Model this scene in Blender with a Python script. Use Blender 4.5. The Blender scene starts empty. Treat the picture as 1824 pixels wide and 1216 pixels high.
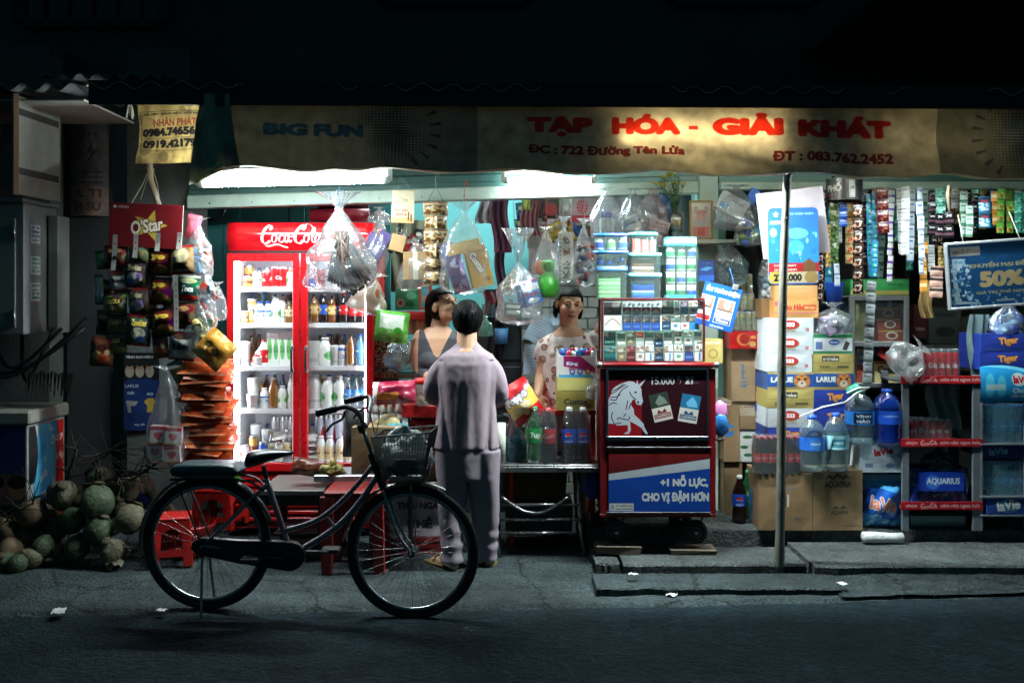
import bpy,bmesh,math,random
import numpy as np
from mathutils import Vector,Matrix,noise as mnoise

random.seed(7)
SC = bpy.context.scene
COL = SC.collection
PI = math.pi

# ------------------------------------------------------------------ camera, night air, exposure
CAMZ,FPX,CXP,HYP = 1.55,1773.0,912.0,530.0
cam = bpy.data.objects.new('camera',bpy.data.cameras.new('camera'))
COL.objects.link(cam)
cam.location = (0,0,CAMZ)
cam.rotation_euler = (PI/2,0,0)
cam.data.sensor_width = 36.0
cam.data.lens = FPX/1824*36.0
cam.data.shift_y = -(608-HYP)/1824.0
cam.data.clip_start = 0.1
cam.data.clip_end = 300
SC.camera = cam
world = bpy.data.worlds.new('World')
SC.world = world
world.use_nodes = True
wb = world.node_tree.nodes['Background']
wb.inputs['Color'].default_value = (0.10,0.44,0.60,1)     # dim night sky over the town
wb.inputs['Strength'].default_value = 0.035
SC.view_settings.view_transform = 'Standard'
SC.view_settings.look = 'None'
SC.view_settings.exposure = 1.5
SC.view_settings.gamma = 1.0
SC.view_settings.use_curve_mapping = False
cy = SC.cycles
cy.max_bounces = 8;cy.diffuse_bounces = 4;cy.glossy_bounces = 3
cy.transmission_bounces = 4;cy.transparent_max_bounces = 24
cy.sample_clamp_indirect = 4.0;cy.sample_clamp_direct = 0
cy.caustics_reflective = False;cy.caustics_refractive = False
cy.use_denoising = True
try:cy.denoiser = 'OPENIMAGEDENOISE'
except Exception:pass

def P(px,py,Y):
 """the point that stands Y metres up the street from the camera, at that place of the photo"""
 return Vector(((px-CXP)/FPX*Y,Y,CAMZ-(py-HYP)/FPX*Y))
def S(n,Y):return n/FPX*Y
def ground_Y(py,z=0.0):return FPX*(CAMZ-z)/(py-HYP)

# ------------------------------------------------------------------ colours and materials
def lin(c):
 c = c/255.0
 return c/12.92 if c <= 0.04045 else ((c+0.055)/1.055)**2.4
def rgb(c):return (lin(c[0]),lin(c[1]),lin(c[2]),1.0)

MATS = {}
def nodes(m):
 m.use_nodes = True
 return m.node_tree.nodes,m.node_tree.links
def setp(b,**kw):
 for k,v in kw.items():
  k = k.replace('_',' ')
  if k in b.inputs:b.inputs[k].default_value = v
def mat(color,rough=0.5,metal=0.0,var=0.18,scale=9.0,bump=0.0,bscale=60.0,coat=0.0,dirt=0.0,stretch=(1,1,1)):
 """painted / plain surface: base colour broken by two noises, uneven gloss, fine relief, optional grime"""
 key = ('m',tuple(color),rough,metal,var,scale,bump,bscale,coat,dirt,stretch)
 if key in MATS:return MATS[key]
 m = bpy.data.materials.new('surface')
 n,l = nodes(m)
 b = n['Principled BSDF']
 tc = n.new('ShaderNodeTexCoord');mp = n.new('ShaderNodeMapping')
 mp.inputs['Scale'].default_value = stretch
 l.new(tc.outputs['Object'],mp.inputs['Vector'])
 nz = n.new('ShaderNodeTexNoise');nz.inputs['Scale'].default_value = scale
 nz.inputs['Detail'].default_value = 6;nz.inputs['Roughness'].default_value = .65
 l.new(mp.outputs[0],nz.inputs['Vector'])
 cr = n.new('ShaderNodeMapRange');cr.inputs['From Min'].default_value = .3;cr.inputs['From Max'].default_value = .7
 cr.inputs['To Min'].default_value = 1-var;cr.inputs['To Max'].default_value = 1+var*.5
 l.new(nz.outputs['Fac'],cr.inputs['Value'])
 mx = n.new('ShaderNodeVectorMath');mx.operation = 'SCALE'
 c = rgb(color)
 mx.inputs[0].default_value = c[:3]
 l.new(cr.outputs[0],mx.inputs['Scale'])
 out = mx.outputs[0]
 if dirt > 0:
  n2 = n.new('ShaderNodeTexNoise');n2.inputs['Scale'].default_value = scale*.45;n2.inputs['Detail'].default_value = 9
  n2.inputs['Roughness'].default_value = .75
  l.new(mp.outputs[0],n2.inputs['Vector'])
  r2 = n.new('ShaderNodeMapRange');r2.inputs['From Min'].default_value = .5;r2.inputs['From Max'].default_value = .72
  r2.inputs['To Max'].default_value = dirt
  l.new(n2.outputs['Fac'],r2.inputs['Value'])
  m2 = n.new('ShaderNodeMix');m2.data_type = 'RGBA'
  m2.inputs['B'].default_value = (.035,.032,.026,1)
  l.new(r2.outputs[0],m2.inputs['Factor']);l.new(out,m2.inputs['A'])
  out = m2.outputs['Result']
 l.new(out,b.inputs['Base Color'])
 rr = n.new('ShaderNodeMapRange');rr.inputs['To Min'].default_value = max(.03,rough-.1);rr.inputs['To Max'].default_value = min(1,rough+.1)
 l.new(nz.outputs['Fac'],rr.inputs['Value']);l.new(rr.outputs[0],b.inputs['Roughness'])
 setp(b,Metallic=metal,Coat_Weight=coat)
 if bump > 0:
  n3 = n.new('ShaderNodeTexNoise');n3.inputs['Scale'].default_value = bscale;n3.inputs['Detail'].default_value = 5
  l.new(mp.outputs[0],n3.inputs['Vector'])
  bp = n.new('ShaderNodeBump');bp.inputs['Strength'].default_value = min(1,bump);bp.inputs['Distance'].default_value = .02
  l.new(n3.outputs['Fac'],bp.inputs['Height']);l.new(bp.outputs[0],b.inputs['Normal'])
 MATS[key] = m
 return m

def film(color=(235,240,240),haze=.12,rough=.16,gloss=.30,bump=.45,bscale=15.0):
 """clear plastic film: mostly see-through, a little milky, sharp creased highlights"""
 key = ('f',tuple(color),haze,rough,gloss,bump,bscale)
 if key in MATS:return MATS[key]
 m = bpy.data.materials.new('plastic_film')
 n,l = nodes(m)
 n.remove(n['Principled BSDF'])
 o = n['Material Output']
 tr = n.new('ShaderNodeBsdfTransparent')
 c = rgb(color)
 tr.inputs['Color'].default_value = (.55+.45*c[0],.55+.45*c[1],.55+.45*c[2],1)
 df = n.new('ShaderNodeBsdfDiffuse');df.inputs['Color'].default_value = c
 tl = n.new('ShaderNodeBsdfTranslucent');tl.inputs['Color'].default_value = c
 gl = n.new('ShaderNodeBsdfGlossy');gl.inputs['Color'].default_value = (.95,.97,1,1);gl.inputs['Roughness'].default_value = rough
 tc = n.new('ShaderNodeTexCoord')
 nz = n.new('ShaderNodeTexNoise');nz.inputs['Scale'].default_value = bscale;nz.inputs['Detail'].default_value = 3
 nz.inputs['Distortion'].default_value = 1.2
 l.new(tc.outputs['Object'],nz.inputs['Vector'])
 bp = n.new('ShaderNodeBump');bp.inputs['Strength'].default_value = bump;bp.inputs['Distance'].default_value = .02
 l.new(nz.outputs['Fac'],bp.inputs['Height'])
 l.new(bp.outputs[0],gl.inputs['Normal'])
 a = n.new('ShaderNodeAddShader')
 d2 = n.new('ShaderNodeMixShader');d2.inputs[0].default_value = .5
 l.new(df.outputs[0],d2.inputs[1]);l.new(tl.outputs[0],d2.inputs[2])
 m1 = n.new('ShaderNodeMixShader');m1.inputs[0].default_value = haze
 l.new(tr.outputs[0],m1.inputs[1]);l.new(d2.outputs[0],m1.inputs[2])
 lw = n.new('ShaderNodeLayerWeight');lw.inputs['Blend'].default_value = .35
 l.new(bp.outputs[0],lw.inputs['Normal'])
 mr = n.new('ShaderNodeMapRange');mr.inputs['To Min'].default_value = gloss*.22;mr.inputs['To Max'].default_value = min(1,gloss*1.6)
 l.new(lw.outputs['Facing'],mr.inputs['Value'])
 m2 = n.new('ShaderNodeMixShader');l.new(mr.outputs[0],m2.inputs[0])
 l.new(m1.outputs[0],m2.inputs[1]);l.new(gl.outputs[0],m2.inputs[2])
 n.remove(a)
 l.new(m2.outputs[0],o.inputs['Surface'])
 MATS[key] = m
 return m

def glow(color,strength):
 key = ('g',tuple(color),strength)
 if key in MATS:return MATS[key]
 m = bpy.data.materials.new('lamp_glow')
 n,l = nodes(m)
 b = n['Principled BSDF']
 setp(b,Base_Color=rgb(color),Emission_Color=rgb(color),Emission_Strength=strength,Roughness=.4)
 MATS[key] = m
 return m

# ------------------------------------------------------------------ printed graphics, drawn in code
TXT = {}
def text_mask(s,em=72):
 """the outline of a line of lettering, filled by the non-zero winding rule -> float mask, cropped"""
 if s in TXT:return TXT[s]
 c = bpy.data.curves.new('lettering','FONT');c.body = s;c.fill_mode = 'NONE';c.resolution_u = 4
 ob = bpy.data.objects.new('lettering',c)
 me = bpy.data.meshes.new_from_object(ob)
 nv = len(me.vertices)
 co = np.zeros(nv*3);me.vertices.foreach_get('co',co);co = co.reshape(-1,3)[:,:2]*em
 ed = np.zeros(len(me.edges)*2,dtype=int);me.edges.foreach_get('vertices',ed);ed = ed.reshape(-1,2)
 bpy.data.objects.remove(ob);bpy.data.curves.remove(c);bpy.data.meshes.remove(me)
 pad = 3
 mn = co.min(0)-pad;mxx = co.max(0)+pad
 w = int(math.ceil(mxx[0]-mn[0]));h = int(math.ceil(mxx[1]-mn[1]))
 co = co-mn
 ss = 2
 W = np.zeros((h*ss,w+2))
 # walk each contour so that the direction of its edges is kept
 nxt = {}
 for a,b in ed:nxt.setdefault(int(a),[]).append(int(b));nxt.setdefault(int(b),[]).append(int(a))
 seen = set();order = []
 for a0 in range(nv):
  if a0 in seen or a0 not in nxt:continue
  loop = [a0];seen.add(a0)
  cand = [q for q in nxt[a0] if q == a0+1] or nxt[a0]
  cur = cand[0]
  while cur not in seen:
   loop.append(cur);seen.add(cur)
   k = [q for q in nxt[cur] if q not in seen]
   if not k:break
   cur = k[0]
  order.append(loop)
 for loop in order:
  pts = co[loop]
  for i in range(len(pts)):
   x0,y0 = pts[i];x1,y1 = pts[(i+1) % len(pts)]
   if y0 == y1:continue
   d = 1 if y1 > y0 else -1
   if d < 0:x0,y0,x1,y1 = x1,y1,x0,y0
   r0 = int(math.ceil(y0*ss-.5));r1 = int(math.ceil(y1*ss-.5))
   if r1 <= r0:continue
   rr = np.arange(r0,r1);ys = (rr+.5)/ss
   xs = x0+(ys-y0)/(y1-y0)*(x1-x0)
   xi = np.floor(xs).astype(int);fr = xs-xi
   np.add.at(W,(rr,xi),d*(1-fr));np.add.at(W,(rr,xi+1),d*fr)
 A = np.clip(np.abs(np.cumsum(W,axis=1)),0,1)[:,:w]
 A = A.reshape(h,ss,w).mean(1)[::-1]        # row 0 = top
 A = A.astype(np.float32)
 ys = np.where(A.max(1) > .3)[0];xs = np.where(A.max(0) > .3)[0]
 A = A[ys[0]:ys[-1]+1,xs[0]:xs[-1]+1]
 TXT[s] = A
 return A

def dilate(A,r):
 r = int(round(r))
 if r <= 0:return A
 B = np.pad(A,r);out = B.copy()
 for dx in range(-r,r+1):
  for dy in range(-r,r+1):
   if dx*dx+dy*dy <= r*r+.5:out = np.maximum(out,np.roll(np.roll(B,dx,1),dy,0))
 return out

class Print:
 """a flat print in its own units (w by h, y downwards), k canvas pixels per unit"""
 def __init__(s,w,h,bg=(225,225,222),k=2.0):
  s.w,s.h,s.k = w,h,k
  s.W,s.H = max(4,int(w*k)),max(4,int(h*k))
  s.a = np.zeros((s.H,s.W,3),np.float32);s.a[:] = bg
 def blend(s,m,r0,c0,col,al=1.0):
  h,w = m.shape
  y0,x0 = max(0,r0),max(0,c0);y1,x1 = min(s.H,r0+h),min(s.W,c0+w)
  if y1 <= y0 or x1 <= x0:return
  mm = (m[y0-r0:y1-r0,x0-c0:x1-c0]*al)[...,None]
  t = s.a[y0:y1,x0:x1]
  s.a[y0:y1,x0:x1] = t*(1-mm)+np.array(col,np.float32)*mm
 def poly(s,pts,col,al=1.0):
  p = np.array(pts,float)*s.k
  x0,y0 = np.floor(p.min(0)).astype(int)-1;x1,y1 = np.ceil(p.max(0)).astype(int)+2
  x0 = max(x0,-4);y0 = max(y0,-4);x1 = min(x1,s.W+4);y1 = min(y1,s.H+4)
  if x1 <= x0 or y1 <= y0:return s
  ss = 3
  ys = y0+(np.arange((y1-y0)*ss)+.5)/ss
  xs = x0+(np.arange((x1-x0)*2)+.5)/2
  M = np.zeros((len(ys),len(xs)),bool)
  n = len(p)
  for i in range(n):
   ax,ay = p[i];bx,by = p[(i+1) % n]
   if ay == by:continue
   c = (ys >= min(ay,by)) & (ys < max(ay,by))
   if not c.any():continue
   xc = ax+(ys[c]-ay)/(by-ay)*(bx-ax)
   M[c] ^= xs[None,:] < xc[:,None]
  m = M.reshape(y1-y0,ss,x1-x0,2).mean((1,3)).astype(np.float32)
  s.blend(m,y0,x0,col,al);return s
 def rect(s,x0,y0,x1,y1,col,al=1.0):return s.poly([(x0,y0),(x1,y0),(x1,y1),(x0,y1)],col,al)
 def ell(s,cx,cy_,rx,ry,col,al=1.0,n=36):return s.poly([(cx+rx*math.cos(t*2*PI/n),cy_+ry*math.sin(t*2*PI/n)) for t in range(n)],col,al)
 def star(s,cx,cy_,r,col,n=5,inner=.42,rot=0):return s.poly([(cx+(r if i % 2 == 0 else r*inner)*math.sin(PI*i/n+rot),cy_-(r if i % 2 == 0 else r*inner)*math.cos(PI*i/n+rot)) for i in range(2*n)],col)
 def grad(s,x0,y0,x1,y1,ca,cb):
  k = s.k;r0,r1,c0,c1 = int(y0*k),int(y1*k),int(x0*k),int(x1*k)
  t = np.linspace(0,1,max(1,r1-r0))[:,None,None]
  s.a[r0:r1,c0:c1] = (np.array(ca)*(1-t)+np.array(cb)*t)[:,:,:];return s
 def speck(s,n,cols,r=(1,4),box=None,seed=1):
  rd = random.Random(seed);b = box or (0,0,s.w,s.h)
  for i in range(n):
   x,y = rd.uniform(b[0],b[2]),rd.uniform(b[1],b[3])
   s.ell(x,y,rd.uniform(*r),rd.uniform(*r),rd.choice(cols),1,9)
  return s
 def text(s,t,cx,cy_,w,h,col,bold=0,rot=0,shear=0,al=1.0,outline=None,ow=3):
  """lettering centred at cx, cy_ in a box w by h (rot in degrees, clockwise)"""
  A = dilate(text_mask(t),bold)
  if outline is not None:
   s.mask(dilate(A,ow),cx,cy_,w*(1+2*ow/A.shape[1]),h*(1+2*ow/A.shape[0]),outline,rot,shear,al)
  s.mask(A,cx,cy_,w,h,col,rot,shear,al);return s
 def mask(s,A,cx,cy_,w,h,col,rot=0,shear=0,al=1.0):
  k = s.k;cx *= k;cy_ *= k;w *= k;h *= k
  R = (abs(w)+abs(h)*(1+abs(shear)))*.5+2 if rot or shear else 0
  rx = R or w/2+2;ry = R or h/2+2
  x0,x1 = int(max(0,cx-rx)),int(min(s.W,cx+rx)+1);y0,y1 = int(max(0,cy_-ry)),int(min(s.H,cy_+ry)+1)
  if x1 <= x0 or y1 <= y0:return
  ss = 2
  X = (x0+(np.arange((x1-x0)*ss)+.5)/ss-cx)[None,:];Y = (y0+(np.arange((y1-y0)*ss)+.5)/ss-cy_)[:,None]
  a = math.radians(-rot);ca,sa = math.cos(a),math.sin(a)
  U = X*ca-Y*sa;V = X*sa+Y*ca
  U = U+V*shear
  ah,aw = A.shape
  u = U/w*aw+aw/2-.5;v = V/h*ah+ah/2-.5
  u0 = np.floor(u).astype(int);v0 = np.floor(v).astype(int)
  fu,fv = u-u0,v-v0
  Ap = np.pad(A,1)
  def g(i,j):return Ap[np.clip(j+1,0,ah+1),np.clip(i+1,0,aw+1)]
  m = g(u0,v0)*(1-fu)*(1-fv)+g(u0+1,v0)*fu*(1-fv)+g(u0,v0+1)*(1-fu)*fv+g(u0+1,v0+1)*fu*fv
  m = m.reshape(y1-y0,ss,x1-x0,ss).mean((1,3)).astype(np.float32)
  s.blend(m,y0,x0,col,al)
 def stroke(s,pts,wd,col,nib=None,closed=False):
  """pen stroke through the points (smooth); nib = angle of a flat pen in degrees, else round with width wd"""
  p = [Vector(q) for q in pts];out = []
  n = len(p)
  for i in range(n-1):
   a,b,c,d = p[max(i-1,0)],p[i],p[i+1],p[min(i+2,n-1)]
   for t in np.linspace(0,1,9)[:-1]:
    out.append(.5*((2*b)+(c-a)*t+(2*a-5*b+4*c-d)*t*t+(3*b-a-3*c+d)*t**3))
  out.append(p[-1])
  for i in range(len(out)-1):
   a,b = out[i],out[i+1]
   if nib is not None:
    v = Vector((math.cos(math.radians(nib)),math.sin(math.radians(nib))))*wd/2
    d = (b-a)
    if d.length < 1e-6:continue
    q = Vector((-d.y,d.x)).normalized()*wd*.14
    s.poly([a+v+q,b+v+q,b-v-q,a-v-q],col);s.poly([a+v-q,b+v-q,b-v+q,a-v+q],col)
   else:
    d = b-a
    if d.length < 1e-6:continue
    q = Vector((-d.y,d.x)).normalized()*wd/2;e = d.normalized()*wd*.25
    s.poly([a-e+q,b+e+q,b+e-q,a-e-q],col)
  return s
 def image(s,name='print'):
  im = bpy.data.images.new(name,s.W,s.H,alpha=False)
  px = np.ones((s.H,s.W,4),np.float32)
  px[...,:3] = np.clip(s.a[::-1]/255.0,0,1)
  im.pixels.foreach_set(px.ravel())
  im.pack()
  return im
 def mat(s,rough=.45,metal=0.0,bump=0.0,bscale=40.,coat=0.,transl=0.,wear=.10):
  m = bpy.data.materials.new('printed_surface')
  n,l = nodes(m);b = n['Principled BSDF']
  it = n.new('ShaderNodeTexImage');it.image = s.image();it.extension = 'EXTEND'
  uvn = n.new('ShaderNodeUVMap');uvn.uv_map = 'UVMap'
  l.new(uvn.outputs[0],it.inputs['Vector'])
  tc = n.new('ShaderNodeTexCoord')
  nz = n.new('ShaderNodeTexNoise');nz.inputs['Scale'].default_value = 14;nz.inputs['Detail'].default_value = 7
  l.new(tc.outputs['Object'],nz.inputs['Vector'])
  mr = n.new('ShaderNodeMapRange');mr.inputs['From Min'].default_value = .3;mr.inputs['From Max'].default_value = .7
  mr.inputs['To Min'].default_value = 1-wear*1.6;mr.inputs['To Max'].default_value = 1+wear*.4
  l.new(nz.outputs['Fac'],mr.inputs['Value'])
  sc = n.new('ShaderNodeVectorMath');sc.operation = 'SCALE'
  l.new(it.outputs['Color'],sc.inputs[0]);l.new(mr.outputs[0],sc.inputs['Scale'])
  l.new(sc.outputs[0],b.inputs['Base Color'])
  setp(b,Roughness=rough,Metallic=metal,Coat_Weight=coat)
  bp = None
  if bump > 0:
   n3 = n.new('ShaderNodeTexNoise');n3.inputs['Scale'].default_value = bscale;n3.inputs['Detail'].default_value = 4
   l.new(tc.outputs['Object'],n3.inputs['Vector'])
   bp = n.new('ShaderNodeBump');bp.inputs['Strength'].default_value = bump;bp.inputs['Distance'].default_value = .015
   l.new(n3.outputs['Fac'],bp.inputs['Height']);l.new(bp.outputs[0],b.inputs['Normal'])
  if transl > 0:
   tl = n.new('ShaderNodeBsdfTranslucent');l.new(sc.outputs[0],tl.inputs['Color'])
   ms = n.new('ShaderNodeMixShader');ms.inputs[0].default_value = transl
   l.new(b.outputs[0],ms.inputs[1]);l.new(tl.outputs[0],ms.inputs[2])
   l.new(ms.outputs[0],n['Material Output'].inputs['Surface'])
  return m

# ------------------------------------------------------------------ mesh building
FULL = [(0,0),(1,0),(1,1),(0,1)]
class MB:
 def __init__(s):s.v = [];s.f = [];s.uv = [];s.mi = [];s.sm = [];s.ms = []
 def slot(s,m):
  if m not in s.ms:s.ms.append(m)
  return s.ms.index(m)
 def add(s,vs,fs,m,uvs=None,smooth=False):
  o = len(s.v);s.v += [tuple(p) for p in vs];i = s.slot(m)
  for k,f in enumerate(fs):
   s.f.append(tuple(q+o for q in f));s.mi.append(i);s.sm.append(smooth)
   s.uv.append(uvs[k] if uvs else [(0,0)]*len(f))
  return s
 def quad(s,pts,m,uv=FULL):return s.add(pts,[tuple(range(len(pts)))],m,[uv[:len(pts)] if len(pts) <= 4 else [(0,0)]*len(pts)])
 def box(s,x0,x1,y0,y1,z0,z1,m,front=None,side=None,top=None,jit=0.0,xf=None):
  vs = [Vector((x,y,z)) for z in (z0,z1) for y in (y0,y1) for x in (x0,x1)]
  if jit:vs = [p+Vector([random.uniform(-jit,jit) for _ in range(3)]) for p in vs]
  if xf is not None:vs = [xf @ p for p in vs]
  fs = [(0,1,5,4),(1,3,7,5),(3,2,6,7),(2,0,4,6),(4,5,7,6),(2,3,1,0)]
  mm = [front or m,side or m,m,side or m,top or m,m]
  for f,q in zip(fs,mm):s.add([vs[i] for i in f],[(0,1,2,3)],q,[FULL])
  s.weld = True
  return s
 def tube(s,pts,r,m,n=8,caps=True,closed=False):
  pts = [Vector(p) for p in pts];k = len(pts)
  rs = r if isinstance(r,(list,tuple)) else [r]*k
  vs = [];up = None
  for i,p in enumerate(pts):
   if closed:t = pts[(i+1) % k]-pts[i-1]
   else:t = pts[min(i+1,k-1)]-pts[max(i-1,0)]
   if t.length < 1e-9:t = Vector((0,0,1))
   t.normalize()
   if up is None:
    up = Vector((0,0,1)) if abs(t.z) < .9 else Vector((1,0,0))
   a = (up-t*up.dot(t))
   if a.length < 1e-6:a = t.orthogonal()
   a.normalize();b = t.cross(a);up = a
   for j in range(n):
    an = 2*PI*j/n
    vs.append(p+(a*math.cos(an)+b*math.sin(an))*rs[i])
  fs = []
  for i in range(k if closed else k-1):
   i2 = (i+1) % k
   for j in range(n):
    fs.append((i*n+j,i*n+(j+1) % n,i2*n+(j+1) % n,i2*n+j))
  s.add(vs,fs,m,None,True)
  if caps and not closed:
   o = len(s.v)-len(vs)
   i = s.slot(m)
   for ring in (range(n-1,-1,-1),range((k-1)*n,k*n)):
    s.f.append(tuple(o+q for q in ring));s.mi.append(i);s.sm.append(False);s.uv.append([(0,0)]*n)
  return s
 def lathe(s,prof,m,n=20,c=(0,0,0),axis='z',ms=None,uspan=1.0,u0=0.0,sx=1.0,sy=1.0):
  """profile [(r, z)...]; ms = material per band; uv u runs once round (front seen at u = .5)"""
  c = Vector(c);k = len(prof);vs = []
  zs = [p[1] for p in prof];z0,z1 = min(zs),max(zs)
  for r,z in prof:
   for j in range(n+1):
    a = -PI/2-PI+2*PI*j/n
    x,y = r*math.cos(a)*sx,r*math.sin(a)*sy
    q = Vector((x,y,z)) if axis == 'z' else (Vector((z,x,y)) if axis == 'x' else Vector((x,z,y)))
    vs.append(c+q)
  groups = {}
  for i in range(k-1):
   mm = ms[i] if ms else m
   groups.setdefault(id(mm),(mm,[]))[1].append(i)
  for mm,bands in groups.values():
   zz = [prof[i][1] for i in bands]+[prof[i+1][1] for i in bands]
   a0,a1 = min(zz),max(zz);dz = (a1-a0) or 1
   fs,us = [],[]
   for i in bands:
    for j in range(n):
     fs.append((i*(n+1)+j,i*(n+1)+j+1,(i+1)*(n+1)+j+1,(i+1)*(n+1)+j))
     ua,ub = u0+(j/n)*uspan,u0+((j+1)/n)*uspan
     va,vb = (prof[i][1]-a0)/dz,(prof[i+1][1]-a0)/dz
     us.append([(ua,va),(ub,va),(ub,vb),(ua,vb)])
   s.add(vs,fs,mm,us,True)
  return s
 def grid(s,fn,nu,nv,m,uv=True,smooth=True,flip=False,uvbox=(0,0,1,1)):
  vs = [fn(i/nu,j/nv) for j in range(nv+1) for i in range(nu+1)]
  fs,us = [],[]
  b = uvbox
  def U(i,j):return (b[0]+(b[2]-b[0])*i/nu,b[1]+(b[3]-b[1])*j/nv)
  for j in range(nv):
   for i in range(nu):
    q = [(i,j),(i+1,j),(i+1,j+1),(i,j+1)]
    if flip:q = q[::-1]
    fs.append(tuple(y*(nu+1)+x for x,y in q));us.append([U(x,y) for x,y in q])
  return s.add(vs,fs,m,us,smooth)
 def prism(s,out,y0,y1,m,front=None,uvr=None):
  """outline [(x, z)...] seen from the front (counter-clockwise), between depths y0 (front) and y1"""
  n = len(out)
  xs = [p[0] for p in out];zs = [p[1] for p in out]
  r = uvr or (min(xs),min(zs),max(xs),max(zs))
  uv = [((p[0]-r[0])/((r[2]-r[0]) or 1),(p[1]-r[1])/((r[3]-r[1]) or 1)) for p in out]
  s.add([(p[0],y0,p[1]) for p in out],[tuple(range(n))],front or m,[uv])
  s.add([(p[0],y1,p[1]) for p in out],[tuple(range(n-1,-1,-1))],m)
  vs = [(p[0],y0,p[1]) for p in out]+[(p[0],y1,p[1]) for p in out]
  s.add(vs,[(i,n+i,n+(i+1) % n,(i+1) % n) for i in range(n)],m)
  return s
 def blob(s,c,r,m,nu=14,nv=9,jit=0.0,seed=0,fr=2.0):
  c = Vector(c);rx,ry,rz = r if isinstance(r,(tuple,list)) else (r,r,r)
  def fn(u,v):
   a,b = 2*PI*u,-PI/2+PI*v
   d = Vector((math.cos(b)*math.cos(a),math.cos(b)*math.sin(a),math.sin(b)))
   k = 1+jit*mnoise.noise(d*fr+Vector((seed*3.1,seed*1.7,seed)))
   return c+Vector((d.x*rx*k,d.y*ry*k,d.z*rz*k))
  return s.grid(fn,nu,nv,m)
 def xform(s,M,start=0):
  s.v[start:] = [tuple(M @ Vector(p)) for p in s.v[start:]];return s
 def mesh(s,name,bevel=0.0,weld=True,solid=0.0):
  me = bpy.data.meshes.new(name)
  me.from_pydata(s.v,[],s.f)
  for m in s.ms:me.materials.append(m)
  me.polygons.foreach_set('material_index',s.mi)
  me.polygons.foreach_set('use_smooth',s.sm)
  uvl = me.uv_layers.new(name='UVMap')
  flat = [x for f in s.uv for p in f for x in p]
  uvl.data.foreach_set('uv',flat)
  bm = bmesh.new();bm.from_mesh(me)
  if weld:bmesh.ops.remove_doubles(bm,verts=bm.verts,dist=1e-5)
  bad = [f for f in bm.faces if f.calc_area() < 1e-10]
  if bad:bmesh.ops.delete(bm,geom=bad,context='FACES')
  if bevel > 0:
   es = [e for e in bm.edges if len(e.link_faces) == 2 and e.calc_face_angle(0) > .6 and not (e.link_faces[0].smooth and e.link_faces[1].smooth)]
   bmesh.ops.bevel(bm,geom=es,offset=bevel,segments=1,affect='EDGES',profile=.5,clamp_overlap=True)
  bm.to_mesh(me);bm.free()
  me.update()
  return me
 def build(s,name,parent=None,loc=None,bevel=0.0,weld=True,rot=None):
  return link(name,s.mesh(name,bevel,weld),parent,loc,rot)

def link(name,data,parent=None,loc=None,rot=None):
 o = bpy.data.objects.new(name,data);COL.objects.link(o)
 if parent is not None:o.parent = parent
 if loc is not None:o.location = loc
 if rot is not None:o.rotation_euler = rot
 return o
def tag(o,label,cat,group=None):
 o['label'] = label;o['category'] = cat
 if group:o['group'] = group
 return o
def thing(name,label,cat,loc=(0,0,0),rz=0.0,group=None,ry=0.0):
 o = link(name,None,None,loc,(0,ry,rz))
 o.empty_display_size = .1
 return tag(o,label,cat,group)
def struct(name,mb,parent=None,loc=None,bevel=0.0,weld=True):
 o = mb.build(name,parent,loc,bevel,weld)
 o['kind'] = 'structure'
 return o
def mthing(mb,name,label,cat,loc=(0,0,0),rot=None,group=None,bevel=0.0):
 return tag(mb.build(name,None,loc,bevel,True,rot),label,cat,group)
def kids(o):return KIDS.get(o.name,[]) if False else list(o.children)
def copy_tree(o,loc,rot=None,label=None,group=None,par=None):
 c = o.copy();COL.objects.link(c)
 if par is not None:c.parent = par
 else:
  c.location = loc
  if rot is not None:c.rotation_euler = rot
 if label:c['label'] = label
 if group:c['group'] = group
 for ch in list(o.children):copy_tree(ch,None,None,None,None,c)
 return c
def ORD(i):return ['first','second','third','fourth','fifth','sixth','seventh','eighth','ninth','tenth','eleventh','twelfth','thirteenth','fourteenth','fifteenth','sixteenth','seventeenth','eighteenth','nineteenth','twentieth','twenty-first','twenty-second','twenty-third','twenty-fourth','twenty-fifth','twenty-sixth'][i]
def fbm(p,o=4):
 return mnoise.fractal(Vector(p),.6,2.0,o)

# ------------------------------------------------------------------ general builders of goods
STEEL = mat((150,152,150),.28,.9,.2)
ALU = mat((165,168,168),.4,.8,.25,dirt=.2)
BLACK = mat((22,22,24),.4,0,.2)
WHITE = mat((226,226,222),.45,0,.08)
STRING = mat((190,188,178),.8,0,.1)
REDSTR = mat((200,60,40),.6,0,.1)
CLEAR = film()
CLEAR2 = film((225,232,235),.18,.14,.5,.8,16.)
TINT = {}

def pouch(mb,w,h,d,front,back,seam=.06,nu=8,nv=10,seed=0,wrinkle=.10,c=(0,0,0),M=None):
 """sealed flat packet, crimped top and bottom, bulging between; centre c, front faces -y"""
 c = Vector(c);st = len(mb.v)
 def prof(u,v):
  a = max(0.0,1-abs(2*u-1)**3);vv = (v-seam)/(1-2*seam)
  b = max(0.0,1-abs(2*min(1,max(0,vv))-1)**2.6)
  return a**.7*b**.7
 def fn(sg):
  def f(u,v):
   k = prof(u,v)
   nz = mnoise.noise(Vector((u*3.3+seed*2.7,v*3.6+seed,sg*5)))
   pinch = 1-.07*k
   edge = .012*w*math.sin(v*23+seed)*(1 if abs(2*u-1) > .8 else 0)
   return c+Vector(((u-.5)*w*pinch+edge,-sg*(d*.5*k*(1+.5*nz)+wrinkle*d*k*mnoise.noise(Vector((u*9+seed,v*11,3+sg))))-sg*.0006,(v-.5)*h*(1-.03*k)+.01*h*nz*k))
  return f
 mb.grid(fn(1),nu,nv,front);mb.grid(fn(-1),nu,nv,back,flip=True)
 if M is not None:mb.xform(M,st)
 return mb

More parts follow.
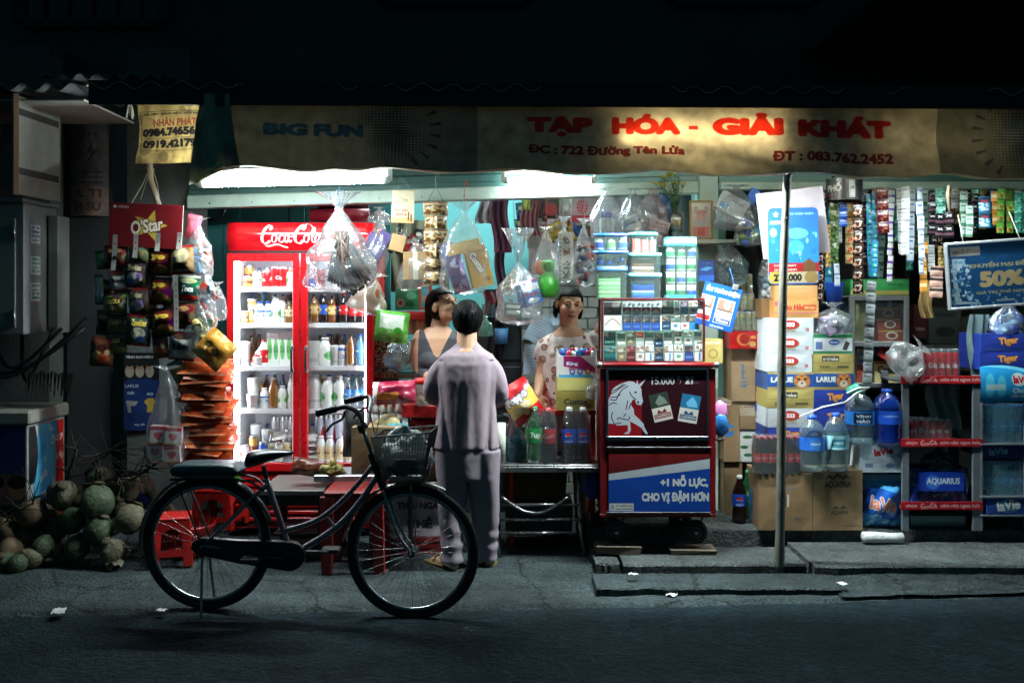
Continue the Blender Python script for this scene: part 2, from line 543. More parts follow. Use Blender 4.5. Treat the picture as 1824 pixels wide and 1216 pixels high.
def bag_surface(mb,h,r,m,seed=0,neck=.12,tuft=.16,fold=.14,flat=.7,n=44,k=30,squash=None,base=.35):
 """a hanging clear bag: z = 0 at the knot, belly below, a ruffled tuft above"""
 rd = random.Random(seed)
 ph = [rd.uniform(0,6.28) for _ in range(6)]
 fr = [rd.choice([3,4,5]),rd.choice([6,7,8]),rd.choice([10,11,13])]
 def fn(u,v):
  a = 2*PI*u
  if v < .22:
   t = v/.22                                       # tuft from its ruffled rim down to the knot
   z = tuft*h*(1-t);rad = r*(.10+.42*(1-t)**1.3)
   am = .55*(1-t)+.1
  else:
   t = (v-.22)/.78
   z = -h*t
   g = min(1.0,t/(1-base))
   rad = r*(.10+.90*(math.sin(g*PI/2)**1.15))
   if t > .86:rad *= math.sqrt(max(0.0,1-((t-.86)/.14)**2))*.999+.001
   am = fold*(1.5-t)
  f = am*(.5*math.sin(fr[0]*a+ph[0]+z/h*2)+.32*math.sin(fr[1]*a+ph[1]-z/h*3)+.22*math.sin(fr[2]*a+ph[2]))
  x,y = math.cos(a)*rad*(1+f),math.sin(a)*rad*flat*(1+f)
  q = Vector((x,y,z))
  q += Vector((mnoise.noise(q*14/h*.3+Vector((seed,0,0))),mnoise.noise(q*14/h*.3+Vector((0,seed,9))),0))*r*.16*min(1,abs(z)/h*3)
  return q
 return mb.grid(fn,n,k,m)

def hook(mb,top,bot,m=None,r=.0022,crook=True):
 """string or wire from the beam down to what hangs on it"""
 top,bot = Vector(top),Vector(bot)
 pts = [top]
 if crook:pts = [top+Vector((.02,0,-.03)),top+Vector((.012,0,.004)),top]
 for t in (.25,.5,.75):pts.append(top.lerp(bot,t)+Vector((.004*math.sin(t*9),0,0)))
 pts.append(bot)
 mb.tube(pts,r,m or STRING,5)
 return mb

def carton_mb(w,h,d,m,front=None,side=None,top=None,seed=0,flap=True):
 """card box: origin bottom centre of the front face; slightly uneven panels, a seam along the top flaps"""
 rd = random.Random(seed);mb = MB()
 j = min(w,h)*.012
 xs = [-w/2,w/2]
 def q(x,y,z):return Vector((x+rd.uniform(-j,j)*.6,y,z))
 A = [q(-w/2,0,0),q(w/2,0,0),q(w/2,0,h),q(-w/2,0,h)]
 B = [q(-w/2,d,0),q(w/2,d,0),q(w/2,d,h),q(-w/2,d,h)]
 def front_fn(u,v):
  p = A[0].lerp(A[1],u).lerp(A[3].lerp(A[2],u),v)
  return p+Vector((0,-.006*math.sin(PI*u)*math.sin(PI*v)*min(1,w/.3),0))
 mb.grid(front_fn,4,4,front or m,smooth=False)
 mb.quad([A[1],B[1],B[2],A[2]],side or m);mb.quad([B[0],A[0],A[3],B[3]],side or m)
 mb.quad([B[1],B[0],B[3],B[2]],m);mb.quad([A[0],B[0],B[1],A[1]],m)
 if flap:
  g = .0035
  mb.quad([A[3],A[2],A[2].lerp(B[2],.49)+Vector((0,0,g)),A[3].lerp(B[3],.49)+Vector((0,0,g))],top or m)
  mb.quad([A[3].lerp(B[3],.51)+Vector((0,0,g)),A[2].lerp(B[2],.51)+Vector((0,0,g)),B[2],B[3]],top or m)
  mb.quad([A[3].lerp(B[3],.488),A[2].lerp(B[2],.488),A[2].lerp(B[2],.512),A[3].lerp(B[3],.512)],BLACK)
 else:
  mb.quad([A[3],A[2],B[2],B[3]],top or m)
 return mb

def can_mb(h,r,label,top=None,n=18):
 t = top or mat((175,176,175),.3,.85,.1)
 mb = MB()
 mb.lathe([(0,.004),(r*.78,.002),(r*.82,0),(r,h*.06),(r,h*.9),(r*.84,h*.975),(r*.86,h),(r*.80,h),(r*.78,h-.006),(0,h-.006)],t,n,
             ms=[t,t,t,label,t,t,t,t,t])
 return mb

def bottle_prof(h,r,cap=.06,waist=0.0,kind='soda'):
 if kind == 'soda':
  return [(0,.004),(r*.7,0),(r*.93,h*.03),(r,h*.09),(r*(1-waist*.4),h*.2),(r*(1-waist),h*.33),(r*(1-waist*.3),h*.47),(r,h*.56),(r*.93,h*.66),(r*.68,h*.77),(r*.4,h*.86),(r*.33,h*.93),(r*.33,h*.945)]
 if kind == 'jug':
  return [(0,.004),(r*.85,0),(r*.97,h*.03),(r,h*.08),(r*.93,h*.14),(r,h*.2),(r*.93,h*.27),(r,h*.33),(r,h*.58),(r*.95,h*.6),(r,h*.62),(r*.95,h*.72),(r*.72,h*.84),(r*.36,h*.92),(r*.3,h*.95)]
 if kind == 'milk':
  return [(0,.003),(r*.95,0),(r,h*.04),(r,h*.6),(r*.93,h*.72),(r*.62,h*.86),(r*.5,h*.9),(r*.5,h*.92)]
def bottle_mb(h,r,body,label=None,lz=(.3,.5),capm=None,kind='soda',waist=.1,n=18,capr=.36):
 pr = bottle_prof(h,r,waist=waist,kind=kind)
 mb = MB()
 mb.lathe(pr,body,n)
 if label:
  z0,z1 = h*lz[0],h*lz[1]
  def rr(z):
   for (ra,za),(rb,zb) in zip(pr[1:],pr[2:]):
    if za <= z <= zb:return ra+(rb-ra)*(z-za)/((zb-za) or 1)
   return r
  zs = [z0+(z1-z0)*i/4 for i in range(5)]
  mb.lathe([(max(rr(z),r*.8)+.0012,z) for z in zs],label,n)
 c = capm or WHITE
 tr = pr[-1][0]
 mb.lathe([(tr*1.18,h*.935),(tr*1.22,h*.94),(tr*1.2,h*.995),(0,h)],c,12)
 return mb
# ================================================================== the place: ground, walls, roofs
def ground_mat(col,dark,grain,crack=0.0,rough=.92):
 """worn street surface: broad stains, coarse grain, pebbly relief and a net of cracks"""
 m = bpy.data.materials.new('street_surface');n,l = nodes(m);b = n['Principled BSDF'];tc = n.new('ShaderNodeTexCoord')
 def nz(s,d,lo,hi,a,z):
  q = n.new('ShaderNodeTexNoise');q.inputs['Scale'].default_value = s;q.inputs['Detail'].default_value = d;q.inputs['Roughness'].default_value = .7
  l.new(tc.outputs['Object'],q.inputs['Vector']);r = n.new('ShaderNodeMapRange')
  for k,v in zip(('From Min','From Max','To Min','To Max'),(lo,hi,a,z)):r.inputs[k].default_value = v
  l.new(q.outputs['Fac'],r.inputs['Value']);return q,r.outputs[0]
 def mul(a,c):
  q = n.new('ShaderNodeMath');q.operation = 'MULTIPLY';l.new(a,q.inputs[0]);l.new(c,q.inputs[1]);return q.outputs[0]
 _,s1 = nz(1.1,8,.38,.66,dark,1.25);_,s2 = nz(9,8,.35,.65,.6,1.35);q3,s3 = nz(grain,3,.3,.7,.55,1.45)
 f = mul(mul(s1,s2),s3)
 if crack:
  vo = n.new('ShaderNodeTexVoronoi');vo.feature = 'DISTANCE_TO_EDGE';vo.inputs['Scale'].default_value = 1.3
  wq,_ = nz(2.5,6,0,1,0,1);wm = n.new('ShaderNodeMix');wm.data_type = 'VECTOR';wm.inputs['Factor'].default_value = .22
  l.new(tc.outputs['Object'],wm.inputs[4]);l.new(wq.outputs['Color'],wm.inputs[5]);l.new(wm.outputs[1],vo.inputs['Vector'])
  r = n.new('ShaderNodeMapRange');r.inputs['From Max'].default_value = .012;r.inputs['To Min'].default_value = 1-crack;l.new(vo.outputs['Distance'],r.inputs['Value']);f = mul(f,r.outputs[0])
 sc = n.new('ShaderNodeVectorMath');sc.operation = 'SCALE';sc.inputs[0].default_value = rgb(col)[:3];l.new(f,sc.inputs['Scale']);l.new(sc.outputs[0],b.inputs['Base Color'])
 setp(b,Roughness=rough,Specular_IOR_Level=.25)
 bp = n.new('ShaderNodeBump');bp.inputs['Strength'].default_value = 1;bp.inputs['Distance'].default_value = .03;l.new(mul(s2,s3),bp.inputs['Height']);l.new(bp.outputs[0],b.inputs['Normal'])
 return m
ASPH = ground_mat((30,52,60),.45,38.,.0)
CONC = ground_mat((78,90,92),.42,55.,.75)
CONC2 = ground_mat((106,113,111),.5,60.,.4)
PLAST = mat((84,88,86),.9,0,.25,scale=3.,bump=.25,bscale=40.,dirt=.45)
DARKW = mat((46,50,52),.9,0,.3,scale=2.,dirt=.5)
TEALW = mat((92,170,172),.7,0,.12,scale=2.5,dirt=.18)
TEALP = mat((36,112,112),.6,0,.2,scale=5.,dirt=.3,stretch=(1,1,.15))
PALEG = mat((182,204,190),.5,0,.12,scale=6.,dirt=.25)
PALED = mat((120,168,160),.5,0,.15,scale=6.,dirt=.3)

mb = MB()
mb.grid(lambda u,v:Vector(((u-.5)*160,-60+v*130,-.016+.005*mnoise.noise(Vector((u*90,v*70,0))))),60,60,ASPH)
struct('road',mb)
def edgeY(x):return 4.98+.045*x+.025*max(0,x)**1.2*.9+.03*mnoise.noise(Vector((x*1.7,3,0)))+.012*mnoise.noise(Vector((x*9,5,0)))
mb = MB()
def pv(u,v):
 x = -9+18*u;e = edgeY(x)
 vv = v**1.7
 y = e+vv*(9.5-e)
 z = .012*mnoise.noise(Vector((x*1.3,y*2.2,1)))+.005*mnoise.noise(Vector((x*7,y*8,4)))
 dd = y-e;z = z*min(1,dd*4)-.020*(1-min(1,dd/(.06+.03*mnoise.noise(Vector((x*4,9,0))))))
 z += -.012*math.exp(-((y-5.32-.05*math.sin(x*1.1))/.018)**2)*(1 if x < .5 else 0)     # worn joint that runs along the pavement
 return Vector((x,y,z))
mb.grid(pv,300,90,CONC)
struct('pavement',mb)

def slab(name,x0,x1,y0,y1,z0,z1,m,rag=.012,n=26,seed=0):
 """concrete slab with a broken, uneven front edge"""
 mb = MB();vs = []
 def fr(u):return y0+rag*2*mnoise.noise(Vector((u*7+seed,1,0)))+rag*mnoise.noise(Vector((u*31+seed,2,0)))
 rows = [(0,z0),(0,z1-.008),(.012,z1),(.1,z1),(.5,z1),(1,z1)]
 def fn(u,v):
  k = min(int(round(v*5)),5);t,z = rows[k]
  x = x0+(x1-x0)*u;f = fr(u)
  return Vector((x,f+(y1-f)*t if t > .02 else f+t,z+(.004*mnoise.noise(Vector((x*9,k*3,seed))) if k else 0)))
 mb.grid(fn,n,5,m,smooth=False)
 mb.quad([(x0,fr(0),z0),(x0,fr(0),z1-.004),(x0,y1,z1),(x0,y1,z0)],m)
 mb.quad([(x1,fr(1),z0),(x1,y1,z0),(x1,y1,z1),(x1,fr(1),z1-.004)],m)
 return struct(name,mb)
slab('shop_floor',.47,9.0,6.02,9.3,-.03,.15,CONC2,.02,60,3)
slab('raised_pavement',1.66,9.0,5.46,6.0,-.03,.078,CONC2,.03,60,5)
slab('paving_slab',.62,1.64,5.54,5.94,-.02,.064,CONC2,.008,20,7)
slab('paving_slab',.47,.605,5.60,5.92,-.02,.055,CONC2,.012,8,9)
slab('paving_slab',.44,1.72,5.19,5.47,-.03,.036,CONC,.02,24,11)
mb = MB()                                                       # sloping broken apron between raised pavement and road
def ap(u,v):
 x = 1.7+7.0*u;e = edgeY(x)+.03
 y = e+(5.475-e)*v
 return Vector((x,y,.008+.028*v+.014*mnoise.noise(Vector((x*3,y*5,8)))+.006*mnoise.noise(Vector((x*13,y*15,8)))))
mb.grid(ap,90,10,CONC)
struct('pavement_apron',mb)

# building shell
def wall(name,x0,x1,y0,y1,z0,z1,m,**k):
 mb = MB();mb.box(x0,x1,y0,y1,z0,z1,m);return struct(name,mb)
wall('back_wall',-2.2,1.45,8.4,8.5,-.02,2.9,TEALW)
wall('back_wall',1.452,9,7.35,7.45,.1,2.9,DARKW)
wall('inner_wall',1.40,1.45,6.75,8.398,.1,2.9,PALED)
wall('ceiling',-2.6,9,6.72,8.6,2.9,2.96,DARKW)
# teal plank wall behind the fridge: each plank its own board
pw = link('plank_wall',None,None,(0,0,0));pw['kind'] = 'structure'
x = -2.24;i = 0
while x < -1.02:
 w = .115+.02*random.random()
 mb = MB();mb.box(x,x+w-.004,7.3+.004*random.random(),7.33,-.02,2.88,TEALP)
 mb.build('plank',pw,bevel=.002);x += w;i += 1
# pillars
wall('pillar',-2.56,-2.14,6.62,7.0,-.03,3.2,PLAST)
mb = MB();mb.box(1.235,1.36,6.56,6.72,.13,2.75,PALEG);mb.box(1.225,1.24,6.553,6.6,.15,2.7,PALED)
struct('pillar',mb,bevel=.004)
wall('neighbour_wall',-9,-3.02,6.5,6.7,-.05,3.2,PLAST)
wall('alley_wall',-3.6,-2.0,8.2,8.3,-.05,3.2,DARKW)
wall('alley_wall',-3.04,-2.98,6.7,8.2,-.05,3.2,DARKW)
# upper storey, almost lost in the dark
UP = mat((66,72,74),.95,0,.4,scale=1.2,bump=.2,bscale=20,dirt=.5)
wall('upper_wall',-12,12,6.9,7.2,2.96,12,UP)
def win(x,z,w,h):
 t = link('window',None,None,(x,6.9,z));t['kind'] = 'structure'
 mb = MB();mb.box(-w/2,w/2,-.006,.0,0,h,mat((20,28,30),.15));mb.build('pane',t)
 mb = MB()
 for a in (-w/2,w/2):mb.box(a-.03,a+.03,-.05,.0,0,h,DARKW)
 mb.box(-w/2+.03,w/2-.03,-.05,.0,-.04,.02,DARKW);mb.box(-w/2+.03,w/2-.03,-.05,.0,h-.03,h+.03,DARKW)
 for k in range(1,6):mb.box(-w/2+w*k/6-.008,-w/2+w*k/6+.008,-.04,-.02,.02,h-.03,DARKW)
 mb.build('window_frame',t)
for x_,z_ in ((-2.9,3.45),(-.4,3.6),(1.6,3.6)):win(x_,z_,1.0,1.3)
mb = MB()                                                      # underside of a balcony at the upper right
mb.box(2.02,9,5.3,6.88,3.22,3.36,mat((66,68,70),.9,dirt=.3));mb.box(2.02,9,5.28,5.36,3.362,3.42,DARKW)
struct('balcony_slab',mb)

# corrugated roofs: every sheet a piece
RUST = mat((178,176,168),.55,.45,.35,scale=5.,dirt=.55)
ZINC = mat((140,144,144),.42,.6,.3,scale=4.,dirt=.4)
def corr(parent,x0,x1,ya,za,yb,zb,m,pitch=.105,amp=.018,seed=0):
 mb = MB();n = int((x1-x0)/pitch*8)
 def top(u,v,dz=0):
  x = x0+(x1-x0)*u
  sag = .014*mnoise.noise(Vector((x*.9+seed,v*2,0)))
  y = ya+(yb-ya)*v+(.018*mnoise.noise(Vector((x*5,seed,0))) if v == 0 else 0)
  return Vector((x,y,za+(zb-za)*v+amp*math.sin(2*PI*(x-x0)/pitch)+sag+dz))
 mb.grid(lambda u,v:top(u,v),n,5,m);mb.grid(lambda u,v:top(u,v,-.004),n,5,m,flip=True)
 mb.grid(lambda u,v:top(u,0,-.004*v),n,1,m)
 return mb.build('roof_sheet',parent)
rf = thing('corrugated_roof','long rusty corrugated awning roof above the shop banner','roof',(0,0,0))
x = -2.34;k = 0
while x < 4.5:
 corr(rf,x,x+.86,5.39+.02*(k % 2),2.70-.006*k+.004*(k % 2),6.88,2.955,RUST,.17,.02,seed=k*3);x += .82;k += 1
mb = MB()
for yy in (5.44,6.2):mb.box(-2.3,4.6,yy,yy+.05,2.615+.165*(yy-5.36),2.655+.165*(yy-5.36),DARKW)
mb.build('purlin',rf)
mb = MB();mb.add([(-2.3,5.405,2.60),(4.6,5.405,2.565),(4.6,5.405,2.684),(-2.3,5.405,2.73),(-2.3,5.42,2.60),(4.6,5.42,2.565),(4.6,5.42,2.684),(-2.3,5.42,2.73)],[(0,1,2,3),(7,6,5,4),(3,2,6,7),(1,0,4,5)],DARKW);mb.build('added_leak_board',rf)  # added dark board, stops tube light leaking onto the roof edge
rl = thing('corrugated_roof','small pale corrugated roof over the meter cabinet and metal door','roof',(0,0,0))
corr(rl,-3.5,-2.42,5.62,2.74,6.5,2.82,ZINC,.14,.022,11)
corr(rl,-4.6,-3.44,5.60,2.755,6.5,2.83,ZINC,.14,.022,12)
corr(rl,-2.72,-2.02,5.75,2.83,6.5,2.90,ZINC,.1,.018,13)
mb = MB();mb.box(-4.5,-2.46,5.72,6.48,2.68,2.69,mat((176,176,168),.8,dirt=.4));mb.build('soffit_board',rl)

LIPG = mat((176,196,184),.45,0,.15,scale=6.,dirt=.35);RIDG = mat((58,98,94),.45,0,.18,scale=6.,dirt=.4)
# shutter box over the shop opening: ridged housing and a pale lip, tilted a little
sh = thing('shutter_housing','pale green roller shutter housing across the shop front, long and ridged','shutter housing',(0,0,0))
def tiltbox(par,name,x0,x1,y0,y1,za,zb,h,m,bev=.003):
 mb = MB()
 vs = [(x0,y0,za),(x1,y0,zb),(x1,y1,zb),(x0,y1,za),(x0,y0,za+h),(x1,y0,zb+h),(x1,y1,zb+h),(x0,y1,za+h)]
 mb.add(vs,[(0,1,5,4),(1,2,6,5),(2,3,7,6),(3,0,4,7),(4,5,6,7),(3,2,1,0)],m)
 return mb.build(name,par,bevel=bev)
x0,x1 = -2.138,1.232
tiltbox(sh,'lip',x0,x1,6.54,6.64,2.135,2.235,.085,LIPG,.006)
for i,(dz,h,dy) in enumerate(((.087,.034,.03),(.123,.05,.05),(.175,.05,.035),(.227,.06,.05),(.289,.12,.03))):
 tiltbox(sh,'ridge',x0,x1,6.54+dy,6.66,2.135+dz,2.235+dz,h,RIDG)
mb = MB()
for k in range(12):
 xx = x0+.15+(x1-x0-.3)*k/11;zz = 2.135+.1*(xx-x0)/(x1-x0)+.03
 mb.lathe([(0,-.004),(.005,-.003),(.006,0)],STEEL,8,(xx,6.54,zz),axis='y')
mb.build('rivet',sh)
s2 = thing('shutter_housing','pale green shutter housing above the hanging sachets right of the pillar','shutter housing',(0,0,0))
tiltbox(s2,'lip',1.362,6.0,6.50,6.62,2.255,2.265,.05,LIPG,.004)
for dz,h,dy in ((.052,.06,.04),(.114,.1,.02),(.216,.2,.04)):
 tiltbox(s2,'ridge',1.362,6.0,6.50+dy,6.62,2.255+dz,2.265+dz,h,RIDG)

# ================================================================== lamps the place has
def tube_lamp(label,a,b,r,strength,col=(230,246,247),plate=None):
 a,b = Vector(a),Vector(b)
 t = thing('tube_lamp',label,'tube lamp',(a+b)/2)
 a,b = a-(a+b)/2,b-(a+b)/2
 b = -a
 d = (b-a).normalized()
 mb = MB();mb.tube([a+d*.03,b-d*.03],r,glow(col,strength),10);mb.build('tube',t)
 for p,q in ((a,d),(b,-d)):
  mb = MB();mb.tube([p,p+q*.035],r*1.12,WHITE,10);mb.build('end_cap',t)
 mb = MB();up = Vector((0,.02,.055))
 for p in (a,b):mb.box(p.x-.012,p.x+.012,p.y-.012,p.y+.03,p.z-.005,p.z+.07,WHITE)
 vs = []
 for p in (a,b):
  vs += [p+Vector((0,.0,.042)),p+Vector((0,.05,.042)),p+Vector((0,.05,.085)),p+Vector((0,0,.085))]
 mb.add(vs,[(0,1,5,4),(1,2,6,5),(2,3,7,6),(3,0,4,7),(3,2,1,0),(4,5,6,7)],WHITE)
 mb.build('batten',t)
 if plate:
  mb = MB();vs = []
  for p in (a,b):vs += [p+Vector((0,.032,plate[0])),p+Vector((0,.037,plate[0])),p+Vector((0,.037,plate[1])),p+Vector((0,.032,plate[1]))]
  mb.add(vs,[(0,1,5,4),(1,2,6,5),(2,3,7,6),(3,0,4,7),(3,2,1,0),(4,5,6,7)],WHITE);mb.build('added_light_shield',t)  # added plate behind the tube, shades what hangs level with it
 return t
LAMP1,LAMP2,LAMP3,LAMP4 = 140.0,46.0,700.0,120.0
tube_lamp('long lit fluorescent tube under the banner, above the red fridge',P(352,328,5.82),P(694,320,5.82),.019,LAMP1,plate=(-.012,.041))
tube_lamp('short lit fluorescent tube against the pale green shutter housing',P(896,321,6.45),P(1062,321,6.45),.019,LAMP2)
tube_lamp('lit fluorescent tube hidden behind the banner lettering',P(1095,244,5.508),P(1395,241,5.508),.015,LAMP3,plate=(-.045,.041))
tube_lamp('fluorescent tube under the awning above the hanging sachets, hidden by the banner',P(1530,262,5.62),P(1810,264,5.62),.017,150.0,plate=(-.03,.041))
tube_lamp('fluorescent tube on the ceiling deep inside the shop',Vector((-.7,7.15,2.8)),Vector((.5,7.15,2.8)),.019,LAMP4)

# ================================================================== the banner
BX0,BX1,BYT,BYB,BY = 378,2060,150,325,5.46
pr = Print(BX1-BX0,BYB-BYT,(106,114,112),1.4)
def bx(x):return x-BX0
def by(y):return y-BYT
pr.rect(bx(850),0,bx(1668),175,(160,158,144))
pr.rect(bx(1668),0,bx(2060),175,(96,97,90))
pr.rect(0,0,bx(389),175,(40,60,90))
for ox in (700,1815):
 for (cx_,cy_,rr) in ((ox-5,206,58),(ox+5,262,58)):
  n = 11
  for i in range(-n,n+1):
   for j in range(-n,n+1):
    dx,dy = i*6.2,j*6.2
    d = math.hypot(dx,dy)/rr
    if d < 1:pr.ell(bx(cx_+dx),by(cy_+dy),3.6*(1-d*.75),3.6*(1-d*.75),(38,52,64),1,10)
 for q in range(8):
  a = math.radians(-60+q*17)
  if ox > 1000:a = PI-a
  ux,uy = math.cos(a),math.sin(a)
  c = (bx(ox)+ux*66,by(234)+uy*74)
  pr.poly([(c[0]-uy*1.5,c[1]+ux*1.5),(c[0]+ux*20-uy*4,c[1]+uy*20+ux*4),(c[0]+ux*20+uy*4,c[1]+uy*20-ux*4),(c[0]+uy*1.5,c[1]-ux*1.5)],(46,54,60))
DKB = (30,66,96)
pr.text('BIG',bx(510),by(236),78,29,DKB,bold=5,rot=0);pr.text('FUN',bx(603),by(237),88,29,DKB,bold=5,rot=1)
RED = (150,30,16);MAR = (92,26,24)
pr.text('TẠP',bx(997),by(224),118,38*1.22,RED,bold=6)
pr.text('HÓA',bx(1150),by(217),122,38*1.25,RED,bold=6)
pr.rect(bx(1226),by(220),bx(1242),by(228),RED)
pr.text('GIẢI',bx(1331),by(215),126,38*1.34,RED,bold=6,rot=.4)
pr.text('KHÁT',bx(1503),by(220),168,38*1.26,RED,bold=6,rot=.5)
pr.text('ĐC : 722 Đường Tên Lửa',bx(1079),by(278),278,26,MAR,bold=4)
pr.text('ĐT : 083.762.2452',bx(1481),by(286),214,23,MAR,bold=4,rot=.4)
def banner_mat(pr):
 m = pr.mat(rough=.7,wear=.25)
 n,l = m.node_tree.nodes,m.node_tree.links
 b = n['Principled BSDF'];src = b.inputs['Base Color'].links[0].from_socket
 tint = n.new('ShaderNodeMix');tint.data_type = 'RGBA';tint.blend_type = 'MULTIPLY';tint.inputs['Factor'].default_value = 1
 tint.inputs['B'].default_value = (1.0,.66,.33,1)
 l.new(src,tint.inputs['A'])
 tl = n.new('ShaderNodeBsdfTranslucent');l.new(tint.outputs['Result'],tl.inputs['Color'])
 ms = n.new('ShaderNodeMixShader');ms.inputs[0].default_value = .0145
 l.new(b.outputs[0],ms.inputs[1]);l.new(tl.outputs[0],ms.inputs[2])
 l.new(ms.outputs[0],n['Material Output'].inputs['Surface'])
 return m
BM = banner_mat(pr)
bn = thing('shop_banner','long faded fabric banner with red lettering and phone number over the shop','banner',(0,0,0))
mb = MB()
def ban(u,v):
 px = BX0+(BX1-BX0)*u
 droop = .010*(px-378)/1300
 yb_ = 299+13*(px-378)/1300;py = 163+5*(px-378)/1500+(yb_-163-5*(px-378)/1500)*(1-v)
 w = mnoise.noise(Vector((u*9,v*1.6+u*5,0)))*.03+mnoise.noise(Vector((u*26+v*6,v*2.5-u*4,2)))*.012
 w += .012*math.sin(u*60+v*5)*(1-v)**2+.005*math.sin(u*131+1)*(1-v)**3
 pt = P(px,py,BY)
 hang = .045*(1-v)**2
 pt.y += -w*1.0*(.25+.75*(1-abs(2*v-1)**2))-hang
 pt.y = min(pt.y,5.468)
 pt.z += (.010*math.sin(u*43)+.010*mnoise.noise(Vector((u*21,0,7))))*(1-v)**3-droop
 return pt
mb.grid(ban,260,30,BM)
def ban_hem(u,v):                                              # bottom edge folds back under, pale scallops
 p = ban(u,0)
 s = .5+.5*math.sin(u*88+3*mnoise.noise(Vector((u*14,1,0))))
 return p+Vector((0,.05*v,-.012*math.sin(PI*v)*s))
mb.build('cloth',bn)
mb = MB();mb.grid(ban_hem,260,3,mat((206,196,160),.8,dirt=.3));mb.build('hem',bn)
mb = MB();mb.tube([P(380,170,BY)+Vector((0,.03,0)),P(2060,176,BY)+Vector((0,.03,0))],.012,DARKW,8);mb.build('rail',bn)

# folded end of the banner and the old yellow tarpaulin behind it
mb = MB()
fold = film((120,126,116),.85,.4,.12,.3,8.)
FOLD = mat((150,152,134),.7,0,.35,scale=9,dirt=.4)
def fl(u,v):
 tx = 356+54*u-16*(1-v)*(1-u)
 bx_ = 336+90*u
 yb = 330-34*u**.8*1.0
 yt = 168
 px = tx*v+bx_*(1-v)
 py = yb+(yt-yb)*v
 p = P(px,py,5.40)
 p.y += .04*math.sin(u*9+v*2)*(1-.4*v)+.02*mnoise.noise(Vector((u*6,v*5,3)))
 return p
mb.grid(fl,22,26,FOLD)
def fl2(u,v):                                                  # turned-over pale corner
 a,b,c = P(352,326,5.38),P(401,300,5.38),P(396,288,5.37)
 p = a.lerp(b,u);q = a.lerp(c,u)
 return p.lerp(q,v)+Vector((0,-.02*math.sin(PI*v),.03*math.sin(PI*u)*v))
mb.grid(fl2,8,5,mat((214,202,150),.8,dirt=.2))
mthing(mb,'banner_end','crumpled dark end of the banner folded beside the yellow tarpaulin','banner end')
pr = Print(112,130,(188,158,96),3)
pr.speck(60,[(170,140,84),(198,168,110),(150,124,80)],(3,12),seed=4)
for y in (36,84,106):pr.rect(4,y,112,y+.8,(60,52,40))
pr.rect(4,36,4.8,106,(60,52,40))
pr.text('MÁI HIÊN · BẢNG HIỆU · HỘP ĐÈN',62,41,104,6,(50,44,36),bold=3)
pr.text('NHÂN PHÁT',68,55,80,16,(140,52,34),bold=2)
pr.text('0984.74656',56,73,100,15,(34,32,34),bold=5)
pr.text('0919.42179',57,94,100,15,(34,32,34),bold=5)
pr.poly([(8,46),(26,46),(22,60),(5,62)],(160,132,84))
mb = MB()
def yt(u,v):
 p = P(246+112*u,293-128*v-3*u,5.56)
 p.y += .03*math.sin(u*3+v*4)+.015*mnoise.noise(Vector((u*5,v*5,6)))-.04*(1-v)**2
 return p
mb.grid(yt,18,22,pr.mat(.75,wear=.35,transl=.2))
mthing(mb,'tarpaulin','old yellow tarpaulin printed with two phone numbers, left end of the awning','tarpaulin')

# ================================================================== pole in front of the shop
mb = MB()
BAM = mat((128,124,112),.7,0,.3,scale=7,bump=.3,bscale=50,dirt=.4,stretch=(1,1,.3))
pts,rs = [],[]
for i in range(34):
 t = i/33
 px = 1388+14*t**1.5+1.5*math.sin(t*7)
 py = 1026+(302-1026)*t
 p = P(px,py,5.56-.1*t);pts.append(p);rs.append(.0265-.006*t+(.0025 if i % 5 == 2 else 0))
mb.tube(pts,rs,BAM,14)
for i in (6,12,17,22,29):
 mb.blob(pts[i]+Vector((.004,-.022,0)),(.008,.006,.008),mat((26,24,22),.9),8,5)
mthing(mb,'wooden_pole','straight grey wooden pole propping the awning in front of the stacked cartons','pole')
# ================================================================== left of the shop: meter cabinet, ice chest, coconuts
def plate(mb,a,b,z0,z1,th,m,front=None):
 """upright board between plan points a and b"""
 a,b = Vector(a),Vector(b);d = (b-a).normalized();n = Vector((d.y,-d.x,0))
 p = [a,b]
 vs = [(a.x,a.y,z0),(b.x,b.y,z0),(b.x,b.y,z1),(a.x,a.y,z1)]
 bk = [(v[0]-n.x*th,v[1]-n.y*th,v[2]) for v in vs]
 mb.quad(vs,front or m)
 mb.quad([bk[1],bk[0],bk[3],bk[2]],m)
 for i in range(4):
  j = (i+1) % 4
  mb.quad([vs[j],vs[i],bk[i],bk[j]],m)
 return mb
GREYP = mat((124,122,114),.6,0,.2,scale=4.,bump=.15,dirt=.55)
t = thing('metal_door','rust stained grey metal door leaf swung open above the meter cabinet','metal door',(0,0,0))
a,b = P(30,300,5.7),P(108,300,6.2)
a.z = b.z = 0
mb = MB();plate(mb,a,b,2.145,2.712,.03,GREYP);mb.build('leaf',t,bevel=.003)
for z in (2.62,2.28):
 mb = MB();off = Vector((.0,-.012,0))
 aa,bb = a+(b-a)*.02+off,b-(b-a)*.02+off
 plate(mb,aa+Vector((0,0,0)),bb,z-.02,z+.02,.01,mat((40,36,32),.7,.3,.3));mb.build('strap',t)
mb = MB();plate(mb,a+Vector((-.012,-.012,0)),a+Vector((.012,.0,0)),2.14,2.716,.03,mat((170,130,100),.7,dirt=.4));mb.build('edge',t)

